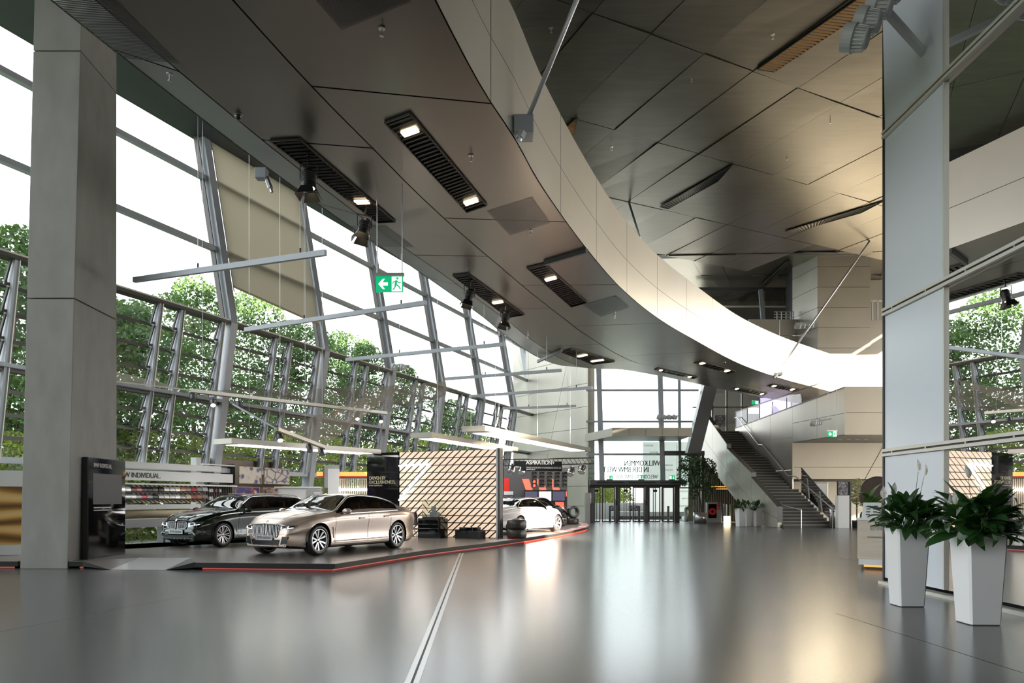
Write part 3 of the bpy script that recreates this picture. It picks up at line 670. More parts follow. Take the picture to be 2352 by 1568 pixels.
# canopy inside the entrance
cy = 46.0; cX = lambda px: D(px, 0, cy).x; cZ = lambda py: D(0, py, cy).z
cn = thing('entrance_canopy', 'pale panelled canopy box projecting above the entrance doors', 'canopy', (cX(1480), 48, cZ(1005)))
cuts = [1406, 1445, 1483, 1521, 1558, 1590]
for a, b in zip(cuts[:-1], cuts[1:]):
    MB().box(cX(a)+.01, cX(b)-.01, cy, cy+.06, cZ(1001), cZ(982)).add('front_panel', 'wallpanel', cn)
MB().slab([(cX(1406), cy, cZ(1001)), (cX(1360), YE, cZ(1001)), (cX(1360), YE, cZ(982)), (cX(1406), cy, cZ(982))], (.05, .05, 0)).add('side_panel', 'wallpanel', cn)
MB().prism([(cX(1406), cy+.02), (cX(1590), cy+.02), (cX(1590), YE-.3), (cX(1366), YE-.3)], cZ(1001)+.01, cZ(982)-.02).add('box', 'darksteel', cn)
# raking post right of the entrance
p_, q_ = D(1592, 1040, 49.2), D(1632, 880, 49.2)
tag(MB().hexa([p_+Vector((-.42, -.3, 0)), p_+Vector((.42, -.3, 0)), p_+Vector((.42, .5, 0)), p_+Vector((-.42, .5, 0)), q_+Vector((-.42, -.3, 0)), q_+Vector((.42, -.3, 0)), q_+Vector((.42, .5, 0)), q_+Vector((-.42, .5, 0))]).add('raking_post', 'darksteel'), 'dark slanted steel post beside the canopy and staircase', 'post')
# ------------------------------------------------------------------ staircase
ST = thing('staircase', 'straight grey stone staircase with solid panelled balustrade and steel handrails', 'staircase', (14.5, 41, 0))
s0 = G(1851, 1212); s1 = D(1656, 990, 52.6)
sd = Vector((s1.x-s0.x, s1.y-s0.y)); SL = sd.length; sd.normalize(); sn = Vector((sd.y, -sd.x))
def SPt(t, w, z): q = Vector((s0.x, s0.y))+sd*t+sn*w; return Vector((q.x, q.y, z))
NS = 35; rise = s1.z/NS; wid = 1.18
tread = (SL-2*0.85)/NS
t = 0; z = 0; prof = [(0, 0)]
for k in range(NS):
    extra = .85 if k in (11, 23) else 0
    z += rise
    mb = MB(); w0, w1 = -wid, wid
    p = [SPt(t, w0, z-rise), SPt(t, w1, z-rise), SPt(t+tread+extra+.02, w1, z-rise), SPt(t+tread+extra+.02, w0, z-rise)]
    if k < 12: w1 = wid+.35*(1-k/12)
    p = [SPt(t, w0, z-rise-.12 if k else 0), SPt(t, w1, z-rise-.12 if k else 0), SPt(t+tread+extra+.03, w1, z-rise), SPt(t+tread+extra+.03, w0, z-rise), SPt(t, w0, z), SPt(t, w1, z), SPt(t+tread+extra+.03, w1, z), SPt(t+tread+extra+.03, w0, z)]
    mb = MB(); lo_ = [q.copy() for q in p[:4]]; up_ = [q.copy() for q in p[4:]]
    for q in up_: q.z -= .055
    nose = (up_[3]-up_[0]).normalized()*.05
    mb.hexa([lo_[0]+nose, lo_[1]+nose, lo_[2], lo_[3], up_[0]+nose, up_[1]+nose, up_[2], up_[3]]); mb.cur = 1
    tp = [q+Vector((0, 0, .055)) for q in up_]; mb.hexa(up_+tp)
    mb.add('step', ['risershade', 'stone'], ST)
    prof.append((t, z)); t += tread+extra; prof.append((t, z))
ZLAND = z
def stz(tt):
    zz = 0
    for a, b in prof:
        if a <= tt+1e-6: zz = b
    return zz
# left balustrade: stepped top, panelled outer face
def slope(tt): return ZLAND*tt/SL
br_t = [-.1, .9, 1.5]
segs = [(0.25, 3.55), (3.55, 7.2), (7.2, SL+.3)]
tops = []
for i, (a, b) in enumerate(segs):
    za = slope(a)+(1.15 if i else .95); zb = slope(b)+1.15+(-.25 if i < 2 else .45)
    lo_a, lo_b = slope(a)-1.55, slope(b)-1.55
    lo_a = max(lo_a, .02)
    m1 = a+(b-a)*.48
    for x0, x1 in ((a, m1), (m1, b)):
        f0, f1 = (x0-a)/(b-a), (x1-a)/(b-a)
        z00, z01 = za+(zb-za)*f0, za+(zb-za)*f1
        l0, l1 = max(slope(x0)-1.55, .02), max(slope(x1)-1.55, .02)
        m0, m1_ = l0+(z00-l0)*.42, l1+(z01-l1)*.42
        for (u0, u1, v0, v1) in ((l0, l1, m0-.01, m1_-.01), (m0+.01, m1_+.01, z00, z01)):
            MB().hexa([SPt(x0+.01, -wid-.24, u0), SPt(x1-.01, -wid-.24, u1), SPt(x1-.01, -wid-.02, u1), SPt(x0+.01, -wid-.02, u0), SPt(x0+.01, -wid-.24, v0), SPt(x1-.01, -wid-.24, v1), SPt(x1-.01, -wid-.02, v1), SPt(x0+.01, -wid-.02, v0)]).add('balustrade_panel', 'wallpanel', ST)
    MB().hexa([SPt(a, -wid-.25, za), SPt(b, -wid-.25, zb), SPt(b, -wid+.02, zb), SPt(a, -wid+.02, za), SPt(a, -wid-.25, za+.04), SPt(b, -wid-.25, zb+.04), SPt(b, -wid+.02, zb+.04), SPt(a, -wid+.02, za+.04)]).add('coping', 'frame', ST)
    MB().hexa([SPt(a, -wid-.02, lo_a), SPt(b, -wid-.02, lo_b), SPt(b, -wid+.02, lo_b), SPt(a, -wid+.02, lo_a), SPt(a, -wid-.02, za), SPt(b, -wid-.02, zb), SPt(b, -wid+.02, zb), SPt(a, -wid+.02, za)]).add('inner_face', 'frame', ST)
mb = MB()
mb.quad(SPt(1.2, -wid, 0), SPt(SL, -wid, ZLAND-1.5), SPt(SL, wid, ZLAND-1.5), SPt(1.2, wid, 0)); mb.add('stair_underside', 'darksteel', ST)
for k in range(7): MB().bar(SPt(.9+k*.16, -wid-.1, .0), SPt(.9+k*.16, -wid-.1, .25+k*.08), .03, .03).add('vent_bar', 'dark', ST)
for i, (a, b) in enumerate(segs):
    za = slope(a)+(1.15 if i else .95); MB().hexa([SPt(a-.012, -wid-.25, za-(.3 if i else .8)), SPt(a+.008, -wid-.25, za-(.3 if i else .8)), SPt(a+.008, -wid+.03, za-(.3 if i else .8)), SPt(a-.012, -wid+.03, za-(.3 if i else .8)), SPt(a-.012, -wid-.25, za+.04), SPt(a+.008, -wid-.25, za+.04), SPt(a+.008, -wid+.03, za+.04), SPt(a-.012, -wid+.03, za+.04)]).add('end_plate', 'darksteel', ST)  # dark plate added over panel ends that catch too much light
# handrails
hr = MB().path([SPt(-.35, wid+.1, 0), SPt(-.35, wid+.1, 1.0), SPt(3.6, wid+.02, slope(3.6)+.95), SPt(4.4, wid-.05, slope(3.6)+1.0), SPt(7.8, wid-.05, slope(7.8)+.85), SPt(8.4, wid-.05, slope(7.8)+.92), SPt(SL, wid-.05, ZLAND+.95), SPt(SL+.4, wid-.05, ZLAND+.95)], .03)
hr.add('handrail', 'satin', ST)
MB().path([SPt(-.35, -wid+.75, 0), SPt(-.35, -wid+.75, .95), SPt(.5, -wid+.2, 1.15), SPt(.9, -wid+.1, 1.4)], .03).add('handrail', 'satin', ST)
for tt in (0.1, 1.5, 2.9): MB().bar(SPt(tt, wid+.42, slope(tt)), SPt(tt+.25, wid+.42, slope(tt)+1.15), .05, .3).add('baluster', 'satin', ST)
MB().quad(SPt(-.1, wid+.43, slope(0)+.15), SPt(3.7, wid+.43, slope(3.7)), SPt(3.7, wid+.43, slope(3.7)+1.35), SPt(-.1, wid+.43, 1.0)).add('glass_guard', 'glass', ST)
MB().bar(SPt(-.1, wid+.43, 1.02), SPt(3.7, wid+.43, slope(3.7)+1.37), .05, .05).add('guard_rail', 'darksteel', ST)
# ------------------------------------------------------------------ wall beside the stairs and gallery above
wg = sroot('wall_stair')
u0 = SPt(SL+.6, wid+.05, 0); u1 = D(1940, 1000, 40.0); u1.z = 0
SW = Fr((u0.x, u0.y), (u1.x, u1.y)); zsof = D(1940, 998, 40.0).z; ztop = 6.35
back = SW.s(1820)
cuts = [0, 2.6, 5.2, back, (back+SW.L)/2, SW.L]
for k, (a, b) in enumerate(zip(cuts[:-1], cuts[1:])):
    lo = 0 if b <= back+.01 else zsof
    for z0, z1 in (((lo, 3.2), (3.2, zsof+.3), (zsof+.3, 7.1)) if lo == 0 else ((zsof, zsof+1.1), (zsof+1.1, 7.2))):
        zt0, zt1 = (z1, z1) if z1 < 7 else (6.3+.9*a/SW.L, 6.3+.9*b/SW.L)
        sk = .22
        MB().slab([SW.P(a+.01-sk*0, 0, z0+.01), SW.P(b-.01, 0, z0+.01), SW.P(b-.01, 0, zt1-.01), SW.P(a+.01, 0, zt0-.01)], SW.P(0, -.08, 0)-SW.P(0, 0, 0)).add('panel', 'wallpanel', wg)
MB().bar(SW.P(0, -.05, 6.32), SW.P(SW.L, -.05, 7.22), .14, .06).add('coping', 'frame', wg)
for a, b in zip([0, 1.8, 3.6, 5.4, 7.2, 9.0], [1.75, 3.55, 5.35, 7.15, 8.95, 10.8]):
    MB().quad(SW.P(a, -.05, 6.35+.9*a/SW.L), SW.P(b, -.05, 6.35+.9*b/SW.L), SW.P(b, -.05, 7.4+.9*b/SW.L*.4), SW.P(a, -.05, 7.4+.9*a/SW.L*.4)).add('glass_guard', 'glass', wg)
    MB().bar(SW.P(a, -.05, 6.3), SW.P(a, -.05, 7.45), .04, .04).add('post', 'frame', wg)
MB().bar(SW.P(0, -.05, 7.42), SW.P(10.8, -.05, 7.78), .05, .05).add('guard_rail', 'frame', wg)
# overhanging front face, soffit, recessed beige wall
xa, yb_ = SW.P(back, 0, 0).x, SW.P(back, 0, 0).y
xr2 = 34
for a, b, sk in ((u1.x, u1.x+4.0, 0), (u1.x+4.02, u1.x+9, 0), (u1.x+9.02, xr2, 0)):
    for z0, z1 in ((zsof, 5.9), (5.92, 7.25)): MB().box(a, b, u1.y, u1.y+.08, z0, z1).add('panel', 'beigepanel', wg)
MB().prism([(u1.x+.05, u1.y+.05), (xr2, u1.y+.05), (xr2, yb_+8), (xa, yb_+8), (xa, yb_+.1)], zsof-.02, zsof+.1).add('soffit', 'darksteel', wg)
zl2 = D(1830, 1100, yb_).z; zm2 = D(1830, 1073, yb_).z
for a, b in ((xa, xa+4.2), (xa+4.22, xa+8.5), (xa+8.52, xr2)):
    for z0, z1 in ((zl2, zm2-.01), (zm2+.01, zsof-.03)):
        MB().slab([(a+(z0-zl2)*.55*(a > xa+.1), yb_, z0), (b+(z0-zl2)*.55-.02, yb_, z0), (b+(z1-zl2)*.55-.02, yb_, z1), (a+(z1-zl2)*.55*(a > xa+.1), yb_, z1)], (0, .08, 0)).add('panel', 'beigepanel', wg)
MB().box(xa, xr2, yb_+.1, yb_+.2, zl2-.02, zsof).add('core', 'dark', wg)
MB().box(xa, xr2, yb_+.1, yb_+5, zl2-.04, zl2+.05).add('soffit', 'dark', wg)
MB().box(xa+.2, xr2, yb_+4.4, yb_+4.6, 0, zl2).add('recess_wall', 'beigepanel', wg)
for k in range(4):
    MB().box(D(1985+k*20-60, 0, 43).x, D(1985+k*20-52, 0, 43).x, 42.9, 43.05, zsof-.03, zsof-.02).add('downlight', 'white', wg)
# gallery floor and glazed wall at the head of the stairs
MB().prism([(12.9, 53.3), (SW.P(0, -.1, 0).x, 53.1), (SW.P(SW.L, -.1, 0).x, u1.y+.1), (34, u1.y+.1), (34, 66), (15.9, 66)], ZLAND-.35, ZLAND).add('gallery_floor', 'stone', wg)
YG = 57.5; gX = lambda px: D(px, 0, YG).x; gZ = lambda py: D(0, py, YG).z
gcuts = [1590, 1636, 1669, 1704, 1760, 1830]
for a, b in zip(gcuts[:-1], gcuts[1:]):
    for z0, z1 in ((ZLAND, gZ(935)), (gZ(935), gZ(872))): MB().quad((gX(a), YG, z0), (gX(b), YG, z0), (gX(b), YG, z1), (gX(a), YG, z1)).add('pane', 'glass', wg)
    MB().box(gX(b)-.06, gX(b)+.06, YG-.1, YG+.05, ZLAND, gZ(868)).add('mullion', 'frame', wg)
MB().box(gX(1590), gX(1830), YG-.25, YG+.05, gZ(872)-.05, gZ(872)+.1).add('transom', 'frame', wg)
MB().box(gX(1590), gX(1830), YG-.1, YG+.05, gZ(935)-.05, gZ(935)+.05).add('transom', 'frame', wg)
MB().box(15.9, 34, 65.8, 66, ZLAND, 18.2).add('gallery_back', 'wallpanel', wg)
# space under the landing: dark panelled wall and slatted screen
MB().box(X(1612)+.02, X(1612)+5.4, 54.5, 54.7, 0, ZLAND-.3).add('recess_wall', 'wallpanel', wg)
for k in range(22): MB().box(13.2+k*.15-1.0, 13.28+k*.15-1.0, 52.5, 52.6, 0, 2.9).add('slat', 'frame', wg)
# ------------------------------------------------------------------ tower and gallery seen above the bridge
wt = sroot('wall_tower')
YT = 53.0; tX = lambda px: D(px, 0, YT).x; tZ = lambda py: D(0, py, YT).z
cs = [940, 850, 799, 752, 706, 659, 612, 560]
for a, b in zip(cs[:-1], cs[1:]):
    MB().box(tX(1878), tX(2000 if a < 800 else 2060), YT, YT+.1, tZ(a)+.012, tZ(b)-.012).add('panel', 'beigepanel', wt)
    q = D(1820, 700, YT*1.06)
    MB().slab([(q.x, q.y, tZ(a)+.012), (tX(1878)-.01, YT, tZ(a)+.012), (tX(1878)-.01, YT, tZ(b)-.012), (q.x, q.y, tZ(b)-.012)], (.05, .08, 0)).add('panel', 'wallpanel', wt)
MB().prism([(q.x+.1, q.y+.1), (tX(1878)+.1, YT+.08), (tX(1999), YT+.08), (tX(1999), YT+6), (q.x+.5, YT+6)], ZLAND, tZ(560)).add('core', 'dark', wt)
MB().box(tX(1999), 40, YT+.1, YT+.5, ZLAND, tZ(735)).add('panel', 'beigepanel', wt)
# balcony rail and windows behind
yv = 55.5; vX = lambda px: D(px, 0, yv).x; vZ = lambda py: D(0, py, yv).z
for a, b in ((1720, 1790), (1791, 1862)):
    for r0, r1 in ((733, 770), (771, 850)): MB().box(vX(a)+.01, vX(b)-.01, yv, yv+.1, vZ(r1)+.01, vZ(r0)).add('panel', 'wallpanel', wt)
for px in (1785, 1795, 1806, 1816, 1823): MB().box(vX(px)-.025, vX(px)+.025, yv-.02, yv+.03, vZ(733), vZ(715)).add('post', 'satin', wt)
for py in (716, 722, 728): MB().box(vX(1778), vX(1824), yv-.02, yv+.02, vZ(py)-.02, vZ(py)+.02).add('rail', 'satin', wt)
yw = 60.0; wX = lambda px: D(px, 0, yw).x; wZ = lambda py: D(0, py, yw).z
for a, b in ((1610, 1748), (1758, 1830)):
    for r0, r1 in ((668, 702), (706, 760)): MB().quad((wX(a), yw, wZ(r1)), (wX(b), yw, wZ(r1)), (wX(b), yw, wZ(r0)), (wX(a), yw, wZ(r0))).add('pane', 'glassdark', wt)
MB().box(wX(1600), wX(1835), yw-.05, yw+.1, wZ(705), wZ(702)).add('transom', 'steellight', wt)
MB().box(wX(1600), wX(1835), yw-.05, yw+.1, wZ(668), wZ(660)).add('transom', 'darksteel', wt)
MB().hexa([(wX(1756)-.2, yw-.1, wZ(760)), (wX(1756)+.12, yw-.1, wZ(760)), (wX(1756)+.12, yw+.1, wZ(760)), (wX(1756)-.2, yw+.1, wZ(760)), (wX(1748)-.2, yw-.1, wZ(664)), (wX(1748)+.12, yw-.1, wZ(664)), (wX(1748)+.12, yw+.1, wZ(664)), (wX(1748)-.2, yw+.1, wZ(664))]).add('mullion', 'steel', wt)
for px in (2004, 2016, 2029): MB().box(tX(px)-.04, tX(px)+.04, YT-.02, YT+.04, tZ(735), tZ(690)).add('post', 'white', wt)
MB().box(tX(2000), tX(2040), YT-.02, YT+.04, tZ(692), tZ(689)).add('rail', 'white', wt)
MB().quad((tX(2000), YT, tZ(734)), (tX(2040), YT, tZ(734)), (tX(2040), YT, tZ(691)), (tX(2000), YT, tZ(691))).add('glass_guard', 'glass', wt)
MB().box(tX(1999), 40, 59, 59.2, ZLAND, 18).add('panel', 'beigepanel', wt)
# ================================================================== PODIUM
PZ = 0.165
def TP(px, py): return G(px, py, PZ)
edge = [(-16.5, 16.9), (-10.66, 16.9), (-10.66, 19.3), (-9.555, 19.3), (-9.555, 16.9), (-9.25, 16.9)]
right = [(-6.72, 16.62), (-3.66, 16.22)]+[tuple(TP(x, y)[:2]) for x, y in ((850, 1282), (972, 1263.6), (1060, 1253), (1139, 1244.3), (1210, 1234.5), (1279, 1224), (1322, 1216.5), (1346, 1211), (1354, 1206.5), (1350, 1202), (1338, 1199), (1318, 1197))]
backp = [(2.2, 47.2)]+[tuple(FP(s, 0, -.75)[:2]) for s in (24, 16, 8, 0, -8, -14)]
notch = [(-8.46, 17.82), (-7.3, 17.82)]
outline = edge+notch+right+backp
pod = thing('display_podium', 'low dark display podium with curved right end and red glowing foot', 'podium', (-5, 22, 0))
MB().prism(outline, 0.055, PZ).add('platform', ['podium'], pod)
cen = Vector((-4.5, 25))
def inset(poly, d):
    out = []; n = len(poly)
    for i in range(n):
        a, b, c = Vector(poly[i-1]), Vector(poly[i]), Vector(poly[(i+1) % n])
        n1 = Vector((-(b-a).y, (b-a).x)).normalized(); n2 = Vector((-(c-b).y, (c-b).x)).normalized()
        m = (n1+n2); m = m.normalized()/max(.5, m.normalized().dot(n1)); out.append(tuple(b+m*d))
    return out
MB().prism(inset(outline, .16), 0, .06).add('plinth', 'black', pod)
rim = edge+notch+right
ri = inset(outline, .155)[:len(rim)]
mb = MB()
for a, b in zip(rim[:-1], rim[1:]):
    a, b = Vector((*a, 0)), Vector((*b, 0)); d = (b-a).normalized(); n = Vector((d.y, -d.x, 0))*.004
    mb.quad(a+n+Vector((0, 0, .055)), b+n+Vector((0, 0, .055)), b+n+Vector((0, 0, PZ-.008)), a+n+Vector((0, 0, PZ-.008)))
mb.add('edge_band', 'podiumedge', pod)
for k in range(len(ri)-1):
    if 1 <= k <= 7 and k != 4: continue
    a, b = Vector((*ri[k], .02)), Vector((*ri[k+1], .02)); d = (b-a).normalized(); n = Vector((d.y, -d.x, 0))*.012
    MB().bar(a+n, b+n, .012, .02).add('led_strip', 'redglow', pod)
rb = [Vector((-8.53, 16.64, .003)), Vector((-7.33, 16.6, .003)), Vector((-7.3, 17.82, PZ)), Vector((-8.46, 17.82, PZ))]
MB().slab(rb, (0, 0, .004)).add('ramp', 'ramp', pod)
MB().slab([Vector((-9.25, 16.9, PZ)), rb[0], rb[3]], (0, 0, .004)).add('ramp_cheek', 'podium', pod)
MB().slab([rb[1], Vector((-6.72, 16.62, PZ)), rb[2]], (0, 0, .004)).add('ramp_cheek', 'darksteel', pod)
MB().slab([Vector((-9.25, 16.895, PZ)), Vector((-9.25, 16.895, .05)), rb[0]], (0, .004, 0)).add('ramp_side', 'podiumedge', pod)
MB().slab([rb[1], Vector((-6.72, 16.615, .05)), Vector((-6.72, 16.615, PZ))], (0, .004, 0)).add('ramp_side', 'podiumedge', pod)
# row of small dots near the rim
mb = MB()
io = inset(outline, .38)
for k in range(8, 17):
    a, b = Vector((*io[k], PZ+.001)), Vector((*io[k+1], PZ+.001)); L = (b-a).length; d = (b-a)/L; n = Vector((-d.y, d.x, 0))
    for i in range(int(L/.16)):
        q = a+d*(i*.16); mb.quad(q, q+d*.05, q+d*.05+n*.04, q+n*.04)
tag(mb.add('dotted_line', 'dark', pod), kind='stuff')
i1 = inset(outline, .03); i2 = inset(outline, .42)
kk = 0
for k in range(13, 21):
    a, b, c, d = [Vector((*q, PZ+.002)) for q in (i1[k], i1[k+1], i2[k+1], i2[k])]
    n = max(1, int((b-a).length/1.0))
    for i in range(n):
        f0, f1 = i/n, (i+1)/n
        MB().slab([a.lerp(b, f0), a.lerp(b, f1), d.lerp(c, f1), d.lerp(c, f0)], (0, 0, .006)).add('kerb_block', 'red' if kk % 2 else 'white', pod); kk += 1
for k in range(14, 20):
    a, b = Vector((*i1[k], .03)), Vector((*i1[k+1], .03)); d = (b-a).normalized(); n = Vector((d.y, -d.x, 0))*-.06
    MB().bar(a+n, b+n, .02, .05).add('led_strip', 'redlight', pod)
# ================================================================== EXHIBITION BOOTHS
def pbox(fr, x0, x1, y0, y1, o0, o1, name, m, parent, bevel=0):
    a0, a1 = fr.s(x0, o1), fr.s(x1, o1)
    return MB().fbox(fr, a0, a1, o0, o1, fr.z(x0, y1, o1), fr.z(x0, y0, o1)).add(name, m, parent, bevel=bevel)
def pmat(name, build):      # printed pictures: procedural colour only
    m = bpy.data.materials.new(name); m.use_nodes = True; n = m.node_tree.nodes; l = m.node_tree.links
    b = n['Principled BSDF']; b.inputs['Roughness'].default_value = 0.4
    tc = n.new('ShaderNodeTexCoord'); mp = n.new('ShaderNodeMapping'); l.new(tc.outputs['Generated'], mp.inputs[0])
    c = build(n, l, mp); l.new(c, b.inputs['Base Color']); MT[name] = m
def ramp_of(n, l, src, stops):
    r = n.new('ShaderNodeValToRGB'); e = r.color_ramp.elements
    while len(e) < len(stops): e.new(0.5)
    for q, (p, c) in zip(e, stops): q.position = p; q.color = (*c, 1)
    l.new(src, r.inputs[0]); return r.outputs[0]
def dune(n, l, mp):
    mp.inputs['Scale'].default_value = (1.0, 1.0, 3.0); w = n.new('ShaderNodeTexWave'); w.wave_type = 'BANDS'; w.bands_direction = 'Z'
    w.inputs['Scale'].default_value = 0.30; w.inputs['Distortion'].default_value = 11.0; w.inputs['Detail'].default_value = 1.5; w.inputs['Detail Scale'].default_value = 1.1
    l.new(mp.outputs[0], w.inputs['Vector'])
    return ramp_of(n, l, w.outputs['Fac'], ((0.0, (0.16, 0.075, 0.02)), (0.42, (0.50, 0.25, 0.05)), (0.62, (0.72, 0.42, 0.12)), (1.0, (0.85, 0.58, 0.24))))
pmat('dunes', dune)
def rings(cols, sc, feat='F1'):
    def f(n, l, mp):
        mp.inputs['Scale'].default_value = sc; v = n.new('ShaderNodeTexVoronoi'); v.inputs['Scale'].default_value = 1.0; v.feature = feat
        l.new(mp.outputs[0], v.inputs['Vector']); return ramp_of(n, l, v.outputs['Distance'], cols)
    return f
pmat('watchparts', rings(((0.0, (0.05, 0.05, 0.16)), (0.33, (0.16, 0.16, 0.32)), (0.40, (0.75, 0.66, 0.55)), (0.62, (0.86, 0.78, 0.68))), (3.2, 3.2, 2.6)))
pmat('jewellery', rings(((0.0, (0.10, 0.10, 0.22)), (0.035, (0.13, 0.13, 0.26)), (0.06, (0.72, 0.62, 0.52)), (0.7, (0.80, 0.72, 0.62))), (2.2, 2.2, 2.0), 'DISTANCE_TO_EDGE'))
def fields(cols, sc):
    def f(n, l, mp):
        mp.inputs['Rotation'].default_value = (0, .5, 0); mp.inputs['Scale'].default_value = sc; w = n.new('ShaderNodeTexNoise'); w.inputs['Scale'].default_value = 1.6
        l.new(mp.outputs[0], w.inputs['Vector']); c = ramp_of(n, l, w.outputs[0], cols); n[c.node.name].color_ramp.interpolation = 'CONSTANT'; return c
    return f
pmat('redlens', fields(((0.0, (0.06, 0.05, 0.20)), (0.42, (0.09, 0.07, 0.26)), (0.52, (0.70, 0.12, 0.04)), (0.6, (0.75, 0.75, 0.78))), (1.6, 1, 1.2)))
pmat('hands', fields(((0.0, (0.05, 0.04, 0.07)), (0.40, (0.35, 0.22, 0.17)), (0.52, (0.62, 0.42, 0.33)), (0.62, (0.10, 0.09, 0.20))), (2.4, 1, 2.0)))
pmat('night', fields(((0.0, (0.02, 0.02, 0.025)), (0.45, (0.10, 0.09, 0.12)), (0.56, (0.45, 0.40, 0.42)), (0.62, (0.04, 0.03, 0.05))), (3, 1, 3)))
# desert picture at the far left
dp = thing('desert_picture_panel', 'tall printed panel of orange sand dunes left of the concrete column', 'panel', G(5, 1275, PZ))
DF = Fr((G(-60, 1281, PZ).x, 18.6), (G(60, 1281, PZ).x, 19.2))
MB().fbox(DF, -1.0, DF.s(62), -.12, 0, PZ, DF.z(30, 1080)).add('board', 'white', dp)
MB().fbox(DF, -1.0, DF.s(62)-.02, 0, .012, PZ+.25, DF.z(30, 1117)).add('print', 'dunes', dp)
# black kiosk beside the column
kf, kb = Vector((-9.40, 17.37, 0)), Vector((-9.50, 19.24, 0))
KF = Fr((kf.x, kf.y), (kb.x, kb.y)); zt_ = KF.z(204, 1049)
ki = thing('information_kiosk', 'tall glossy black information kiosk with grey screen next to the concrete column', 'kiosk', (-9.7, 18.7, PZ))
MB().fbox(KF, 0, KF.L, -.12, 0, PZ, zt_).add('body', 'black', ki, bevel=.006)
MB().fbox(KF, .01, KF.L-.01, 0, .008, PZ+.02, zt_-.01).add('front_glass', 'blackgloss', ki)
MB().fbox(KF, .22, KF.L-.2, .008, .012, PZ+1.22, PZ+1.92).add('screen', 'screengrey', ki)
text('BMW INDIVIDUAL.', KF.P(.25, .013, zt_-.22), KF.P(1.15, .013, 0)-KF.P(.25, .013, 0), (0, 0, .10), 'white', ki, weight=.02)
for k, w in enumerate((.85, .72)): MB().fbox(KF, .25, .25+w, .009, .012, PZ+1.13-k*.06, PZ+1.155-k*.06).add('caption_line', 'lightgrey', ki)
# ---- colour sample booth, parallel to the facade
SG = Fr((-11.30, 22.83), (-9.72, 27.2))
bo = thing('sample_booth_frame', 'white exhibition frame with lettered fascia board behind the black estate car', 'booth', SG.P(2, 0, PZ))
pbox(SG, 240, 508, 1056, 1071, -.1, .02, 'top_beam', 'white', bo)
pbox(SG, 240, 535, 1076, 1100, -.05, .12, 'fascia_board', 'white', bo)
pbox(SG, 240, 545, 1107, 1111, -.3, .1, 'shelf_beam', 'white', bo)
a0 = SG.s(458); 
for px in (462, ): MB().fbox(SG, SG.s(px)-.09, SG.s(px)+.14, -.35, -.12, PZ, SG.z(px, 1050)).add('post', 'lightgrey', bo)
ftext(SG, 'BMW INDIVIDUAL.', 268, 369, 1083, 1095, .125, 'greytext', bo, weight=.035)
pbox(SG, 240, 460, 1159, 1171, -.1, .3, 'ledge', 'white', bo)
sr = thing('sample_rack', 'dark rack with diagonally striped back carrying rows of paint samples', 'rack', SG.P(1.5, 0, 1.2))
pbox(SG, 262, 470, 1111, 1154, -.12, -.06, 'back_panel', 'black', sr)
for row, (y0, y1) in enumerate(((1112, 1119), (1130, 1137), (1148, 1154))):
    for k in range(16):
        x = 300+k*10.2; o = -.055
        a, b = SG.s(x, o), SG.s(x+5.5, o); c, d = SG.s(x+9, o), SG.s(x+14, o)
        z1, z0 = SG.z(x, y0, o), SG.z(x, y1, o)
        MB().slab([SG.P(c, o, z0), SG.P(d, o, z0), SG.P(b, o, z1), SG.P(a, o, z1)], SG.P(0, .02, 0)-SG.P(0, 0, 0)).add('stripe', 'beige', sr)
for y in (1130, 1147): pbox(SG, 262, 470, y-1, y+1, -.06, .05, 'rail', 'dark', sr)
pal = {'white': (.80, .82, .80), 'silver': (.55, .56, .57), 'black': (.02, .02, .022), 'dark brown': (.10, .06, .05), 'navy blue': (.03, .035, .07), 'cream': (.68, .66, .60), 'grey': (.30, .31, .33), 'copper': (.45, .25, .18), 'mauve': (.34, .24, .24), 'red': (.45, .07, .08), 'wine red': (.42, .14, .13), 'beige': (.72, .62, .44), 'charcoal': (.07, .07, .075)}
for k, c in pal.items(): mat('sample '+k, c, .18, metal=.35, coat=.6)
R1 = ['white', 'white', 'dark brown', 'wine red', 'navy blue', 'black', 'charcoal', 'black', 'silver', 'silver', 'cream', 'copper', 'mauve', 'red', 'grey', 'silver']
R2 = ['white', 'silver', 'cream', 'grey', 'red', 'grey', 'charcoal', 'silver', 'cream', 'silver', 'white', 'grey', 'beige', 'wine red', 'copper', 'mauve']
def sample_mesh(m):
    mb = MB(); n = 6
    for i in range(n):
        t0, t1 = math.pi*.5*i/n, math.pi*.5*(i+1)/n
        p = [(0, -math.cos(t)*.09, math.sin(t)*.16) for t in (t0, t1)]
        mb.quad((0, p[0][1], p[0][2]), (.3, p[0][1], p[0][2]), (.3, p[1][1], p[1][2]), (0, p[1][1], p[1][2]))
    mb.quad((0, -.09, -.04), (.3, -.09, -.04), (.3, -.09, 0), (0, -.09, 0))
    for x in (0, .3): mb.quad((x, 0, -.04), (x, -.09, -.04), (x, -.05, .13), (x, 0, .16))
    return mb.mesh('paint_sample', 'sample '+m)
sm = {k: sample_mesh(k) for k in pal}
ang = math.atan2(SG.u.y, SG.u.x)
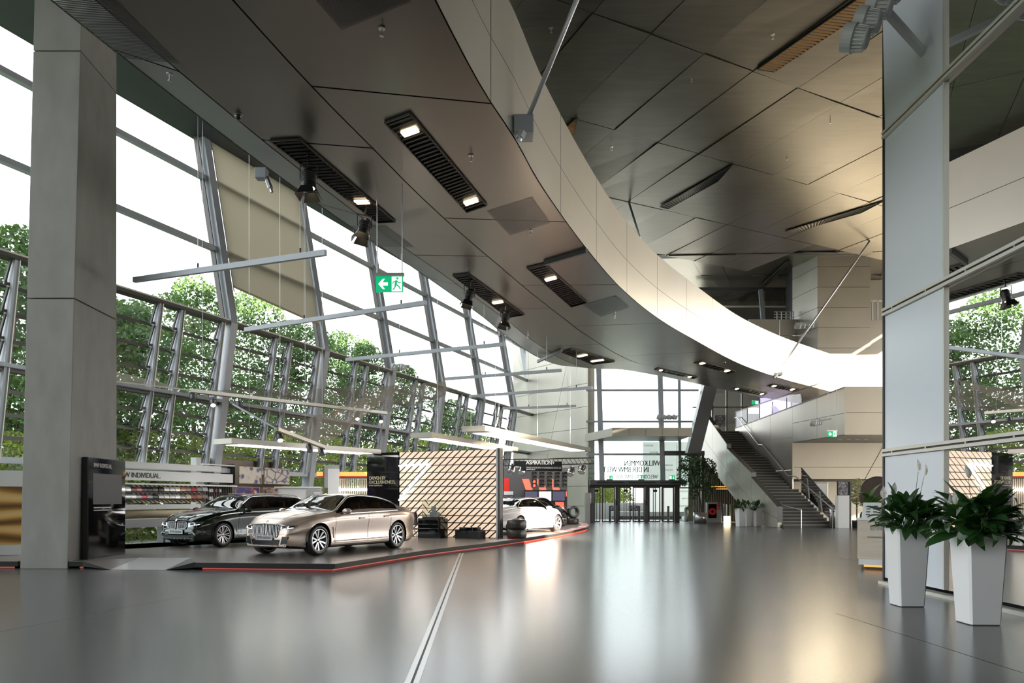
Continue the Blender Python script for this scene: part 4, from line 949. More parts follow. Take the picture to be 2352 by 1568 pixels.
for row, (lst, y) in enumerate(((R1, 1125.5), (R2, 1142.5))):
    for k, c in enumerate(lst):
        x = 273+k*12.4 if k < 7 else 273+k*12.6
        p = SG.P(SG.s(x, .0), -.02, SG.z(x, y, 0))
        w = (SG.s(x+11.6)-SG.s(x))/.3
        o = link('paint_sample', sm[c]); o.matrix_world = Matrix.LocRotScale(p, Matrix.Rotation(ang, 3, 'Z'), Vector((w, 1, .68)))
        l_, r_ = (lst[k-1] if k else None), (lst[k+1] if k+1 < len(lst) else None)
        tag(o, '%s curved paint sample %s in the %s rack row' % (c, 'between %s and %s' % (l_, r_) if l_ and r_ else 'beside %s at the row end' % (l_ or r_), ('upper', 'lower')[row]), 'paint sample', 'paint samples on the rack')
# slatted cabinet with small samples
sc_ = thing('slatted_cabinet', 'dark vertical slat cabinet holding small fabric samples behind the black estate car', 'cabinet', SG.P(SG.s(500), -.2, PZ))
pbox(SG, 471, 540, 1111, 1160, -.34, -.2, 'back', 'brownwall', sc_)
for k in range(16): pbox(SG, 472+k*4.0, 473.8+k*4.0, 1112, 1160, -.2, -.16, 'slat', 'frame', sc_)
for r_, y in enumerate((1122, 1140)):
    for k, c in enumerate(('white', 'cream', 'black', 'wine red', 'black', 'grey')):
        pbox(SG, 481+k*4.6, 485+k*4.6, y, y+8, -.16, -.10, 'fabric_roll', 'sample '+c, sc_)
# picture wall
pw = thing('picture_wall', 'dark brown glossy display wall with shelf, standing behind the two nearest cars', 'display wall', SG.P(SG.s(560), -.5, PZ))
pbox(SG, 468, 648, 1050, 1118, -.62, -.52, 'panel', 'brownwall', pw)
pbox(SG, 468, 548, 1064, 1067, -.52, -.2, 'shelf', 'white', pw)
pbox(SG, 540, 548, 1066, 1112, -.52, -.2, 'divider', 'frame', pw)
pbox(SG, 505, 540, 1067, 1078, -.52, -.50, 'glass_plate', 'greywall', pw)
pbox(SG, 470, 660, 1113, 1190, -.7, -.56, 'base', 'brownwall', pw)
for nm, lab, m, r in (('picture', 'framed picture of round watch parts on the brown wall', 'watchparts', (549, 601, 1070, 1110)), ('picture', 'framed picture of dark wire jewellery on pale cloth', 'jewellery', (607, 665, 1073.5, 1111)), ('picture', 'framed picture of a red lens on dark blue', 'redlens', (539, 597, 1117, 1140)), ('picture', 'framed picture of hands at work behind the car roof', 'hands', (604, 640, 1119, 1140))):
    a = thing('picture', lab, 'picture', SG.P(SG.s(r[0]), -.4, 2))
    pbox(SG, r[0], r[1], r[2], r[3], -.5, -.36, 'frame', 'beige', a)
    pbox(SG, r[0]+1.2, r[1]-1.2, r[2]+1.2, r[3]-1.2, -.36, -.35, 'print', m, a)
# bolster bench below the rack
bb = thing('bolster_bench', 'long white bench with a beige roll cushion under the sample rack', 'bench', SG.P(1.5, .2, PZ))
a, b = SG.s(262), SG.s(462)
MB().tube(SG.P(a, .2, SG.z(300, 1181)), SG.P(b, .2, SG.z(300, 1181)), .13, n=16).add('cushion', 'beige', bb, smooth=True)
MB().fbox(SG, a, b, -.2, .3, SG.z(300, 1211), SG.z(300, 1192)).add('seat', 'lightgrey', bb)
for s_ in (a+.2, (a+b)/2, b-.2): MB().fbox(SG, s_-.04, s_+.04, -.1, .15, PZ, SG.z(300, 1211)).add('leg', 'darksteel', bb)
# white counter, pillar, orange bar, slatted screen
CF = Fr((D(645, 0, 29.2).x, 29.2), (D(846, 0, 29.6).x, 29.6))
wc = thing('white_counter', 'bright white counter wall between the picture wall and the slatted screen', 'counter', CF.P(1, 0, PZ))
pbox(CF, 640, 738, 1119, 1200, -.4, 0, 'front', 'whitegloss', wc); pbox(CF, 630, 738, 1117, 1121, -.5, .06, 'top', 'white', wc)
pbox(CF, 704, 737, 1124, 1160, 0, .03, 'notice_board', 'greywall', wc)
for k in range(3): pbox(CF, 721, 737-k*2, 1130+k*3, 1132+k*3, .03, .04, 'notice_line', 'white', wc)
wp = thing('white_pillar', 'white square pillar with grey head beside the slatted screen', 'pillar', CF.P(CF.s(765), 0, PZ))
pbox(CF, 753, 778, 1076, 1215, -.3, .05, 'shaft', 'white', wp); pbox(CF, 753, 778, 1067.5, 1076, -.3, .05, 'head', 'greywall', wp); pbox(CF, 745, 753, 1068, 1120, -.4, -.1, 'side_fin', 'greywall', wp)
ob = thing('orange_light_bar', 'glowing orange bar running behind the white pillar', 'light', CF.P(CF.s(790), -.5, 2.4))
pbox(CF, 727, 846, 1083, 1092.5, -.5, -.42, 'bar', 'orangelight', ob); pbox(CF, 727, 846, 1091.5, 1096, -.52, -.43, 'trim', 'red', ob); pbox(CF, 742, 751, 1082, 1093, -.42, -.40, 'clip', 'red', ob)
ss = thing('slatted_screen', 'screen of thin pale vertical slats beside the black lettered panel', 'screen', CF.P(CF.s(810), -.2, PZ))
for k in range(17): pbox(CF, 772+k*4.3, 774.2+k*4.3, 1097, 1200, -.25, -.18, 'slat', 'wood', ss)
pbox(CF, 772, 846, 1122, 1126, -.18, -.12, 'light_strip', 'whitelight', ss); pbox(CF, 772, 846, 1096, 1098, -.28, -.15, 'top_rail', 'frame', ss)
# ---- black glossy panel and the lattice light wall
LW = Fr((D(917, 0, 28.4).x, 28.4), (D(1140, 0, 26.8).x, 26.8))
zt_ = LW.z(1138, 1031)
BPn = Fr((D(843, 0, 29.3).x, 29.3), (LW.p.x-.03, LW.p.y+.06))
bp = thing('black_lettered_panel', 'tall glossy black panel with gold lettering joining the lattice wall', 'panel', BPn.P(.5, 0, PZ))
MB().fbox(BPn, 0, BPn.L, -.12, 0, PZ, zt_).add('board', 'blackgloss', bp)
zw = (zt_-PZ)
for s, f0, f1, y, h, m in (('DRIVEN BY', .08, .60, 1101.5, 7.5, 'goldtext'), ('EXCLUSIVENESS.', .08, .91, 1111, 7.5, 'goldtext'), ('BMW INDIVIDUAL', .08, .50, 1116.5, 3.2, 'goldtext')):
    z0 = BPn.z(850, y); L = BPn.L
    text(s, BPn.P(f0*L, .004, z0), BPn.P(f1*L, 0, 0)-BPn.P(f0*L, 0, 0), (0, 0, h*29/F), m, bp, weight=.02)
lw = thing('lattice_light_wall', 'backlit warm wall of slanted tiles with dark diagonal joints behind the champagne sedan', 'light wall', LW.P(LW.L/2, 0, PZ))
MB().fbox(LW, 0, LW.L, -.25, -.03, PZ, zt_).add('core', 'black', lw)
MB().fbox(LW, LW.L, LW.L+.06, -.26, .03, PZ, zt_+.03).add('end_post', 'white', lw)
MB().fbox(LW, LW.L+.06, LW.L+.13, -.26, .0, PZ, zt_+.03).add('end_post', 'darksteel', lw)
rowsN = 12; rh = (zt_-PZ)/rowsN; tw = LW.L/14; sk = tw*.97
def clip(poly, x0, x1):
    for side, xv in ((1, x0), (-1, x1)):
        out = []
        for i in range(len(poly)):
            p, q = poly[i-1], poly[i]; ip, iq = side*(p[0]-xv) >= 0, side*(q[0]-xv) >= 0
            if ip != iq:
                t = (xv-p[0])/(q[0]-p[0]); out.append((xv, p[1]+(q[1]-p[1])*t))
            if iq: out.append(q)
        poly = out
        if not poly: return poly
    return poly
for r_ in range(rowsN):
    z0 = PZ+r_*rh; g = .016; gd = .042
    for k in range(-2, 17):
        x0 = k*tw+(r_ % 1)*0; 
        poly = clip([(x0+gd, z0+g), (x0+tw-gd, z0+g), (x0+tw-gd+sk, z0+rh-g), (x0+gd+sk, z0+rh-g)], .01, LW.L-.01)
        if len(poly) < 3: continue
        MB().slab([LW.P(a, 0, b) for a, b in poly], LW.P(0, -.03, 0)-LW.P(0, 0, 0)).add('tile', 'tilelight', lw)
z1 = LW.z(930, 1069); z2 = LW.z(930, 1149)
xk = LW.s(987)
for a, b in ((LW.P(0, .02, z1), LW.P(xk, .02, z1+.03)), (LW.P(xk, .02, z1+.03), LW.P(0, .02, z2))): MB().bar(a, b, .05, .05).add('light_line', 'whitelight', lw)
# drawer cabinet with glass case, low boxes, chair
def gpos(px, py): return G(px, py, PZ)
p = gpos(960, 1234.5); q = gpos(1009, 1236)
dc = thing('drawer_cabinet', 'black drawer cabinet carrying a glass display case before the lattice wall', 'cabinet', ((p+q)/2))
CFd = Fr((p.x, p.y), (q.x, q.y)); zc = CFd.z(965, 1190)
MB().fbox(CFd, 0, CFd.L, -.42, 0, PZ, zc).add('body', 'black', dc)
for k in range(4): 
    h0 = PZ+.05+k*(zc-PZ-.08)/4; MB().fbox(CFd, .02, CFd.L-.02, 0, .015, h0, h0+(zc-PZ-.08)/4-.02).add('drawer', 'blackgloss', dc, bevel=.004)
MB().fbox(CFd, CFd.L, CFd.L+.05, -.43, .0, PZ, zc).add('side_panel', 'blackgloss', dc)
MB().fbox(CFd, .15, CFd.L-.1, -.40, -.05, zc, zc+.06).add('plinth', 'dark', dc)
gc = thing('glass_display_case', 'clear glass display case with a small model on the black drawer cabinet', 'display case', CFd.P(.5, -.3, zc+.06))
z0 = zc+.06; z1 = LW.z(970, 1147)
MB().fbox(CFd, .14, CFd.L-.05, -.40, -.05, z0, z1).add('case', 'glasscase', gc)
MB().fbox(CFd, .35, .65, -.38, -.2, z0+.01, z0+.16).fbox(CFd, .4, .52, -.34, -.24, z0+.16, z0+.36).add('model', 'steel', gc)
p = gpos(1045, 1235.5); q = gpos(1121, 1238.5)
lb = Fr((p.x, p.y), (q.x, q.y+.02))
o1 = thing('low_display_box', 'low black stepped display boxes on the podium before the lattice wall', 'box', lb.P(.6, 0, PZ))
MB().fbox(lb, 0, .55, -.4, 0, PZ, PZ+.30).add('box', 'black', o1, bevel=.005); MB().fbox(lb, .2, .78, -.44, .01, PZ, PZ+.38).add('box', 'blackgloss', o1, bevel=.005); MB().fbox(lb, .56, 1.05, -.36, .02, PZ, PZ+.26).add('box', 'black', o1, bevel=.005)
ch = thing('chair', 'black shell chair with thin metal legs behind the tail of the champagne sedan', 'chair', gpos(944, 1234))
c0 = gpos(944, 1234)
mb = MB()
for i in range(8):
    for j in range(6):
        def cp(u, v): return c0+Vector(((u-.5)*.46*(1-.25*v*v), .18+.10*v-(.12*(abs(u-.5)*2)**2), .42+v*.46))
        mb.quad(cp(i/8, j/6), cp((i+1)/8, j/6), cp((i+1)/8, (j+1)/6), cp(i/8, (j+1)/6))
mb.add('backrest', 'black', ch, smooth=True)
MB().box(c0.x-.23, c0.x+.23, c0.y-.24, c0.y+.2, .40+PZ*.3, .44+PZ*.3).add('seat', 'black', ch, bevel=.01)
for sx in (-1, 1):
    for sy in (-1, 1): MB().tube((c0.x+sx*.12, c0.y+sy*.1, .42), (c0.x+sx*.25, c0.y+sy*.22, PZ), .01, n=6).add('leg', 'black', ch)
# low pale picture band floor strip left of tyres
# ================================================================== RACING BOOTH
MWl = Fr((D(1150, 0, 41.5).x, 41.5), (D(1302, 0, 41.5).x, 41.5)); zt_ = MWl.z(1200, 1074)
mw = thing('racing_booth_wall', 'dark booth wall with three slanted red light shapes and screens behind the cars', 'display wall', MWl.P(2, 0, PZ))
pbox(MWl, 1150, 1303, 1074, 1203.5, -.3, 0, 'panel', 'darksteel', mw)
MB().fbox(MWl, MWl.s(1178), MWl.s(1303), 0, .02, zt_-.62, zt_).add('head_panel', 'darksteel', mw)
text('BMW M Driver', MWl.P(MWl.s(1260), .03, MWl.z(1260, 1093.5)), MWl.P(MWl.s(1302), 0, 0)-MWl.P(MWl.s(1260), 0, 0), (0, 0, 6*41.5/F), 'white', mw, weight=.01)
for k, x in enumerate((1199, 1230.5, 1261.5)):
    z1, z0 = MWl.z(x, 1100), MWl.z(x, 1129)
    a = MWl.s(x)
    MB().slab([MWl.P(a+.24, .02, z0), MWl.P(a+.60, .02, z0), MWl.P(a+.36, .02, z1), MWl.P(a, .02, z1)], MWl.P(0, .04, 0)-MWl.P(0, 0, 0)).add('red_shape', 'redlight', mw)
    MB().slab([MWl.P(a+.45, .02, PZ+.3), MWl.P(a+.85, .02, PZ+.3), MWl.P(a+.75, .02, 1.45), MWl.P(a+.30, .02, 1.45)], MWl.P(0, .04, 0)-MWl.P(0, 0, 0)).add('red_shape', 'redlight', mw)
    MB().fbox(MWl, a+.12, a+.85, .06, .4, 1.35, 1.98).add('console', 'black', mw)
    MB().fbox(MWl, a+.16, a+.80, .4, .42, 1.42, 1.9).add('screen', ('screendark', 'screenwhite', 'screendark')[k], mw)
    MB().fbox(MWl, a+.86, a+.9, .06, .38, 1.65, 1.9).add('red_edge', 'redlight', mw)
pbox(MWl, 1150, 1170, 1098, 1130, 0, .03, 'red_panel', 'red', mw)
pbox(MWl, 1156, 1179, 1128, 1136, 0.03, .06, 'notice_board', 'lightgrey', mw)
ftext(MWl, 'WELCOME', 1157, 1179, 1138, 1143, .08, 'white', mw, weight=.02)
pbox(MWl, 1155, 1180, 1136.5, 1144.5, .03, .07, 'notice_board', 'dark', mw)
# truss portal
TF = Fr((D(1148, 0, 35.5).x, 35.5), (D(1362, 0, 36.8).x, 36.8))
tr = thing('truss_portal', 'black lattice truss portal with lettered banner over the white coupe', 'truss', TF.P(.3, 0, PZ))
def truss(p, q, w, n, name='truss_beam'):
    p, q = Vector(p), Vector(q); d = (q-p).normalized(); up = Vector((0, 0, 1)) if abs(d.z) < .9 else Vector((0, 1, 0)); r_ = d.cross(up).normalized()*w/2; u_ = r_.cross(d).normalized()*w/2
    mb = MB(); cs_ = [r_+u_, r_-u_, -r_-u_, -r_+u_]
    for c in cs_: mb.tube(p+c, q+c, .022, n=6)
    for k in range(n):
        a, b = p.lerp(q, k/n), p.lerp(q, (k+1)/n)
        for i in range(4): mb.tube(a+cs_[i], b+cs_[(i+1) % 4], .011, n=5, cap=False)
    return mb.add(name, 'black', tr)
zt_ = TF.z(1150, 1060)
for px in (1150, 1162): 
    a = TF.s(px); truss(TF.P(a, -.15-(px-1150)*.06, PZ), TF.P(a, -.15-(px-1150)*.06, zt_), .26, 11, 'truss_leg')
a, b = TF.s(1148), TF.s(1362)
truss(TF.P(a, 0, zt_-.05), TF.P(b, 0, TF.z(1362, 1058)), .28, 22)
pbox(TF, 1181, 1291, 1058, 1070, .16, .20, 'banner', 'banner', tr); pbox(TF, 1200, 1291, 1070.5, 1081.5, .16, .20, 'banner', 'banner', tr)
ftext(TF, 'ASPIRATION+', 1208, 1274, 1057, 1066, .206, 'white', tr, weight=.03)
ftext(TF, 'SHARE YOUR BMW M EXPERIENCE WITH US.', 1209, 1289, 1072.5, 1075, .206, 'white', tr, weight=.0)
ftext(TF, '#MWORLD', 1209, 1229, 1076.5, 1079.2, .206, 'white', tr, weight=.0)
for k in range(5):
    px = 1220+k*17.4; a = TF.s(px); z1 = TF.z(px, 1083); z0 = TF.z(px, 1119)
    t_ = thing('traffic_light', 'black four-lamp starting light with two red lamps lit' if k == 0 else ('', 'unlit starting light hanging right beside the one with red lamps', 'unlit starting light in the middle of the five under the banner', 'unlit starting light between the middle one and the end one', 'unlit starting light at the chrome lamp end of the banner')[k], 'traffic light', TF.P(a, .1, z0), group='starting lights under the truss')
    MB().fbox(TF, a-.02, a+.24, -.02, .16, z0, z1).add('housing', 'black', t_, bevel=.01)
    for j in range(4):
        zc = z1-(j+.5)*(z1-z0)/4; c = TF.P(a+.09, .17, zc); dd = TF.P(0, 1, 0)-TF.P(0, 0, 0)
        MB().tube(c-dd*.03, c+dd*.012, .065, n=14).add('lamp', 'redlight' if (k == 0 and j >= 2) else ('dark'), t_)
        mb = MB(); 
        for i in range(7):
            t0, t1 = math.pi*i/7, math.pi*(i+1)/7; uu = TF.P(1, 0, 0)-TF.P(0, 0, 0)
            f = lambda t, e: c+uu*(math.cos(t)*.08)+Vector((0, 0, math.sin(t)*.08))+dd*e
            mb.quad(f(t0, 0), f(t1, 0), f(t1, .11), f(t0, .11))
        mb.add('visor', 'banner', t_)
# ================================================================== CARS
def pch(pts, x):        # smooth monotone-ish interpolation of (x, v) points sorted by x
    if x <= pts[0][0]: return pts[0][1]
    if x >= pts[-1][0]: return pts[-1][1]
    n = len(pts)
    for i in range(n-1):
        if x <= pts[i+1][0]: break
    def sl(k): 
        if k == 0 or k == n-1: j = min(k, n-2); return (pts[j+1][1]-pts[j][1])/(pts[j+1][0]-pts[j][0])
        d0 = (pts[k][1]-pts[k-1][1])/(pts[k][0]-pts[k-1][0]); d1 = (pts[k+1][1]-pts[k][1])/(pts[k+1][0]-pts[k][0])
        return 0 if d0*d1 <= 0 else 2*d0*d1/(d0+d1)
    h = pts[i+1][0]-pts[i][0]; t = (x-pts[i][0])/h; m0, m1 = sl(i)*h, sl(i+1)*h
    return (2*t**3-3*t*t+1)*pts[i][1]+(t**3-2*t*t+t)*m0+(-2*t**3+3*t*t)*pts[i+1][1]+(t**3-t*t)*m1
WM = {}
def wheel_mesh(kind, r, w):
    key = (kind, r, w)
    if key in WM: return WM[key]
    rr = r*.735
    ty = MB().lathe([(rr-.01, -w*.42), (rr+.02, -w*.5), (r-.05, -w*.5), (r-.012, -w*.44), (r, -w*.30), (r, w*.30), (r-.012, w*.44), (r-.05, w*.5), (rr+.02, w*.5), (rr-.01, w*.42)], 40).mesh('tyre', 'rubber', True)
    b = MB().lathe([(0.0, -w*.1), (rr*.98, -w*.1), (rr*.98, w*.40), (rr*1.0, w*.43), (rr*.955, w*.46), (rr*.93, w*.40), (rr*.93, w*.0), (0, w*.0)], 40)
    ri = b.mesh('rim', 'darksteel' if kind != 'chrome' else 'darksteel', True)
    s = MB(); n = {'y': 5, 'v': 8, 'ten': 7}[kind]
    for k in range(n):
        a0 = 2*math.pi*k/n
        for sg in (-1, 1):
            # double spokes spreading toward the rim
            sp = {'y': (.07, .27, .030, .052), 'v': (.05, .15, .020, .030), 'ten': (.03, .10, .018, .026)}[kind]
            i0, i1 = a0+sg*sp[0]*2.0, a0+sg*sp[1]
            ra, rb = rr*.18, rr*.94
            da, db = Vector((math.cos(i0), math.sin(i0), 0)), Vector((math.cos(i1), math.sin(i1), 0))
            ta, tb = Vector((-da.y, da.x, 0)), Vector((-db.y, db.x, 0))
            za, zb = w*.30, w*.41
            wa, wb_ = sp[2]*.45, sp[3]*.45
            p = [da*ra-ta*wa, da*ra+ta*wa, db*rb+tb*wb_, db*rb-tb*wb_]
            s.hexa([q+Vector((0, 0, z-.05)) for q, z in zip(p, (za, za, zb, zb))]+[q+Vector((0, 0, z)) for q, z in zip(p, (za, za, zb, zb))])
    s.lathe([(rr*.90, w*.36), (rr*.965, w*.40), (rr*.985, w*.465), (rr*.94, w*.47), (rr*.90, w*.42)], 40, close=True)
    sp_ = s.mesh('spokes', 'satin')
    hb = MB().lathe([(0, w*.36), (rr*.13, w*.36), (rr*.2, w*.30), (rr*.24, w*.1)], 20).mesh('hub_cap', 'chrome', True)
    WM[key] = (ty, ri, sp_, hb); return WM[key]
def build_car(name, label, S, loc, heading):
    T = thing(name, label, 'car', loc, heading, local=True)
    wb, Wd = S['wb'], S['W']/2; xf, xb = wb/2, -wb/2; x1, x0 = xf+S['fo'], xb-S['ro']; rw = S['rw']
    top, belt = S['top'], S['belt']
    def half(x):      # plan half width
        d1 = (x1-x); d0 = (x-x0)
        w = Wd
        if d1 < .95: w = Wd*(1-.30*((.95-d1)/.95)**2.6)
        if d0 < .85: w = Wd*(1-.20*((.85-d0)/.85)**2.4)
        return w
    def ring(x):
        w = half(x); zt = pch(top, x); zb = min(pch(belt, x), zt-.015); zf = .16
        d1, d0 = x1-x, x-x0
        if d1 < .7: zf += .07*((.7-d1)/.7)**2
        if d0 < .7: zf += .09*((.7-d0)/.7)**2
        crown = .045+.02*min(1, max(0, (zt-zb)/.35))
        zr = max(zb+.012, zt-crown)
        y8 = max(w*.5, w-.10-(zr-zb)*.50)
        fl = .012*math.exp(-((x-xf)/.42)**2)+.02*math.exp(-((x-xb)/.5)**2)
        tuck = .035*(1-math.exp(-((x-xf)/.5)**2))*(1-math.exp(-((x-xb)/.5)**2))
        zm = zb-.10
        return [(0, zf), (w*.80, zf), (w-.055, zf+.04), (w-.015-tuck*.3, zf+.14), (w-.008-tuck, .50), (w+fl, zm-.07), (w-.006+fl*.5, zm), (w-.035, zb-.012), (w-.075, zb+.008), (y8+.0, zr), (y8-.055, zr+crown*.42), (y8*.52, zt-crown*.12), (0, zt)]
    NXs = 112; SUB = 4
    xs = [x0+(x1-x0)*(.5-.5*math.cos(math.pi*(.06+.88*i/NXs)))  for i in range(NXs+1)]
    lo, hi = xs[0], xs[-1]; xs = [x0+(x1-x0)*(x-lo)/(hi-lo) for x in xs]
    # put stations exactly on window limits
    for lim in S['stations']:
        k = min(range(1, NXs), key=lambda i: abs(xs[i]-lim)); xs[k] = lim
    grid = []
    for x in xs:
        rg = [Vector((0, y, z)) for y, z in ring(x)]; row = []
        nR = len(rg)-1
        for k in range(nR*SUB+1):
            q = crom(rg, k/SUB); row.append(Vector((x, max(0, q.y), q.z)))
        # nose and tail bow in plan
        grid.append(row)
    def bow(v):
        d1, d0 = x1-v.x, v.x-x0; w = Wd
        x = v.x
        if d1 < .9: x -= S.get('bow', .16)*(abs(v.y)/w)**2.2*(1-d1/.9)
        if d1 < .5: x -= S.get('rake', .10)*max(0, (v.z-.45))*(1-d1/.5)*1.0 + .10*max(0, .38-v.z)*(1-d1/.5)
        if d0 < .9: x += .13*(abs(v.y)/w)**2.2*(1-d0/.9)
        if d0 < .4: x += .12*max(0, .45-v.z)*(1-d0/.4)+.10*max(0, v.z-.8)*(1-d0/.4)
        return Vector((x, v.y, v.z))
    grid = [[bow(v) for v in row] for row in grid]
    nr = len(grid[0])
    # wheel arches: snap to the circle, then drop what lies inside
    RA = rw+.045
    def arch(q):        # cut a face of the side by the arch circle
        for cx in (xf, xb):
            if min(v.y for v in q) < Wd*.60 or max(v.z for v in q) > 1.05: continue
            ds = [math.hypot(v.x-cx, v.z-rw) for v in q]
            if min(ds) >= RA: continue
            if max(ds) < RA: return []
            c = sum(q, Vector())/len(q); e = Vector((c.x-cx, 0, c.z-rw)).normalized(); o_ = Vector((cx, 0, rw))
            f = lambda v: (v-o_).dot(e)-RA
            out = []
            for i in range(len(q)):
                a, b = q[i-1], q[i]; fa, fb = f(a), f(b)
                if (fa >= 0) != (fb >= 0): out.append(a.lerp(b, fa/(fa-fb)))
                if fb >= 0: out.append(b)
            q = out
            if len(q) < 3: return []
        return q
    cats = {}
    def cat_of(i, j):
        xm = (xs[i]+xs[i+1])/2; r_ = (j+.5)/SUB
        p = (grid[i][j]+grid[i+1][j+1]+grid[i+1][j]+grid[i][j+1])/4
        if r_ > 10.0:
            if S['ws'][0] < xm < S['ws'][1]: return 'windscreen'
            if S['rwn'][0] < xm < S['rwn'][1] and r_ > 10: return 'rear_window'
            if S.get('roofglass') and S['roofglass'][0] < xm < S['roofglass'][1] and r_ > 10.4: return 'roof_panel'
        if 8.15 < r_ < 9.0 :
            for k, (a, b) in enumerate(S['side']):
                h = pch(top, xm)-pch(belt, xm)
                if a < xm < b and h > .12: return 'side_window%d' % k
            a, b = S['side'][0][0], S['side'][-1][1]
            if a < xm < b and h > .12: return 'pillar%d' % sum(1 for w_ in S['side'] if w_[1] < xm)
        if r_ < 1.9: return 'underbody'
        if r_ < 2.6 and x0+.5 < xm < x1-.5: return 'sill'
        return 'body'
    for i in range(NXs):
        for j in range(nr-1):
            c = cat_of(i, j)
            if not c: continue
            for sg in (1, -1):
                key = c if not c.startswith(('side_window', 'pillar')) else c+('L' if sg > 0 else 'R')
                mb = cats.setdefault(key, MB())
                q = [grid[i][j], grid[i+1][j], grid[i+1][j+1], grid[i][j+1]]
                if j < 7*SUB: q = arch(q)
                if not q: continue
                q = [(v.x, v.y*sg, v.z) for v in q]
                mb.quad(*(q if sg < 0 else q[::-1]))
    # nose and tail caps
    mbB = cats['body']
    for row, sgn in ((grid[-1], 1), (grid[0], -1)):
        m = 14; ext = S.get('bow', .16) if sgn > 0 else .13
        for j in range(SUB, nr-1):
            for k in range(m):
                def cp(jj, kk):
                    v = row[jj]; t = -1+2*kk/m; y = v.y*t
                    return (v.x+sgn*ext*.55*((v.y/Wd)**2.2)*(1-t*t) , y, v.z)
                q = [cp(j, k), cp(j, k+1), cp(j+1, k+1), cp(j+1, k)]
                mbB.quad(*(q if sgn > 0 else q[::-1]))
    mats = {'body': S['paint'], 'windscreen': 'carwindow', 'rear_window': 'carwindow', 'underbody': 'black', 'sill': S.get('sillm', S['paint']), 'pillar': 'blackgloss', 'roof_panel': 'blackgloss'}
    bvh = None; body = None
    for key, mb in cats.items():
        nm = 'side_window' if key.startswith('side_window') else 'pillar' if key.startswith('pillar') else key
        me = mb.mesh(nm, mats.get(nm, 'carwindow'), True)
        bm = bmesh.new(); bm.from_mesh(me); bmesh.ops.remove_doubles(bm, verts=bm.verts, dist=.0008); bm.to_mesh(me); bm.free()
        me.polygons.foreach_set('use_smooth', [True]*len(me.polygons))
        o = link(nm, me, T)
        if key == 'body':
            body = o; bm = bmesh.new(); bm.from_mesh(me); bvh = BVHTree.FromBMesh(bm); bm.free()
    def hit(o_, d_, dflt):
        h = bvh.ray_cast(Vector(o_), Vector(d_).normalized()); return (h[0], h[1]) if h[0] else (Vector(dflt), -Vector(d_).normalized())
    def front(y, z, off=.006, side=0.0):      # project on the nose
        dr = Vector((-1, -side*.9, 0)); o_ = Vector((x1+.1, y, z))-dr*1.0
        o_ = Vector((x1-.02, y, z))-dr*1.5
        p, n = hit(o_, dr, (x1-.05, y, z)); return p-dr.normalized()*off
    def side(x, z, sg, off=.004):
        p, n = hit((x, sg*2.5, z), (0, -sg, 0), (x, sg*Wd, z)); return p+Vector((0, sg*off, 0))
    def patch(c, fn, nm, m, parent=T, n=8, k=4, thick=0):      # c: four corners in patch coordinates
        mb = MB()
        P = lambda u, v: (Vector(c[0]).lerp(Vector(c[1]), u)).lerp(Vector(c[3]).lerp(Vector(c[2]), u), v)
        for i in range(n):
            for j in range(k):
                mb.quad(*[fn(*P(a, b)) for a, b in ((i/n, j/k), ((i+1)/n, j/k), ((i+1)/n, (j+1)/k), (i/n, (j+1)/k))])
        return mb.add(nm, m, parent, smooth=True)
    def strip(pts, fn, w, nm, m, parent=T, n=6):
        mb = MB(); P = []
        for a, b in zip(pts[:-1], pts[1:]):
            for i in range(n): P.append(fn(*Vector(a).lerp(Vector(b), i/n)))
        P.append(fn(*pts[-1])); mb.path(P, w, n=6); return mb.add(nm, m, parent, smooth=True)
    # wheels
    ty, ri, sp, hb = wheel_mesh(S['rim'], rw, S.get('tw', .26))
    for cx in (xf, xb):
        for sg in (1, -1):
            M = Matrix.Translation((cx, sg*(Wd-.02-S.get('tw', .26)/2), rw)) @ Matrix.Rotation(-sg*math.pi/2, 4, 'X')
            t_ = link('wheel', ty, T, M)
            link('rim', ri, t_); link('spokes', sp, t_); link('hub_cap', hb, t_)
            mb = MB(); n = 20
            for i in range(n):
                a0, a1 = -.05+(math.pi+.1)*i/n, -.05+(math.pi+.1)*(i+1)/n
                f = lambda a, y: (cx+RA*math.cos(a), sg*y, rw+RA*math.sin(a))
                mb.quad(f(a0, Wd*.5), f(a1, Wd*.5), f(a1, Wd-.02), f(a0, Wd-.02))
            mb.quad(*[(cx+RA*math.cos(a), sg*Wd*.5, rw+RA*math.sin(a)) for a in [-.35+(math.pi+.7)*i/12 for i in range(13)]])
            mb.add('wheel_housing', 'black', T)
    # front: kidneys, lamps, intakes, plate
    g = S['grille']
    for sg in (1, -1):
        y0, y1, z0, z1 = g
        c = [(sg*y0, z0), (sg*y1, z0+.015), (sg*(y1+.015), z1-.02), (sg*y0, z1)]
        fn = lambda y, z: front(y, z, .010)
        patch(c, fn, 'grille', 'banner', n=10, k=8)
        cx_ = [(sg*(y0+.008), z0+.03), (sg*(y0+.03), z0), (sg*(y1-.05), z0+.01), (sg*y1, z0+.06), (sg*(y1+.015), z1-.07), (sg*(y1-.03), z1), (sg*(y0+.02), z1), (sg*(y0+.008), z1-.04), (sg*(y0+.008), z0+.03)]
        fr_ = strip(cx_, lambda y, z: front(y, z, .016), .011, 'grille_frame', 'chrome')
        n = S.get('bars', 7)
        for k in range(n):
            y = y0+(y1-y0)*(k+.7)/(n+.4)
            MB().path([front(sg*y, z0+.02, .018), front(sg*y, (z0+z1)/2, .024), front(sg*y, z1-.02, .018)], .0065, 6).add('grille_bar', 'satin', T)
        h = S['lamp']
        fn2 = lambda y, z: front(y, z, .006, side=(1 if y > 0 else -1)*.55)
        L = patch([(sg*a, b) for a, b in h], fn2, 'headlight', 'lens', n=10)
        k0, k1, k2, k3 = [Vector((sg*a, b)) for a, b in h]
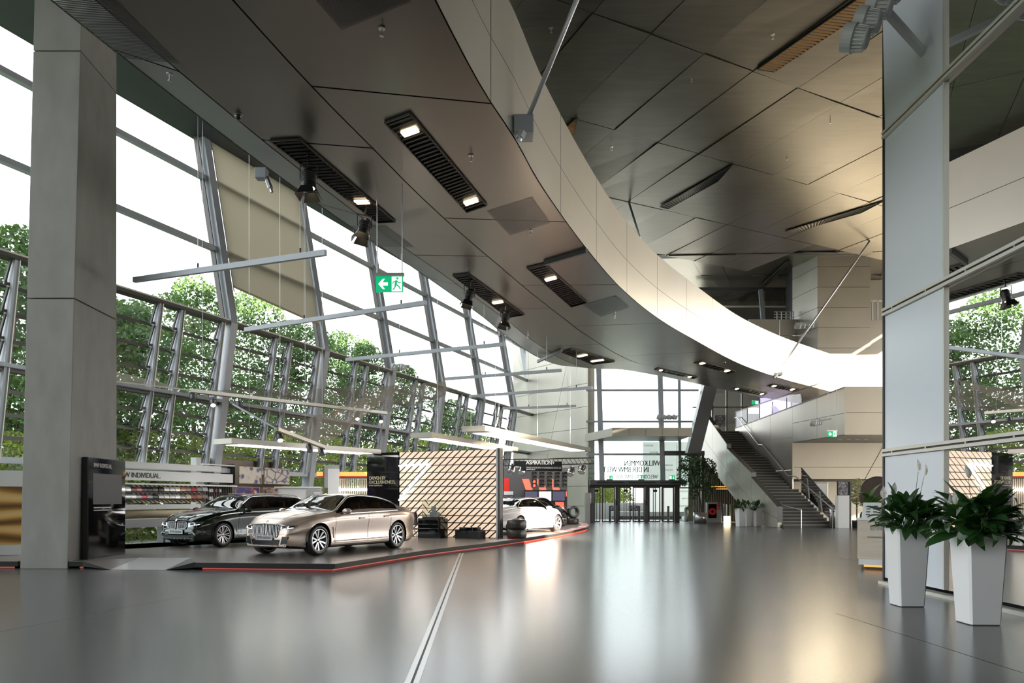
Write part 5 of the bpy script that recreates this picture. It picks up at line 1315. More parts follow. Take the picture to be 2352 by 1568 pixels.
        for f0, f1 in ((.10, .42), (.52, .86)):
            a, b = k0.lerp(k1, f0), k0.lerp(k1, f1); c_, d_ = k3.lerp(k2, f1), k3.lerp(k2, f0)
            strip([a.lerp(d_, .25), a.lerp(d_, .75)], lambda y, z: front(y, z, .014, side=(1 if y > 0 else -1)*.55), .006, 'light_ring', 'drl', L, 2)
            strip([a.lerp(d_, .2), b.lerp(c_, .2)], lambda y, z: front(y, z, .014, side=(1 if y > 0 else -1)*.55), .006, 'light_ring', 'drl', L, 3)
            patch([a.lerp(d_, .30).lerp(b, .2), b.lerp(c_, .30), b.lerp(c_, .85), a.lerp(d_, .85).lerp(c_, .2)], lambda y, z: front(y, z, .010, side=(1 if y > 0 else -1)*.55), 'reflector', 'black', L, 4, 3)
        it = S['intake']
        patch([(sg*a, b) for a, b in it], fn2, 'air_intake', 'black', n=6)
        if S.get('blade'): strip([(sg*a, b) for a, b in S['blade']], lambda y, z: front(y, z, .012, side=(1 if y > 0 else -1)*.5), .014, 'intake_trim', 'chrome')
    a, b, z0, z1 = S['lower']
    patch([(-a, z0), (a, z0), (b, z1), (-b, z1)], lambda y, z: front(y, z, .005), 'lower_intake', 'black', n=12)
    strip([(-Wd*.70, .262), (-.4, .255), (.4, .255), (Wd*.70, .262)], lambda y, z: front(y, z, .004), .016, 'front_lip', S.get('lipm', S['paint']))
    if S.get('plate'):
        zp = S['plate']
        c = front(0, zp+.05, .0).x+.03
        pl = MB().box(c-.02, c, -.26, .26, zp, zp+.115).add('number_plate', 'lightgrey', T)
        text('BMW Individual', (c+.002, -.21, zp+.03), (0, .42, 0), (0, 0, .062), 'greytext', pl, weight=.012)
    q = front(0, g[3]+.055, .004)
    MB().lathe([(0, .006), (.034, .006), (.041, .002), (.041, 0)], 20, Matrix.Translation(q) @ Matrix.Rotation(math.pi/2*.72, 4, 'Y')).add('badge', 'satin', T, smooth=True)
    # sides: seams, handles, mirrors, trim
    for sg in (1, -1):
        for xx in S['doors']:
            strip([(xx+.02, .27), (xx, .55), (xx-.01, pch(belt, xx)-.03)], lambda x, z: side(x, z, sg, .001), .004, 'door_seam', 'black')
        strip([(S['doors'][0]+.02, .27), (S['doors'][-1]+.02, .27)], lambda x, z: side(x, z, sg, .001), .004, 'door_seam', 'black')
        for xx in S['handles']:
            z = pch(belt, xx)-.13; p = side(xx, z, sg, .012)
            MB().hexa([p+Vector((a, sg*b, c)) for a, b, c in ((-.11, -.015, -.02), (.11, -.015, -.02), (.10, .02, -.014), (-.10, .02, -.014), (-.11, -.015, .02), (.11, -.015, .02), (.10, .02, .014), (-.10, .02, .014))]).add('door_handle', S['paint'], T, bevel=.008)
        xm = S['mirror']; zb = pch(belt, xm)
        mb = MB(); C0 = Vector((xm, sg*(Wd+.09), zb+.07))
        for i in range(8):
            for j in range(10):
                def sp2(u, v):
                    a, b = math.pi*u, 2*math.pi*v
                    return C0+Vector((math.sin(a)*math.cos(b)*.085, math.cos(a)*.13, math.sin(a)*math.sin(b)*.075))
                mb.quad(sp2(i/8, j/10), sp2((i+1)/8, j/10), sp2((i+1)/8, (j+1)/10), sp2(i/8, (j+1)/10))
        mb.add('wing_mirror', S['paint'], T, smooth=True)
        MB().bar((xm+.0, sg*(Wd-.08), zb+.01), (xm, sg*(Wd+.03), zb+.045), .07, .03).add('mirror_arm', 'black', T)
        a, b = S['side'][0][0], S['side'][-1][1]
        pts = []
        for k in range(15):
            x = a+(b-a)*k/14; rg = ring(x); pts.append(bow(Vector((x, rg[8][0]+.006, rg[8][1]))))
        MB().path([(p.x, p.y*sg, p.z) for p in pts], .009, 6).add('window_trim', S.get('trim', 'chrome'), T)
        pts = []
        for k in range(25):
            x = a+(b-a)*k/24
            if pch(top, x)-pch(belt, x) < .13: continue
            rg = ring(x); pts.append(bow(Vector((x, rg[9][0]+.004, rg[9][1]+.004))))
        MB().path([(p.x, p.y*sg, p.z) for p in pts], .008, 6).add('window_trim', S.get('trim', 'chrome'), T)
        if S.get('sidevent'):
            xx = S['sidevent']; strip([(xx-.02, .40), (xx, .62), (xx+.03, .66)], lambda x, z: side(x, z, sg, .004), .012, 'side_vent', S.get('ventm', 'satin'))
            strip([(xx-.02, .32), (S['doors'][-1]+.1, .33)], lambda x, z: side(x, z, sg, .004), .011, 'side_trim', S.get('ventm', 'satin'))
        strip([(x1-.55, .30), (xf+RA+.05, .30)], lambda x, z: side(x, z, sg, .002), .006, 'bumper_seam', 'black', n=2)
        # tail lamps
        tl = S['tail']
        def fnr(y, z):
            dr = Vector((1, -(.8 if y > 0 else -.8), 0)); p, n = hit(Vector((x0+.02, y, z))-dr*1.5, dr, (x0, y, z)); return p-dr.normalized()*.006
        patch([(sg*a_, b_) for a_, b_ in tl], fnr, 'tail_light', 'redtail')
    if S.get('rails'):
        for sg in (1, -1):
            pts = [bow(Vector((x, ring(x)[10][0]-.02, pch(top, x)+.012))) for x in [S['rails'][0]+(S['rails'][1]-S['rails'][0])*k/12 for k in range(13)]]
            MB().path([(p.x, p.y*sg, p.z) for p in pts], .014, 6).add('roof_rail', 'chrome', T)
    # cabin: dark tub, dashboard, seats, steering wheel
    xa_, xb_ = S['ws'][1]-.15, S['side'][0][0]+.05
    mb = MB(); hw = Wd-.16; zt_ = pch(belt, 0)-.10
    for q in ([(xa_, -hw, .32), (xa_, hw, .32), (xb_, hw, .32), (xb_, -hw, .32)], [(xa_, -hw, .32), (xb_, -hw, .32), (xb_, -hw-.04, zt_), (xa_, -hw-.04, zt_)], [(xa_, hw, .32), (xa_, hw+.04, zt_), (xb_, hw+.04, zt_), (xb_, hw, .32)], [(xa_, -hw, .32), (xa_, -hw, zt_), (xa_, hw, zt_), (xa_, hw, .32)], [(xb_, -hw, .32), (xb_, hw, .32), (xb_, hw, zt_), (xb_, -hw, zt_)]): mb.quad(*q)
    mb.add('cabin', 'cabin', T)
    MB().hexa([(xa_-.45, -hw, .6), (xa_-.02, -hw, .6), (xa_-.02, hw, .6), (xa_-.45, hw, .6), (xa_-.40, -hw, zt_+.02), (xa_-.02, -hw, zt_-.02), (xa_-.02, hw, zt_-.02), (xa_-.40, hw, zt_+.02)]).add('dashboard', 'cabin', T, bevel=.03)
    sm_ = S.get('seat', 'cabin')
    for sx in ((xa_-1.05, -.38), (xa_-1.05, .38), (xa_-1.95, -.36), (xa_-1.95, .36)):
        x_, y_ = sx
        if x_-.2 < xb_+.1: continue
        MB().hexa([(x_-.16, y_-.24, .55), (x_+.02, y_-.24, .55), (x_+.02, y_+.24, .55), (x_-.16, y_+.24, .55), (x_-.30, y_-.19, 1.06), (x_-.20, y_-.19, 1.06), (x_-.20, y_+.19, 1.06), (x_-.30, y_+.19, 1.06)]).add('seat_back', sm_, T, bevel=.04)
        MB().box(x_-.1, x_+.42, y_-.24, y_+.24, .38, .56).add('seat_cushion', sm_, T, bevel=.04)
        MB().box(x_-.33, x_-.23, y_-.12, y_+.12, 1.08, 1.26).add('headrest', sm_, T, bevel=.03)
    M = Matrix.Translation((xa_-.52, .38, zt_-.06)) @ Matrix.Rotation(-1.15, 4, 'Y')
    MB().lathe([(.17, -.012), (.185, 0), (.17, .012), (.158, 0)], 24, M, close=True).tube(M @ Vector((-.16, 0, 0)), M @ Vector((.16, 0, 0)), .015, n=6).add('steering_wheel', 'black', T)
    # hood creases
    for sg in (1, -1):
        pts = []
        for k in range(10):
            x = S['ws'][1]+.05+(x1-.32-S['ws'][1])*k/9; y = sg*(.55-.18*k/9)
            h = bvh.ray_cast(Vector((x, y, 3)), Vector((0, 0, -1)))
            if h[0]: pts.append(h[0]+Vector((0, 0, -.002)))
        if len(pts) > 2: MB().path(pts, .008, 6).add('bonnet_crease', S['paint'], T, smooth=True)
    return T
def heading_at(front_wheel_near, v, S, near):      # place a car from one front wheel's ground point and its direction of travel
    d = Vector((v[0], v[1])).normalized(); left = Vector((-d.y, d.x)); sg = 1 if near == 'left' else -1
    off = S['W']/2-.02-S.get('tw', .26)/2
    c = Vector((front_wheel_near.x, front_wheel_near.y))-left*(sg*off)-d*(S['wb']/2)
    return (c.x, c.y, PZ), math.atan2(d.y, d.x)
SEDAN = dict(wb=3.15, W=1.90, fo=.88, ro=1.12, rw=.365, tw=.27, rim='y', paint='paintchampagne', bow=.22, rake=.16,
    top=[(-2.70, .98), (-2.55, 1.10), (-2.2, 1.145), (-1.85, 1.17), (-1.45, 1.34), (-.95, 1.445), (-.3, 1.485), (.15, 1.455), (.45, 1.33), (1.0, 1.065), (1.5, 1.02), (2.0, .945), (2.25, .875), (2.455, .77)],
    belt=[(-2.70, .94), (-1.8, 1.03), (-1, 1.01), (0, .985), (1.0, .955), (1.8, .87), (2.455, .70)], stations=[-1.9, -1.35, -.62, -.55, .38, .5, 1.02, .18],
    ws=(.16, 1.02), rwn=(-1.9, -1.05), side=[(-1.62, -1.17), (-1.13, -.30), (-.22, .86)], grille=(.025, .385, .44, .755), lamp=[(.44, .615), (.86, .665), (.93, .735), (.46, .725)], intake=[(.47, .28), (.66, .30), (.72, .47), (.53, .47)], lower=(.40, .44, .26, .40), plate=.385, bars=8, doors=[1.02, -.28, -1.22], handles=[.02, -1.02], mirror=.72, seat='seatorange', sidevent=1.10, tail=[(.52, .86), (.86, .84), (.88, .93), (.52, .93)], ventm='paintchampagne', lipm='paintchampagne')
ESTATE = dict(wb=2.98, W=1.87, fo=.87, ro=1.08, rw=.345, tw=.25, rim='v', paint='paintblack', bow=.24, rake=.14,
    top=[(-2.55, .90), (-2.50, 1.02), (-2.35, 1.20), (-2.0, 1.405), (-1.5, 1.455), (-.6, 1.49), (.1, 1.465), (.45, 1.33), (.95, 1.065), (1.4, 1.02), (1.9, .94), (2.15, .87), (2.355, .77)],
    belt=[(-2.55, .88), (-1.8, 1.03), (-1, 1.0), (0, .97), (1.0, .94), (1.7, .86), (2.355, .70)], stations=[-2.35, -2.0, .16, .95], rails=(-1.9, -.1), ws=(.16, .96), rwn=(-2.45, -1.98),
    side=[(-2.05, -1.42), (-1.36, -.42), (-.34, .82)], grille=(.03, .36, .52, .71), lamp=[(.42, .57), (.84, .64), (.90, .715), (.44, .69)], intake=[(.50, .30), (.78, .31), (.80, .37), (.52, .37)], blade=[(.46, .40), (.62, .42), (.68, .35)], lower=(.44, .5, .25, .35), plate=.385, bars=8, seat='seattan', doors=[.95, -.38, -1.32], handles=[-.12, -1.14], mirror=.68, sidevent=1.02, ventm='chrome', tail=[(.52, .90), (.84, .90), (.86, 1.0), (.52, 1.0)])
COUPE = dict(wb=2.81, W=1.87, fo=.84, ro=1.02, rw=.345, tw=.28, rim='ten', paint='paintwhite', bow=.22, rake=.14,
    top=[(-2.42, .98), (-2.30, 1.06), (-2.0, 1.09), (-1.7, 1.11), (-1.2, 1.285), (-.7, 1.38), (-.15, 1.405), (.2, 1.355), (.8, 1.03), (1.3, .99), (1.8, .91), (2.05, .84), (2.245, .72)],
    belt=[(-2.42, .92), (-1.7, 1.0), (-1, .97), (0, .94), (.8, .92), (1.6, .83), (2.245, .66)], stations=[-1.7, -1.15, .02, .8], roofglass=(-1.0, .0), ws=(.02, .80), rwn=(-1.72, -1.0), side=[(-1.5, -.62), (-.56, .66)], trim='black', grille=(.03, .34, .48, .68), lamp=[(.40, .54), (.82, .60), (.89, .69), (.42, .66)], intake=[(.50, .24), (.80, .26), (.84, .44), (.54, .44)], lower=(.44, .5, .24, .40), doors=[.8, -.62], handles=[-.42], mirror=.52, sidevent=.92, ventm='black', tail=[(.48, .80), (.84, .80), (.87, .93), (.48, .93)], sillm='paintwhite')
l7, h7 = heading_at(G(725, 1275, PZ), (-.455, -.89), SEDAN, 'left')
sedan = build_car('sedan_car', 'champagne matt luxury sedan with large kidney grille on the podium front', SEDAN, l7, h7)
l5, h5 = heading_at(G(507, 1255.5, PZ), (-.43, -.90), ESTATE, 'left')
estate = build_car('estate_car', 'glossy black-green estate car with roof rails behind the champagne sedan', ESTATE, l5, h5)
l4, h4 = heading_at(G(1275, 1220.5, PZ), (.56, .83), COUPE, 'right')
coupe = build_car('coupe_car', 'white two-door coupe with black wheels under the truss portal', COUPE, l4, h4)
S2 = dict(SEDAN); S2.update(wb=2.85, W=1.86, fo=.85, ro=1.0, paint='paintgrey', rim='ten', trim='black', ventm='black', lipm='black', plate=None,
    top=[(-2.43, .98), (-2.3, 1.06), (-2.0, 1.1), (-1.7, 1.13), (-1.2, 1.32), (-.7, 1.42), (-.15, 1.44), (.2, 1.40), (.8, 1.05), (1.3, 1.0), (1.8, .93), (2.05, .86), (2.275, .74)],
    belt=[(-2.43, .92), (-1.7, 1.0), (-1, .97), (0, .94), (.8, .92), (1.6, .83), (2.275, .68)], stations=[-1.7, -1.15, .02, .8], ws=(.02, .80), rwn=(-1.72, -1.0), side=[(-1.5, -.62), (-.56, .66)], doors=[.8, -.3, -1.1], handles=[-.1, -.95], mirror=.52, sidevent=.92, grille=(.03, .34, .48, .68), lamp=[(.40, .54), (.82, .60), (.89, .69), (.42, .66)], tail=[(.48, .80), (.84, .80), (.87, .93), (.48, .93)])
p_ = G(1292, 1206, PZ)
l3, h3 = heading_at(Vector((2.45, 38.7, 0)), (.52, .85), S2, 'right')
build_car('sedan_car', 'dark grey sports sedan parked beyond the white coupe', S2, l3, h3)
# things stuck on and under cars
d4 = Vector((math.cos(h4), math.sin(h4), 0)); n4 = Vector((d4.y, -d4.x, 0))
# ================================================================== TYRES
def tyre_obj(parent, M, r=.335, w=.32):
    key = ('race', r, w)
    if key not in WM:
        rr = r*.62
        WM[key] = MB().lathe([(rr, -w*.42), (rr+.03, -w*.5), (r-.07, -w*.5), (r-.02, -w*.45), (r, -w*.32), (r, w*.32), (r-.02, w*.45), (r-.07, w*.5), (rr+.03, w*.5), (rr, w*.42)], 40, close=True).mesh('racing_tyre', 'tyregloss', True)
    o = link('racing_tyre', WM[key], parent, M); return o
c = G(1187, 1236, PZ)
for k in range(2):
    tag(tyre_obj(None, Matrix.Translation((c.x, c.y, PZ+.16+k*.32+.001*k))), '%s slick racing tyre of the two-tyre stack before the white coupe' % ('lower', 'upper')[k], 'tyre', 'racing tyres on the podium')
c2 = G(1185, 1228, PZ)
tag(tyre_obj(None, Matrix.Translation((c.x-.05, c.y+.62, PZ+.335)) @ Matrix.Rotation(math.pi/2, 4, 'X')), 'racing tyre standing upright behind the two-tyre stack', 'tyre', 'racing tyres on the podium')
c = G(1315, 1203.5, PZ)
tag(tyre_obj(None, Matrix.Translation((c.x, c.y, PZ+.16))), 'racing tyre lying flat at the curved podium end', 'tyre', 'racing tyres on the podium')
tag(tyre_obj(None, Matrix.Translation((c.x+.03, c.y, PZ+.32+.335)) @ Matrix.Rotation(math.radians(25), 4, 'Z') @ Matrix.Rotation(math.pi/2, 4, 'X')), 'racing tyre standing upright on the flat tyre at the podium end', 'tyre', 'racing tyres on the podium')
# ================================================================== HANGING THINGS
def hung_bar(px0, py0, px1, py1, z, zr0, zr1, lab):
    p, q = G(px0, py0, z), G(px1, py1, z)
    t = thing('hanging_bar', lab, 'bar', (p+q)/2, group='grey steel bars hung on wires')
    MB().bar(p, q, .09, .12).add('beam', 'steel', t)
    for f, zr in ((.36, zr0), (.88, zr1)):
        a = p.lerp(q, f)
        MB().tube(a+Vector((0, 0, .16)), Vector((a.x, a.y, zr)), .007, n=6).add('wire', 'satin', t)
        MB().tube(a+Vector((0, 0, .06)), a+Vector((0, 0, .17)), .022, n=8).add('hook', 'black', t)
        MB().bar(a-Vector((0, 0, .065)), a+Vector((0, 0, .065)), .12, .03).add('clamp', 'steel', t)
for a in ((308, 643, 748, 580, 6.6, 13.9, 8.0, 'grey steel bar hung on wires in front of the fabric blind'), (563, 757, 978, 695, 6.6, 14.2, 8.0, 'grey steel bar hung on wires below the green exit sign'),
          (795, 826, 1160, 790, 6.6, 14.2, 8.0, 'grey steel bar hung on wires behind the two black theatre spots'), (1023, 870, 1290, 850, 6.6, 14.4, 8.0, 'grey steel bar hung on wires reaching to the rounded bridge edge'),
          (1078, 910, 1360, 890, 6.3, 14.6, 14.6, 'grey steel bar hung on wires before the panelled end wall'), (1155, 938, 1323, 932, 6.3, 14.6, 14.6, 'shortest grey steel bar hung on wires near the end wall')):
    hung_bar(*a)
# two thin wires and the lit slabs they carry
def light_slab(near, far, z, w, th, lab):
    p, q = G(*near, z), G(*far, z); d = (q-p); d.z = 0; d.normalize(); n = Vector((-d.y, d.x, 0))*w
    t = thing('light_slab', lab, 'lamp', (p+q)/2+n/2, group='long lit slabs hung over the podium')
    u = Vector((0, 0, th))
    MB().hexa([p, q, q+n, p+n, p+u, q+u, q+n+u, p+n+u]).add('housing', 'wallpanel', t)
    L = (q-p).length
    for k, (f0, f1) in enumerate(((.06, .50), (.53, .94))):
        a, b = p.lerp(q, f0)+n*.08, p.lerp(q, f1)+n*.08
        MB().hexa([a+Vector((0, 0, -.012)), b+Vector((0, 0, -.012)), b+n*.84+Vector((0, 0, -.012)), a+n*.84+Vector((0, 0, -.012)), a+Vector((0, 0, .002)), b+Vector((0, 0, .002)), b+n*.84+Vector((0, 0, .002)), a+n*.84+Vector((0, 0, .002))]).add('diffuser', 'whitelight', t)
    for f in (.15, .5, .85):
        a = p.lerp(q, f)+n*.5; MB().tube(a+u, Vector((a.x, a.y, 14.0)), .007, n=5).add('wire', 'satin', t)
light_slab((532, 1018), (875, 1042), 3.15, .85, .16, 'long white light slab hung over the black estate car')
light_slab((991, 1003.5), (1190, 1036), 4.0, .95, .2, 'long light slab hung beyond the top of the lattice wall')
light_slab((1114, 989), (1357, 1037), 4.0, .95, .2, 'long light slab hung over the truss portal and white coupe')
# veil nets
m = bpy.data.materials.new('veil'); m.use_nodes = True; n_ = m.node_tree.nodes; l_ = m.node_tree.links; n_.remove(n_['Principled BSDF'])
t_ = n_.new('ShaderNodeBsdfTransparent'); d_ = n_.new('ShaderNodeBsdfDiffuse'); d_.inputs[0].default_value = (.42, .38, .31, 1); x_ = n_.new('ShaderNodeMixShader'); x_.inputs[0].default_value = .5
l_.new(t_.outputs[0], x_.inputs[1]); l_.new(d_.outputs[0], x_.inputs[2]); l_.new(x_.outputs[0], n_['Material Output'].inputs[0]); MT['veil'] = m
def spot(parent, p, aim, r=.075, lit=False, hang=.18, name='spotlight', label=None, group=None):
    d = (Vector(aim)-Vector(p)).normalized(); p = Vector(p)
    t = thing(name, label, 'lamp', p, group=group) if label else empty(name); 
    if not label: t.parent = parent
    M = Matrix.Translation(p) @ d.to_track_quat('Z', 'Y').to_matrix().to_4x4()
    MB().lathe([(0, -r*1.6), (r*.6, -r*1.6), (r*.95, -r*1.2), (r, r*.9), (r*1.08, r), (r*1.08, r*1.1), (0, r*1.02)], 16, M).add('body', 'darksteel', t, smooth=True)
    MB().lathe([(0, r*1.13), (r*.85, r*1.13)], 16, M).add('lens', 'warmlight' if lit else 'lens', t)
    x = d.orthogonal().normalized() if abs(d.z) > .95 else d.cross(Vector((0, 0, 1))).normalized()
    MB().path([p+x*r*1.15, p+x*r*1.15+Vector((0, 0, hang*.6)), p+Vector((0, 0, hang*.7)), p-x*r*1.15+Vector((0, 0, hang*.6)), p-x*r*1.15], r*.12, 6).tube(p+Vector((0, 0, hang*.7)), p+Vector((0, 0, hang)), r*.25, n=8).add('yoke', 'darksteel', t)
    return t
def veil(a, b, apex, sag, lab, wire_top):
    a, b, apex = Vector(a), Vector(b), Vector(apex)
    t = thing('veil_net', lab, 'net', (a+b)/2, group='veil nets stretched over the podium')
    N = 14; mb = MB()
    def P(u, v): 
        q = a.lerp(b, u).lerp(apex, v); return q+Vector((0, 0, -sag*math.sin(math.pi*v)*(.3+math.sin(math.pi*u))))
    for i in range(N):
        for j in range(N): mb.quad(P(i/N, j/N), P((i+1)/N, j/N), P((i+1)/N, (j+1)/N), P(i/N, (j+1)/N))
    mb.add('net', 'veil', t, smooth=True)
    MB().bar(a, b, .09, .10).add('bar', 'steellight', t); MB().bar(a+Vector((0, 0, -.065)), b+Vector((0, 0, -.065)), .05, .03).add('bar_lip', 'frame', t)
    for q in (a.lerp(b, .05), b.lerp(a, .05)): MB().tube(q, (q.x, q.y, wire_top), .006, n=5).add('wire', 'satin', t)
    MB().tube(apex, apex+(apex-a).normalized()*.4+Vector((0, 0, .3)), .02, n=6).add('tip', 'frame', t)
n1a, n1b = D(437, 896, 23.5), D(888, 948, 30)
veil(n1a, n1b, D(1100, 869, 38), .5, 'brown transparent net with the long pale bar above the booths', 14.0)
n2a, n2b = D(637, 985, 22), D(745, 1026, 25)
veil(n2a, n2b, D(937, 869, 31), .25, 'brown transparent net with the short bar rising to a pointed tip', 13.9)
n3a = D(130, 842, 21.0)
t = thing('veil_net', 'brown transparent net strip running from the column to the long bar', 'net', n1a, group='veil nets stretched over the podium')
mb = MB(); e0, e1 = D(200, 835, 22.5), D(200, 868, 21.5)
for j in range(10): mb.quad(e0.lerp(n1a, j/10), e1.lerp(n1a, j/10), e1.lerp(n1a, (j+1)/10), e0.lerp(n1a, (j+1)/10))
mb.add('net', 'veil', t); MB().bar(e1, n1a, .03, .04).add('edge_cord', 'steellight', t)
po = MB().tube(D(535, 928, 22.5), n2a, .03, n=8).add('slanting_pole', 'aluminium'); tag(po, 'thin grey pole slanting down to the short net bar', 'pole')
for px, py, Y, lit, lab in ((443, 914, 23.6, 0, 'small unlit spotlight at the left end of the long net bar'), (489, 926, 24.3, 1, 'small lit spotlight near the left end of the long net bar'), (549, 932, 22.6, 0, 'small unlit spotlight at the head of the slanting pole'), (643, 1006, 22.1, 1, 'small lit spotlight at the left end of the short net bar'), (711, 1030, 23.9, 0, 'small unlit spotlight under the middle of the short net bar'), (738, 1038, 24.8, 0, 'small unlit spotlight under the tip of the short net bar'), (820, 958, 29, 1, 'small lit spotlight under the long net bar beside two others'), (848, 965, 29.4, 0, 'small unlit spotlight between two lit ones under the long net bar'), (874, 964, 29.8, 1, 'small lit spotlight at the right end of the long net bar')):
    p = D(px, py, Y); spot(None, p, p+Vector((.4, -.8, -1.0)), .085, bool(lit), .2, 'spotlight', lab, 'small spotlights on the net bars')
# lamps on the truss
for px, py, lab in ((1176, 1078, 'chrome stage lamp at the left end of the truss portal'), (1200, 1080, 'chrome stage lamp beside the truss banner'), (1311, 1083, 'large chrome stage lamp under the truss right of the banner'), (1337, 1078, 'chrome stage lamp at the right end of the truss')):
    p = D(px, py, 35.9); t = spot(None, p, p+Vector((-.3, -.6, -.8)), .15, False, .28, 'stage_lamp', lab, 'stage lamps on the truss')
    t.children[0].data.materials[0] = MT['chrome']
# theatre spots with barn doors under the bridge
def theatre(px, py, lean, lab, s=1.0):
    p = G(px, py, ZD)            # fixing point in the soffit
    t = thing('theatre_spotlight', lab, 'lamp', p, group='theatre spotlights under the bridge')
    c = p+Vector((lean*.06, -.02, -.50*s)); d = Vector((lean*.30, -.12, -1)).normalized()
    M = Matrix.Translation(c) @ d.to_track_quat('Z', 'Y').to_matrix().to_4x4()
    r = .13*s
    MB().lathe([(0, -r*1.35), (r*.7, -r*1.35), (r*.95, -r*.9), (r, r*1.1), (r*1.1, r*1.15), (r*1.1, r*1.4), (r*.9, r*1.4)], 20, M).add('housing', 'black', t, smooth=False)
    for k in range(5): MB().lathe([(r*1.0, -r*.8+k*r*.3), (r*1.08, -r*.76+k*r*.3), (r*1.0, -r*.7+k*r*.3)], 20, M).add('cooling_fin', 'darksteel', t)
    MB().lathe([(0, r*1.25), (r*.88, r*1.3)], 20, M).add('lens', 'warmlight', t)
    for k in range(4):
        a = k*math.pi/2+.3; e = Vector((math.cos(a), math.sin(a), 0)); f = Vector((-e.y, e.x, 0))
        q = [e*r*1.05-f*r*.85, e*r*1.05+f*r*.85, e*r*1.6+f*r*1.25, e*r*1.6-f*r*1.25]; zz = (r*1.4, r*1.4, r*2.7, r*2.7)
        MB().slab([M @ Vector((v.x, v.y, z)) for v, z in zip(q, zz)], M.to_3x3() @ (e*.006)).add('barn_door', 'black', t)
    x = d.cross(Vector((0, 1, 0))).normalized()
    MB().path([c+x*r*1.25, c+x*r*1.25+Vector((0, 0, .26*s)), c-x*r*1.25+Vector((0, 0, .26*s)), c-x*r*1.25], .012, 6).add('yoke', 'black', t)
    MB().tube(c+Vector((0, 0, .26*s)), p, .022, n=8).add('stem', 'black', t)
    MB().tube(p+Vector((0, 0, -.05)), p+Vector((0, 0, -.005)), .05, n=12).add('ceiling_cup', 'black', t)
theatre(709, 352, .1, 'black theatre spotlight with barn doors nearest the camera end of the bridge')
theatre(842, 470, -.7, 'black theatre spotlight with barn doors above the exit sign rod')
theatre(1082, 640, -.8, 'black theatre spotlight at the first end of the middle louvre strip')
theatre(1163, 695, -.6, 'black theatre spotlight at the other end of the middle louvre strip')
# hanging exit signs
def exit_sign(px0, px1, py0, py1, Y, zt, lab):
    a, b = D(px0, py1, Y), D(px1, py0, Y); w = b.x-a.x; h = b.z-a.z
    t = thing('exit_sign', lab, 'sign', ((a.x+b.x)/2, Y, a.z))
    MB().box(a.x, b.x, Y-.015, Y+.015, a.z, b.z).add('panel', 'greensign', t)
    MB().box(a.x-.02, b.x+.02, Y-.05, Y+.05, b.z, b.z+h*.17).add('housing', 'satin', t)
    U = lambda u, v: (a.x+w*u, Y-.017, a.z+h*v)
    S = lambda pts, nm, m: MB().slab([U(*p) for p in pts], (0, -.004, 0)).add(nm, m, t)
    S([(.08, .5), (.25, .82), (.33, .82), (.24, .60), (.44, .60), (.44, .40), (.24, .40), (.33, .18), (.25, .18)][::-1], 'arrow', 'whitesign')
    S([(.58, .04), (.96, .04), (.96, .96), (.58, .96)], 'doorway', 'whitesign')
    Uf = lambda u, v: (a.x+w*u, Y-.023, a.z+h*v)
    F2 = lambda p, q, r_: mb.bar(Uf(*p), Uf(*q), r_*w, .004, up=(0, 1, 0))
    mb = MB()
    for p, q, r_ in (((.76, .72), (.72, .45), .075), ((.75, .68), (.64, .62), .035), ((.64, .62), (.62, .50), .03), ((.77, .68), (.86, .56), .035), ((.86, .56), (.92, .60), .03), ((.73, .47), (.84, .36), .045), ((.84, .36), (.90, .18), .04), ((.72, .46), (.70, .28), .045), ((.70, .28), (.62, .14), .04)): F2(p, q, r_)
    mb.tube(Uf(.79, .84), (Uf(.79, .84)[0], Y-.027, Uf(.79, .84)[2]), .035*w*1.2, n=12).add('running_figure', 'greensign', t)
    for x in (a.x+.02, b.x-.02): MB().tube((x, Y, b.z+h*.17), (x, Y, zt), .012, n=6).add('rod', 'satin', t)
exit_sign(864, 926, 634, 671, 16.2, 8.0, 'large green exit sign with left arrow hung from the bridge by two rods')
exit_sign(1901, 1922, 990, 1003, 39.2, 7.9, 'green exit sign with left arrow hung before the blue-grey gallery wall')
# fabric blind on the facade
bl = thing('fabric_blind', 'beige translucent fabric blind drawn down over one upper facade bay', 'blind', FP(2.5, 9, -.2))
mb = MB(); NS_ = 20
za, zb = 8.85, 14.0
for k in range(NS_):
    z0, z1 = za+(zb-za)*k/NS_, za+(zb-za)*(k+1)/NS_
    mb.quad(FP(.28, z0, -.30), FP(BAY-.28, z0-.28*(1-k/NS_)*1, -.30), FP(BAY-.28, z1-.28*(1-(k+1)/NS_), -.30), FP(.28, z1, -.30))
mb.add('cloth', 'blind', bl); MB().bar(FP(.28, za, -.30), FP(BAY-.28, za-.28, -.30), .05, .06).add('bottom_rail', 'beige', bl)
for s_ in (.26, BAY-.26): MB().bar(FP(s_, za-.2, -.30), FP(s_, zb, -.30), .03, .03).add('guide', 'steellight', bl)
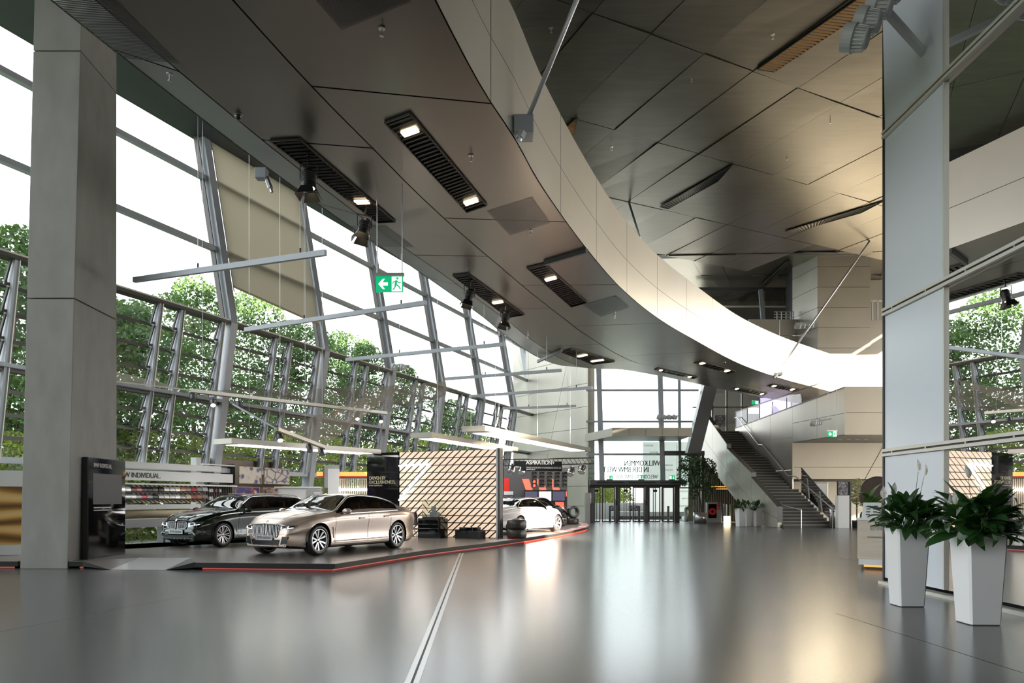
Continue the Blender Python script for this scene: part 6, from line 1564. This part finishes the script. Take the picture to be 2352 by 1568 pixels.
# small fittings on bridge soffit and ceiling
for k, (px, py, zz, lab) in enumerate(((390, 176, ZD, 'small sprinkler head on the bridge rim near the concrete column'), (877, 72, ZD, 'small sprinkler head beside the slotted plate'), (1082, 362, ZD, 'small sprinkler head right of the twin-lamp louvre strip'), (1219, 533, ZD, 'small sprinkler head at the corner of the square slotted plate'), (1412, 727, ZD, 'small sprinkler head beside the far slotted plate'), (1212, 772, ZD, 'small sprinkler head near the rounded bridge edge'), (1266, 68, ZC, 'small sprinkler head in the roof beside the thick rod'), (1588, 182, ZC, 'small sprinkler head in the middle of the roof panels'), (1775, 83, ZC, 'small sprinkler head beside the copper louvre strip'), (1405, 340, ZC, 'small sprinkler head in the roof beyond the bridge parapet'), (1907, 278, ZC, 'small sprinkler head on the roof near the white wall'), (1808, 362, ZC, 'small sprinkler head on a plain roof panel'))):
    p = G(px, py, zz-.05); s_ = 1.0 if zz == ZD else 1.3
    t = thing('sprinkler', lab, 'sprinkler', p); MB().tube(p+Vector((0, 0, .05)), p-Vector((0, 0, .06*s_)), .012*s_, n=8).tube(p-Vector((0, 0, .06*s_)), p-Vector((0, 0, .07*s_)), .03*s_, n=12).add('head', 'satin', t)
    MB().tube(p+Vector((0, 0, .045)), p+Vector((0, 0, .03)), .05*s_, n=14).add('rosette', 'satin', t)
for px, py, lab in ((547, 264, 'small black camera dome on the bridge rim'), (1664, 832, 'small camera dome under the far bridge soffit')):
    p = G(px, py, ZD-.01); t = thing('camera_dome', lab, 'camera', p)
    MB().lathe([(.06, 0), (.06, -.02), (.052, -.05), (.03, -.075), (0, -.085)], 20, Matrix.Translation(p)).add('dome', 'blackgloss', t, smooth=True); MB().lathe([(0, .005), (.075, .005), (.075, -.012), (.06, -.014)], 20, Matrix.Translation(p)).add('ring', 'satin', t)
# bracket box under the left edge of the bridge
p = G(600, 400, ZD-.1); t = thing('cable_bracket', 'grey steel cable bracket at the left bridge edge before the blind', 'bracket', p)
MB().box(p.x-.1, p.x+.12, p.y-.1, p.y+.1, p.z-.1, p.z+.1).add('box', 'steel', t, bevel=.01); MB().tube(p+Vector((.1, 0, -.06)), p+Vector((.2, -.05, -.3)), .05, n=6).tube(p+Vector((.2, -.05, -.3)), p+Vector((.23, -.06, -.38)), .03, n=8).add('nut', 'satin', t)
# lamp clusters on arms
def cluster(p, d, n, r, lab, arm=None, lit=False, cat='lamp'):
    p = Vector(p); d = Vector(d); t = thing('lamp_cluster', lab, cat, p)
    aim = Vector((-.80, .42, .30)).normalized()
    for k in range(n):
        c = p+d*k; M = Matrix.Translation(c) @ aim.to_track_quat('Z', 'Y').to_matrix().to_4x4()
        h = MB().lathe([(0, -r*.95), (r*.62, -r*.95), (r*.72, -r*.85), (r*.72, -r*.1), (r*.80, 0), (r*1.0, .0), (r*1.0, r*.7), (r*.93, r*.75), (0, r*.6)], 24, M).add('lamp_head', 'lightgrey', t, smooth=False)
        for i in range(22):
            a = 2*math.pi*i/22; e = Vector((math.cos(a), math.sin(a), 0))
            MB().bar(M @ (e*r*.80+Vector((0, 0, -r*.75))), M @ (e*r*.86+Vector((0, 0, -.02))), r*.07, r*.05).add('cooling_fin', 'white', h) if r > .1 else None
        MB().lathe([(0, r*.74), (r*.85, r*.74)], 20, M).add('lens', 'lens', h)
    q0, q1 = p+Vector((r*.8, .2*r, r*.6))-d*.3, p+d*(n-.6)+Vector((r*.8, .2*r, r*.6))
    MB().bar(q0, q1, r*.35, r*.35).add('carrier', 'steel', t)
    if arm: MB().bar((q0+q1)/2, arm, r*.5, r*.45).add('arm', 'lightgrey', t)
cp = D(1962, 88, 11.6)
cluster(cp, (.22, .10, .30), 4, .21, 'big cluster of pale grey ribbed round lamps on an arm from the white wall', (WX, 12.6, cp.z+.35))
for px, py, Y, r, lab, d in ((1514, 958, 49.0, .16, 'row of four small lamps before the entrance glazing', (.32, 0, 0)), (1868, 972, 39.6, .17, 'row of small lamps on an arm from the blue-grey gallery wall', (.2, .25, .05)), (1832, 748, 52.0, .22, 'row of lamps on the wall above the sunlit bridge part', (.36, .2, .06)), (906, 842, 35.3, .14, 'pair of small lamps on a facade post', (.4, .0, -.02))):
    q = D(px, py, Y); cluster(q, d, 4 if px != 906 else 2, r, lab, q+Vector((1.0, .2, .25)) if px in (1868, 1832) else (q+Vector((.2, 1.4, 0)) if px == 1514 else None))
# ================================================================== PLANTERS AND PLANTS
def planter(px, py, h, wt, wb_, rz, lab, group, m='planter'):
    c = G(px, py); t = thing('planter', lab, 'planter', c, rz, group=group, local=True)
    def oct_(w, ch): 
        a, b = w, w-ch; return [(-b, -a), (b, -a), (a, -b), (a, b), (b, a), (-b, a), (-a, b), (-a, -b)]
    mb = MB(); o0, o1, o2, o3 = oct_(wb_, wb_*.12), oct_(wt, wt*.10), oct_(wt-.03, wt*.10), oct_(wt-.035, wt*.1)
    L = [[(x, y, 0.012) for x, y in o0], [(x, y, h) for x, y in o1], [(x, y, h) for x, y in o2], [(x, y, h-.05) for x, y in o3]]
    for A_, B_ in zip(L[:-1], L[1:]):
        for i in range(8): mb.quad(A_[i], A_[(i+1) % 8], B_[(i+1) % 8], B_[i])
    mb.quad(*[q for q in L[0]][::-1]); mb.add('pot', m, t)
    MB().prism([(x, y) for x, y in o3], h-.09, h-.05).add('soil', 'soil', t)
    MB().prism([(x*.96, y*.96) for x, y in o0], 0, .014).add('foot', 'dark', t)
    return c, t
def leaf_mesh(L, w, bend, m, n=7, tw=.15):
    mb = MB(); P = []
    for i in range(n+1):
        t = i/n; a = bend*t*t; x = L*t*math.cos(a*.75); z = L*t*math.sin(.0)-L*.42*bend*t*t+.0
        ww = w*math.sin(math.pi*min(1, t**.75*1.0))**.8*(1 if t < .97 else .2)
        P.append((Vector((x, -ww, z+ww*.25)), Vector((x, 0, z)), Vector((x, ww, z+ww*.25))))
    for a, b in zip(P[:-1], P[1:]):
        mb.quad(a[0], a[1], b[1], b[0]); mb.quad(a[1], a[2], b[2], b[1])
    return mb.mesh('leaf', m, True)
LV = [leaf_mesh(.34, .062, b, 'leafdark') for b in (.3, .7, 1.1, 1.5)]
STM = MB().tube((0, 0, 0), (0, 0, 1), .006, .004, n=5).mesh('stem', 'leafmid')
fm = MB()
for i in range(8):
    for j in range(5):
        def fp(u, v): a = (u-.5)*2.0; w = .055*math.sin(math.pi*v**.8); return (math.sin(a)*w, math.cos(a)*w*.7, v*.19)
        fm.quad(fp(i/8, j/5), fp((i+1)/8, j/5), fp((i+1)/8, (j+1)/5), fp(i/8, (j+1)/5))
FLM = fm.mesh('petal', 'petal', True)
SPX = MB().tube((0, .02, .02), (0, .02, .11), .009, .006, n=8).mesh('spadix', 'beige')
def lily(c, h, rad, nl, hgt, flowers, lab, group, seed, scale=1.0):
    rr = random.Random(seed); t = thing('peace_lily', lab, 'plant', (c.x, c.y, h-.05), rr.random()*6, group=group, local=True)
    for k in range(nl):
        a = rr.random()*6.283; f = (k+.5)/nl; el = math.radians(84-60*f+rr.uniform(-12, 12)); r0 = rr.uniform(0, .10)
        ln = rr.uniform(.75, 1.25)*scale; stem = hgt*(.95-.55*f)*rr.uniform(.75, 1.15)
        base = Vector((math.cos(a)*r0, math.sin(a)*r0, 0)); dirn = Vector((math.cos(a)*math.cos(el), math.sin(a)*math.cos(el), math.sin(el)))
        tip = base+dirn*stem
        M = Matrix.LocRotScale(base, Vector((0, 0, 1)).rotation_difference(dirn), Vector((1, 1, stem)))
        sp = link('stem', STM, t, M)
        tilt = el-math.radians(rr.uniform(8, 34))
        M = Matrix.Translation(tip) @ Matrix.Rotation(a, 4, 'Z') @ Matrix.Rotation(-tilt, 4, 'Y') @ Matrix.Rotation(rr.uniform(-.5, .5), 4, 'X') @ Matrix.Scale(ln, 4)
        link('leaf', LV[rr.randrange(4)], t, M)
    for (dx, dy, dz) in flowers:
        b = Vector((dx*.3, dy*.3, 0)); e = Vector((dx, dy, dz)); dirn = (e-b)
        link('flower_stem', STM, t, Matrix.LocRotScale(b, Vector((0, 0, 1)).rotation_difference(dirn.normalized()), Vector((.8, .8, dirn.length))))
        f_ = link('flower', FLM, t, Matrix.Translation(e) @ Matrix.Rotation(rr.random()*6, 4, 'Z') @ Matrix.Rotation(rr.uniform(-.2, .3), 4, 'X')); link('spadix', SPX, f_)
    return t
pg = 'white planters by the glass wall'
c, _ = planter(2083, 1390, 1.09, .225, .172, -.03, 'tall white tapered planter standing before the white glass panel', pg)
lily(c, 1.09, .3, 95, .34, ((-.22, -.1, .78), (-.14, .06, .84), (.15, -.18, .52), (.3, .1, .46)), 'peace lily with tall white flowers in the planter before the white panel', 'peace lilies', 11, 1.12)
c, _ = planter(2246, 1431, 1.06, .232, .18, -.03, 'tall white tapered planter standing before the clear glass panes', pg)
lily(c, 1.06, .3, 110, .38, ((-.12, .1, .74), (-.2, -.2, .40), (.05, -.2, .45), (-.3, 0, .38)), 'broad peace lily in the planter before the clear glass panes', 'peace lilies', 23, 1.25)
pg2 = 'three planters under the staircase'
for k, (px, lab) in enumerate(((1700, 'grey-white planter nearest the lit column stool under the stairs'), (1716, 'grey-white planter in the middle of three under the stairs'), (1738, 'grey-white planter nearest the steel bin under the stairs'))):
    c, _ = planter(px, 1209, 1.0, .22, .17, .35, lab, pg2)
    lily(c, 1.0, .3, 30, .36, ((.1, -.1, .6), (.25, 0, .55)) if k == 2 else (), lab.replace('grey-white planter', 'dark green lily in the planter'), 'lilies under the staircase', 40+k)
# weeping fig in a steel tub
def leafcloud(n, lobes, size, seed, m, name, parent):
    rr = random.Random(seed); mb = MB(); tot = sum(l[3] for l in lobes)
    for cx_, cy_, cz_, wt, rx, rz_ in [(l[0], l[1], l[2], l[3], l[4], l[5]) for l in lobes]:
        for k in range(int(n*wt/tot)):
            while True:
                v = Vector((rr.uniform(-1, 1), rr.uniform(-1, 1), rr.uniform(-1, 1)))
                if v.length < 1: break
            v = v*(v.length**-.45 if v.length > .05 else 1)
            if v.length > 1: v.normalize(); v *= rr.uniform(.85, 1.08)
            c = Vector((cx_+v.x*rx, cy_+v.y*rx, cz_+v.z*rz_)); s_ = size*rr.uniform(.6, 1.35)
            a = Vector((rr.gauss(0, 1), rr.gauss(0, 1), rr.gauss(0, .7))).normalized(); b = a.orthogonal().normalized()
            b = (b*math.cos(1.7*rr.random()*3)+a.cross(b)*math.sin(rr.random()*6)).normalized()
            mb.quad(c-a*s_*.5, c+b*s_*.28, c+a*s_*.5, c-b*s_*.28)
    return mb.add(name, m, parent)
fc = G(1608, 1197.5); fc.y = 48.7; fc.x = D(1608, 0, 48.7).x
t = thing('weeping_fig', 'tall dark weeping fig tree in a round steel tub beside the fire-hose cabinet', 'tree', (fc.x, fc.y, 0))
MB().lathe([(0, 0.01), (.40, .01), (.42, .68), (.39, .68), (.38, .62), (0, .62)], 32, Matrix.Translation((fc.x, fc.y, 0))).add('tub', 'satin', t, smooth=True)
MB().path([(fc.x+.1, fc.y, .6), (fc.x+.02, fc.y, 1.4), (fc.x-.25, fc.y, 2.3), (fc.x-.5, fc.y, 3.4)], .045, 8).path([(fc.x-.2, fc.y, 2.1), (fc.x+.3, fc.y-.1, 3.0), (fc.x+.5, fc.y, 3.6)], .03, 6).add('trunk', 'bark', t)
o = leafcloud(3800, [(fc.x-.45, fc.y, 3.75, 2.2, .85, .55), (fc.x+.35, fc.y, 3.55, 1.4, .65, .5), (fc.x-1.05, fc.y, 3.0, 1.2, .45, .75), (fc.x+.80, fc.y, 2.75, 1.1, .35, .75), (fc.x-.25, fc.y, 2.75, 1.2, .5, .5), (fc.x+.45, fc.y, 1.95, .7, .28, .65), (fc.x-.35, fc.y, 1.95, .5, .3, .5), (fc.x+.15, fc.y, 2.5, .6, .35, .5)], .125, 3, 'ficus', 'foliage', t); o['kind'] = 'stuff'
# ================================================================== FURNITURE AROUND THE STAIRS
def bin_(px, py, lab):
    c = G(px, py); t = thing('litter_bin', lab, 'bin', c)
    M = Matrix.Translation(c)
    MB().lathe([(0, 0), (.155, 0), (.155, .92), (.14, .98), (.10, 1.0), (0, 1.0)], 28, M).add('body', 'satin', t, smooth=True)
    MB().lathe([(.158, .0), (.160, .05), (.157, .05)], 28, M).add('base_ring', 'dark', t); MB().box(c.x-.08, c.x+.08, c.y-.165, c.y-.13, .82, .90).add('slot', 'black', t)
    MB().lathe([(.157, .76), (.160, .765), (.157, .78)], 28, M).add('band', 'dark', t)
bin_(1785, 1211, 'round stainless litter bin at the left foot of the staircase')
bin_(1911, 1212, 'round stainless litter bin right of the stair handrail')
bin_(1577, 1197.5, 'round stainless litter bin beside the entrance glazing')
c = D(1640, 1195, 49.6); t = thing('fire_hose_cabinet', 'steel fire-hose cabinet with a red reel behind its window', 'cabinet', (c.x, c.y, 0))
w = .46; cx_, cy_ = c.x, c.y
MB().box(cx_-w, cx_+w, cy_, cy_+.3, .02, 1.3).add('box', 'satin', t, bevel=.01); MB().box(cx_-w+.1, cx_+w-.3, cy_-.01, cy_, .3, 1.2).add('window', 'blackgloss', t)
MB().lathe([(.08, -.02), (.23, -.02), (.23, .02), (.08, .02)], 28, Matrix.Translation((cx_-.1, cy_-.03, .72)) @ Matrix.Rotation(math.pi/2, 4, 'X'), close=True).add('reel', 'red', t)
for k in range(3): MB().box(cx_+w-.24, cx_+w-.10, cy_-.012, cy_, .85+k*.15, .97+k*.15).add('sticker', 'red', t)
c = G(1670, 1199); t = thing('lit_stool', 'mirror steel drum stool with a glowing lower band on a round floor plate', 'stool', c)
M = Matrix.Translation(c)
MB().lathe([(0, .02), (.21, .02), (.21, .40), (0, .40)], 28, M).add('glow_band', 'warmlight', t, smooth=False); MB().lathe([(0, .40), (.25, .40), (.25, 1.18), (.24, 1.2), (0, 1.2)], 28, M).add('drum', 'stoolmirror', t)
MB().lathe([(0, 0), (.85, 0), (.85, .02), (0, .022)], 36, M).add('floor_plate', 'ramp', t)
c = D(1662, 1118, 49); t = thing('ring_lamp', 'flat glowing double ring lamp hung under the staircase', 'lamp', c)
for k, (r, dz) in enumerate(((.85, 0), (.7, -.14))): MB().lathe([(r-.07, 0), (r, 0), (r, .035), (r-.07, .035)], 40, Matrix.Translation(c+Vector((k*.25, 0, dz))), close=True).add('ring', 'orangelight', t)
MB().tube(c+Vector((0, .7, .03)), c+Vector((0, .7, 1.5)), .01, n=6).tube(c+Vector((0, -.7, .03)), c+Vector((0, -.7, 1.5)), .01, n=6).add('wire', 'satin', t)
c = G(1940, 1213); t = thing('screen_totem', 'white totem cabinet with a dark screen head behind the counter', 'totem', c)
MB().box(c.x-.33, c.x+.25, c.y, c.y+.4, 0, 1.7).add('cabinet', 'white', t, bevel=.01); MB().box(c.x-.33, c.x+.15, c.y-.02, c.y+.05, 1.72, 2.4).add('screen', 'night', t); MB().box(c.x-.36, c.x+.18, c.y, c.y+.1, 1.69, 2.43).add('bezel', 'black', t); MB().box(c.x+.27, c.x+.34, c.y, c.y+.3, 0, 2.4).add('frame_post', 'dark', t)
# metal barriers left of the doors
for px, h, w, lab in ((1351, 1.9, .35, 'tall grey metal fin left of the entrance doors'), (1361, 1.25, .3, 'low dark metal fin left of the entrance doors')):
    c = G(px, 1201); tag(MB().box(c.x-w/2, c.x+w/2, c.y, c.y+.7, 0, h).add('metal_fin', 'satin' if h > 1.5 else 'darksteel', bevel=.01), lab, 'barrier')
for n, (px, lab) in enumerate(((1416, 'slim door post reader between the first and second door pair'), (1484, 'slim door post reader between the second and third door pair'))):
    c = G(px, 1200); t = thing('door_reader', lab, 'reader', c); MB().box(c.x-.09, c.x+.09, c.y-.1, c.y+.05, 0, 1.5).add('post', 'darksteel', t); MB().box(c.x-.05, c.x+.05, c.y-.11, c.y-.1, 1.1, 1.4).add('panel', 'black', t)
for px, lab in ((1401, 'thin dark bollard behind the first doors'), (1468, 'thin dark bollard behind the second doors'), (1535, 'thin dark bollard behind the third doors')):
    c = D(px, 1190, 52.5); t = MB().tube((c.x, c.y, -.06), (c.x, c.y, 1.05), .08, n=14).add('bollard', 'darksteel'); tag(t, lab, 'bollard')
# counter behind the white wall
c0, c1 = G(1969, 1306), G(2110, 1312); t = thing('demand_counter', 'pale wooden counter with raised lettering and glowing foot behind the white wall', 'counter', (c0+c1)/2)
CFr = Fr((c0.x, c0.y), (c1.x, c1.y-.15)); zt_ = CFr.z(1975, 1189)
MB().fbox(CFr, 0, CFr.L, -.7, 0, .22, zt_-.05).add('body', 'wood', t, bevel=.01); MB().fbox(CFr, -.02, CFr.L, -.75, .03, zt_-.05, zt_).add('top', 'white', t); MB().fbox(CFr, .03, CFr.L, -.68, .02, .10, .22).add('plinth', 'white', t)
MB().fbox(CFr, .12, CFr.L, -.6, -.05, .05, .095).add('glow_strip', 'orangelight', t); MB().fbox(CFr, .15, CFr.L-.1, -.55, -.1, 0, .05).add('foot', 'dark', t); MB().fbox(CFr, .2, CFr.L, 0, .012, zt_-.42, zt_-.39).add('groove', 'stone', t)
text('BMW ON DEMAND', CFr.P(.26, .008, zt_-.26), CFr.P(1.15, 0, 0)-CFr.P(.26, 0, 0), (0, 0, .11), 'lightgrey', t, weight=.02, depth=.006)
b = thing('price_board', 'tilted white leaflet board with small car pictures on the wooden counter', 'board', CFr.P(.3, -.3, zt_))
p = [CFr.P(.06, -.15, zt_+.012), CFr.P(.75, -.15, zt_+.012), CFr.P(.75, -.32, zt_+.33), CFr.P(.06, -.32, zt_+.33)]
MB().slab(p, (0, .02, -.005)).add('sheet', 'white', b)
for r_ in range(4):
    for k in range(2):
        f = lambda u, v: p[0].lerp(p[1], u).lerp(p[3].lerp(p[2], u), v)+Vector((0, -.004, .002))
        u0, v0 = .10+k*.20, .14+r_*.19; MB().slab([f(u0, v0), f(u0+.12, v0), f(u0+.12, v0+.07), f(u0, v0+.07)], (0, .002, 0)).add('print', 'greytext', b)
MB().slab([f(.52, .0), f(1, .0), f(1, 1), f(.52, 1)], (0, .002, 0)).add('print', 'night', b)
MB().slab([f(.04, -.04), f(.5, -.04), f(.5, 0.0), f(.04, 0.0)], (0, -.1, 0)).add('foot', 'white', b)
# fiddle-leaf plant, black disc and olive tree behind it
pc = D(2000, 1200, 18.6); t = thing('fiddle_leaf_fig', 'broad-leaved glossy fig plant behind the wooden counter', 'plant', (pc.x, pc.y, 0), 0, local=True)
MB().lathe([(0, 0), (.2, 0), (.24, .5), (.2, .5), (0, .45)], 20).add('pot', 'dark', t); MB().tube((0, 0, .4), (0, 0, 1.4), .02, n=8).add('stem', 'bark', t)
BLm = [leaf_mesh(.46, .15, b_, 'leafmid') for b_ in (.2, .6, 1.0)]
rr = random.Random(5)
for k in range(20):
    a = rr.random()*6.283; z = .75+k*.042; el = rr.uniform(.1, 1.1)
    link('leaf', BLm[k % 3], t, Matrix.Translation((0, 0, z)) @ Matrix.Rotation(a, 4, 'Z') @ Matrix.Rotation(-el, 4, 'Y') @ Matrix.Rotation(rr.uniform(-.5, .5), 4, 'X'))
q = D(2016, 1137, 21.5); t = thing('black_disc_sign', 'large round black disc sign behind the broad-leaved plant', 'sign', (q.x, q.y, 0))
MB().lathe([(0, -.03), (.50, -.03), (.52, 0), (.50, .03), (0, .03)], 48, Matrix.Translation(q) @ Matrix.Rotation(math.pi/2, 4, 'X')).add('disc', 'brownwall', t); MB().tube((q.x, q.y+.05, 0), (q.x, q.y+.05, q.z), .03, n=8).add('stand', 'black', t); MB().lathe([(0, 0), (.25, 0), (.25, .02), (0, .02)], 20, Matrix.Translation((q.x, q.y+.05, 0))).add('foot', 'black', t)
q = G(1968, 1212); t = thing('olive_tree', 'small pale olive tree behind the counter near the totem', 'tree', (q.x, q.y, 0))
MB().tube((q.x, q.y, 0), (q.x, q.y, 1.6), .04, n=8).add('trunk', 'bark', t); leafcloud(900, [(q.x, q.y, 1.9, 1, .42, .7)], .12, 9, 'olive', 'foliage', t)['kind'] = 'stuff'; MB().lathe([(0, 0), (.22, 0), (.26, .4), (0, .38)], 20, Matrix.Translation((q.x, q.y, 0))).add('pot', 'dark', t)
q = D(1878, 1155, 45.0); t = thing('white_screen_board', 'white rectangular board standing behind the stair handrail', 'board', (q.x, q.y, 0))
MB().box(q.x-.5, q.x+.55, q.y, q.y+.05, .9, 2.4).add('board', 'whitegloss', t); MB().box(q.x+.55, q.x+.6, q.y-.02, q.y+.07, 0, 2.45).add('post', 'satin', t); MB().box(q.x-.55, q.x-.5, q.y-.02, q.y+.07, 0, 2.45).add('post', 'satin', t)
# screens upstairs
q = D(1653, 966, 58.6); t = thing('picture_board', 'tilted collage board behind the gallery glazing', 'board', (q.x, q.y, ZLAND)); MB().box(q.x-.4, q.x+.4, q.y, q.y+.06, q.z-.42, q.z+.42).add('print', 'night', t); MB().tube((q.x, q.y+.03, ZLAND), (q.x, q.y+.03, q.z-.42), .05, n=8).add('stand', 'dark', t)
q = D(1732, 943, 55.5); t = thing('wall_screen', 'small lit screen above the gallery glass guard', 'screen', (q.x, q.y, ZLAND)); MB().box(q.x-.4, q.x+.4, q.y, q.y+.05, q.z-.2, q.z+.22).add('screen', 'screenwhite', t); MB().box(q.x-.03, q.x+.03, q.y+.05, q.y+.1, ZLAND, q.z).add('stand', 'dark', t)
q = D(1775, 945, 57.0); t = thing('projection_wall', 'large lilac lit projection wall on the gallery', 'screen', (q.x, q.y, ZLAND)); MB().box(q.x-.9, q.x+1.3, q.y, q.y+.08, ZLAND+.3, q.z+1.0).add('screen', 'screenlilac', t); MB().box(q.x-.95, q.x+1.35, q.y+.02, q.y+.1, ZLAND, q.z+1.05).add('frame', 'dark', t)
e0 = D(1735, 924, 57.3); t = thing('exit_sign', 'small green exit sign hung above the gallery', 'sign', e0); MB().box(e0.x-.25, e0.x+.25, e0.y, e0.y+.03, e0.z-.14, e0.z+.14).add('panel', 'greensign', t); MB().box(e0.x, e0.x+.22, e0.y-.005, e0.y, e0.z-.11, e0.z+.11).add('pictogram', 'whitesign', t); MB().bar((e0.x-.2, e0.y+.05, e0.z+.15), (gX(1760)+.03, e0.y+.12, e0.z+.15), .04, .03).add('bracket', 'satin', t)
# ================================================================== OUTDOORS
TG = {}
def tree(px, ytop, out, wid, m, lab, seed, base=1.2, n=5200, size=.30):
    # stand on the lawn, out metres beyond the facade, in the direction of the pixel column
    k = (px-CX)/F; q = Vector((A.x, A.y))+FO*out; s_ = (k*q.y-q.x)/(FD.x-k*FD.y); q = q+FD*s_
    zt = H+(YH-ytop)*q.y/F; hh = zt-base
    t = thing('tree', lab, 'tree', (q.x, q.y, -.32), group='trees outside the facade')
    rr = random.Random(seed); lobes = []
    for i in range(9):
        f = (i+.5)/9; w = wid*(.55+.6*math.sin(math.pi*(.15+.75*f)))*.5
        lobes.append((q.x+rr.uniform(-.45, .45)*w, q.y+rr.uniform(-.45, .45)*w, base+hh*f*.92, 1.0, w*rr.uniform(.75, 1.1)*(1.0 if f < .7 else .7), hh*.11*rr.uniform(.8, 1.3)))
    lobes.append((q.x, q.y, zt-hh*.07, .35, wid*.16, hh*.07))
    leafcloud(n, lobes, size, seed, m, 'foliage', t)['kind'] = 'stuff'
    mb = MB().tube((q.x, q.y, -.32), (q.x, q.y, base+hh*.35), .2, .12, n=8)
    for i in range(5): a = rr.random()*6; mb.tube((q.x, q.y, base+hh*(.1+.06*i)), (q.x+math.cos(a)*wid*.3, q.y+math.sin(a)*wid*.3, base+hh*(.35+.08*i)), .07, .03, n=6)
    mb.add('trunk', 'bark', t)
T_ = [(20, 520, 9, 6.0, 'tree1', 'tall green tree left of the concrete column beyond the facade'), (300, 690, 8, 6.0, 'tree1', 'green tree right of the concrete column beyond the facade'), (445, 632, 12, 7.0, 'tree1', 'tallest green tree beyond the facade left of the blind'), (575, 660, 13, 7.5, 'tree1', 'green tree beyond the facade under the fabric blind'), (665, 735, 11, 6.0, 'tree1', 'airy green tree beyond the facade right of the blind'), (775, 757, 16, 5.5, 'tree1', 'pointed green tree beyond the facade'), (838, 778, 15, 5.5, 'tree1', 'second pointed green tree beside the pointed one beyond the facade'), (930, 838, 13, 6.0, 'tree1', 'round green tree beyond the facade near the pair of facade lamps'), (1010, 915, 12, 5.5, 'tree1', 'lower green tree beyond the middle of the louvres'), (1075, 945, 12, 5.0, 'tree1', 'low green tree beyond the far louvres'), (150, 600, 13, 7, 'tree1', 'green tree hidden behind the concrete column')]
for k, (px, yt, out, w_, m_, lab) in enumerate(T_): tree(px, yt, out, w_, m_, lab, 100+k, n=15000, size=.22)
for k in range(11):
    px = -20+k*112; tree(px, 985+(k % 3)*14, 6.2, 5.0, 'tree2', 'shrub coloured sunlit yellow-green ' + ('left of the column behind the lower louvres', 'behind the concrete column', 'behind the lettered fascia board', 'behind the slatted cabinet', 'behind the framed pictures', 'behind the white counter', 'behind the white pillar', 'behind the black lettered panel', 'behind the lattice light wall', 'behind the lattice wall end post', 'at the far end of the facade')[k], 200+k, base=-.2, n=4500, size=.17)
for k in range(3):
    q = D(1362+k*26, 1150, 66+k*4); t = thing('tree', ('bright green tree seen through the first entrance doors', 'bright green tree seen between the entrance doors', 'bright green tree seen through the second entrance doors')[k], 'tree', (q.x, q.y, -.06)); leafcloud(2600, [(q.x, q.y, 1.3+i*.55, 1, 1.9-.2*i, .7) for i in range(3)], .2, 300+k, 'tree2', 'foliage', t)['kind'] = 'stuff'; MB().tube((q.x, q.y, -.06), (q.x, q.y, 3), .14, n=8).add('trunk', 'bark', t)
q = D(1500, 1190, 78); t = thing('neighbour_building', 'pale neighbouring building wall seen through the entrance glazing', 'building', (q.x+6, 79, -.06))
for k in range(5): MB().box(q.x-1.0+k*3.4, q.x+2.36+k*3.4, 78, 79, -.06, 3.4).add('wall_panel', 'white', t); MB().box(q.x-1.0+k*3.4, q.x+2.36+k*3.4, 78, 79, 3.44, 7.2).add('wall_panel', 'lightgrey', t)
q = D(1470, 1184, 60); t = thing('stone_bench', 'long low pale bench outside the entrance doors', 'bench', (q.x, q.y, -.06)); MB().box(q.x-2.2, q.x+3.4, q.y, q.y+1.2, .2, .55).add('seat', 'white', t, bevel=.02); MB().box(q.x-2, q.x+3.2, q.y+.1, q.y+1.1, -.06, .2).add('base', 'darksteel', t)
q = D(1430, 1184, 61.6); t = thing('white_wall_art', 'low white wall with dark portrait pictures outside the doors', 'wall', (q.x, q.y, -.06)); MB().box(q.x-4, q.x+2, q.y, q.y+.4, -.06, 1.2).add('wall', 'white', t)
for k in range(2): MB().box(q.x-1.0+k*1.5, q.x-.2+k*1.5, q.y-.02, q.y, .2, 1.0).add('print', 'night', t)
# far tower blocks beyond the facade end
q = D(1185, 1000, 150); t = thing('neighbour_building', 'distant pale high-rise beyond the far end of the facade', 'building', (q.x, q.y, -.32))
for k in range(9): MB().box(q.x-4, q.x+5, q.y, q.y+8, -.32+k*2.2, 1.6+k*2.2).add('storey', 'lightgrey', t); MB().box(q.x-3.9, q.x+4.9, q.y+.1, q.y+7.9, 1.6+k*2.2, 1.88+k*2.2).add('window_band', 'steel', t)
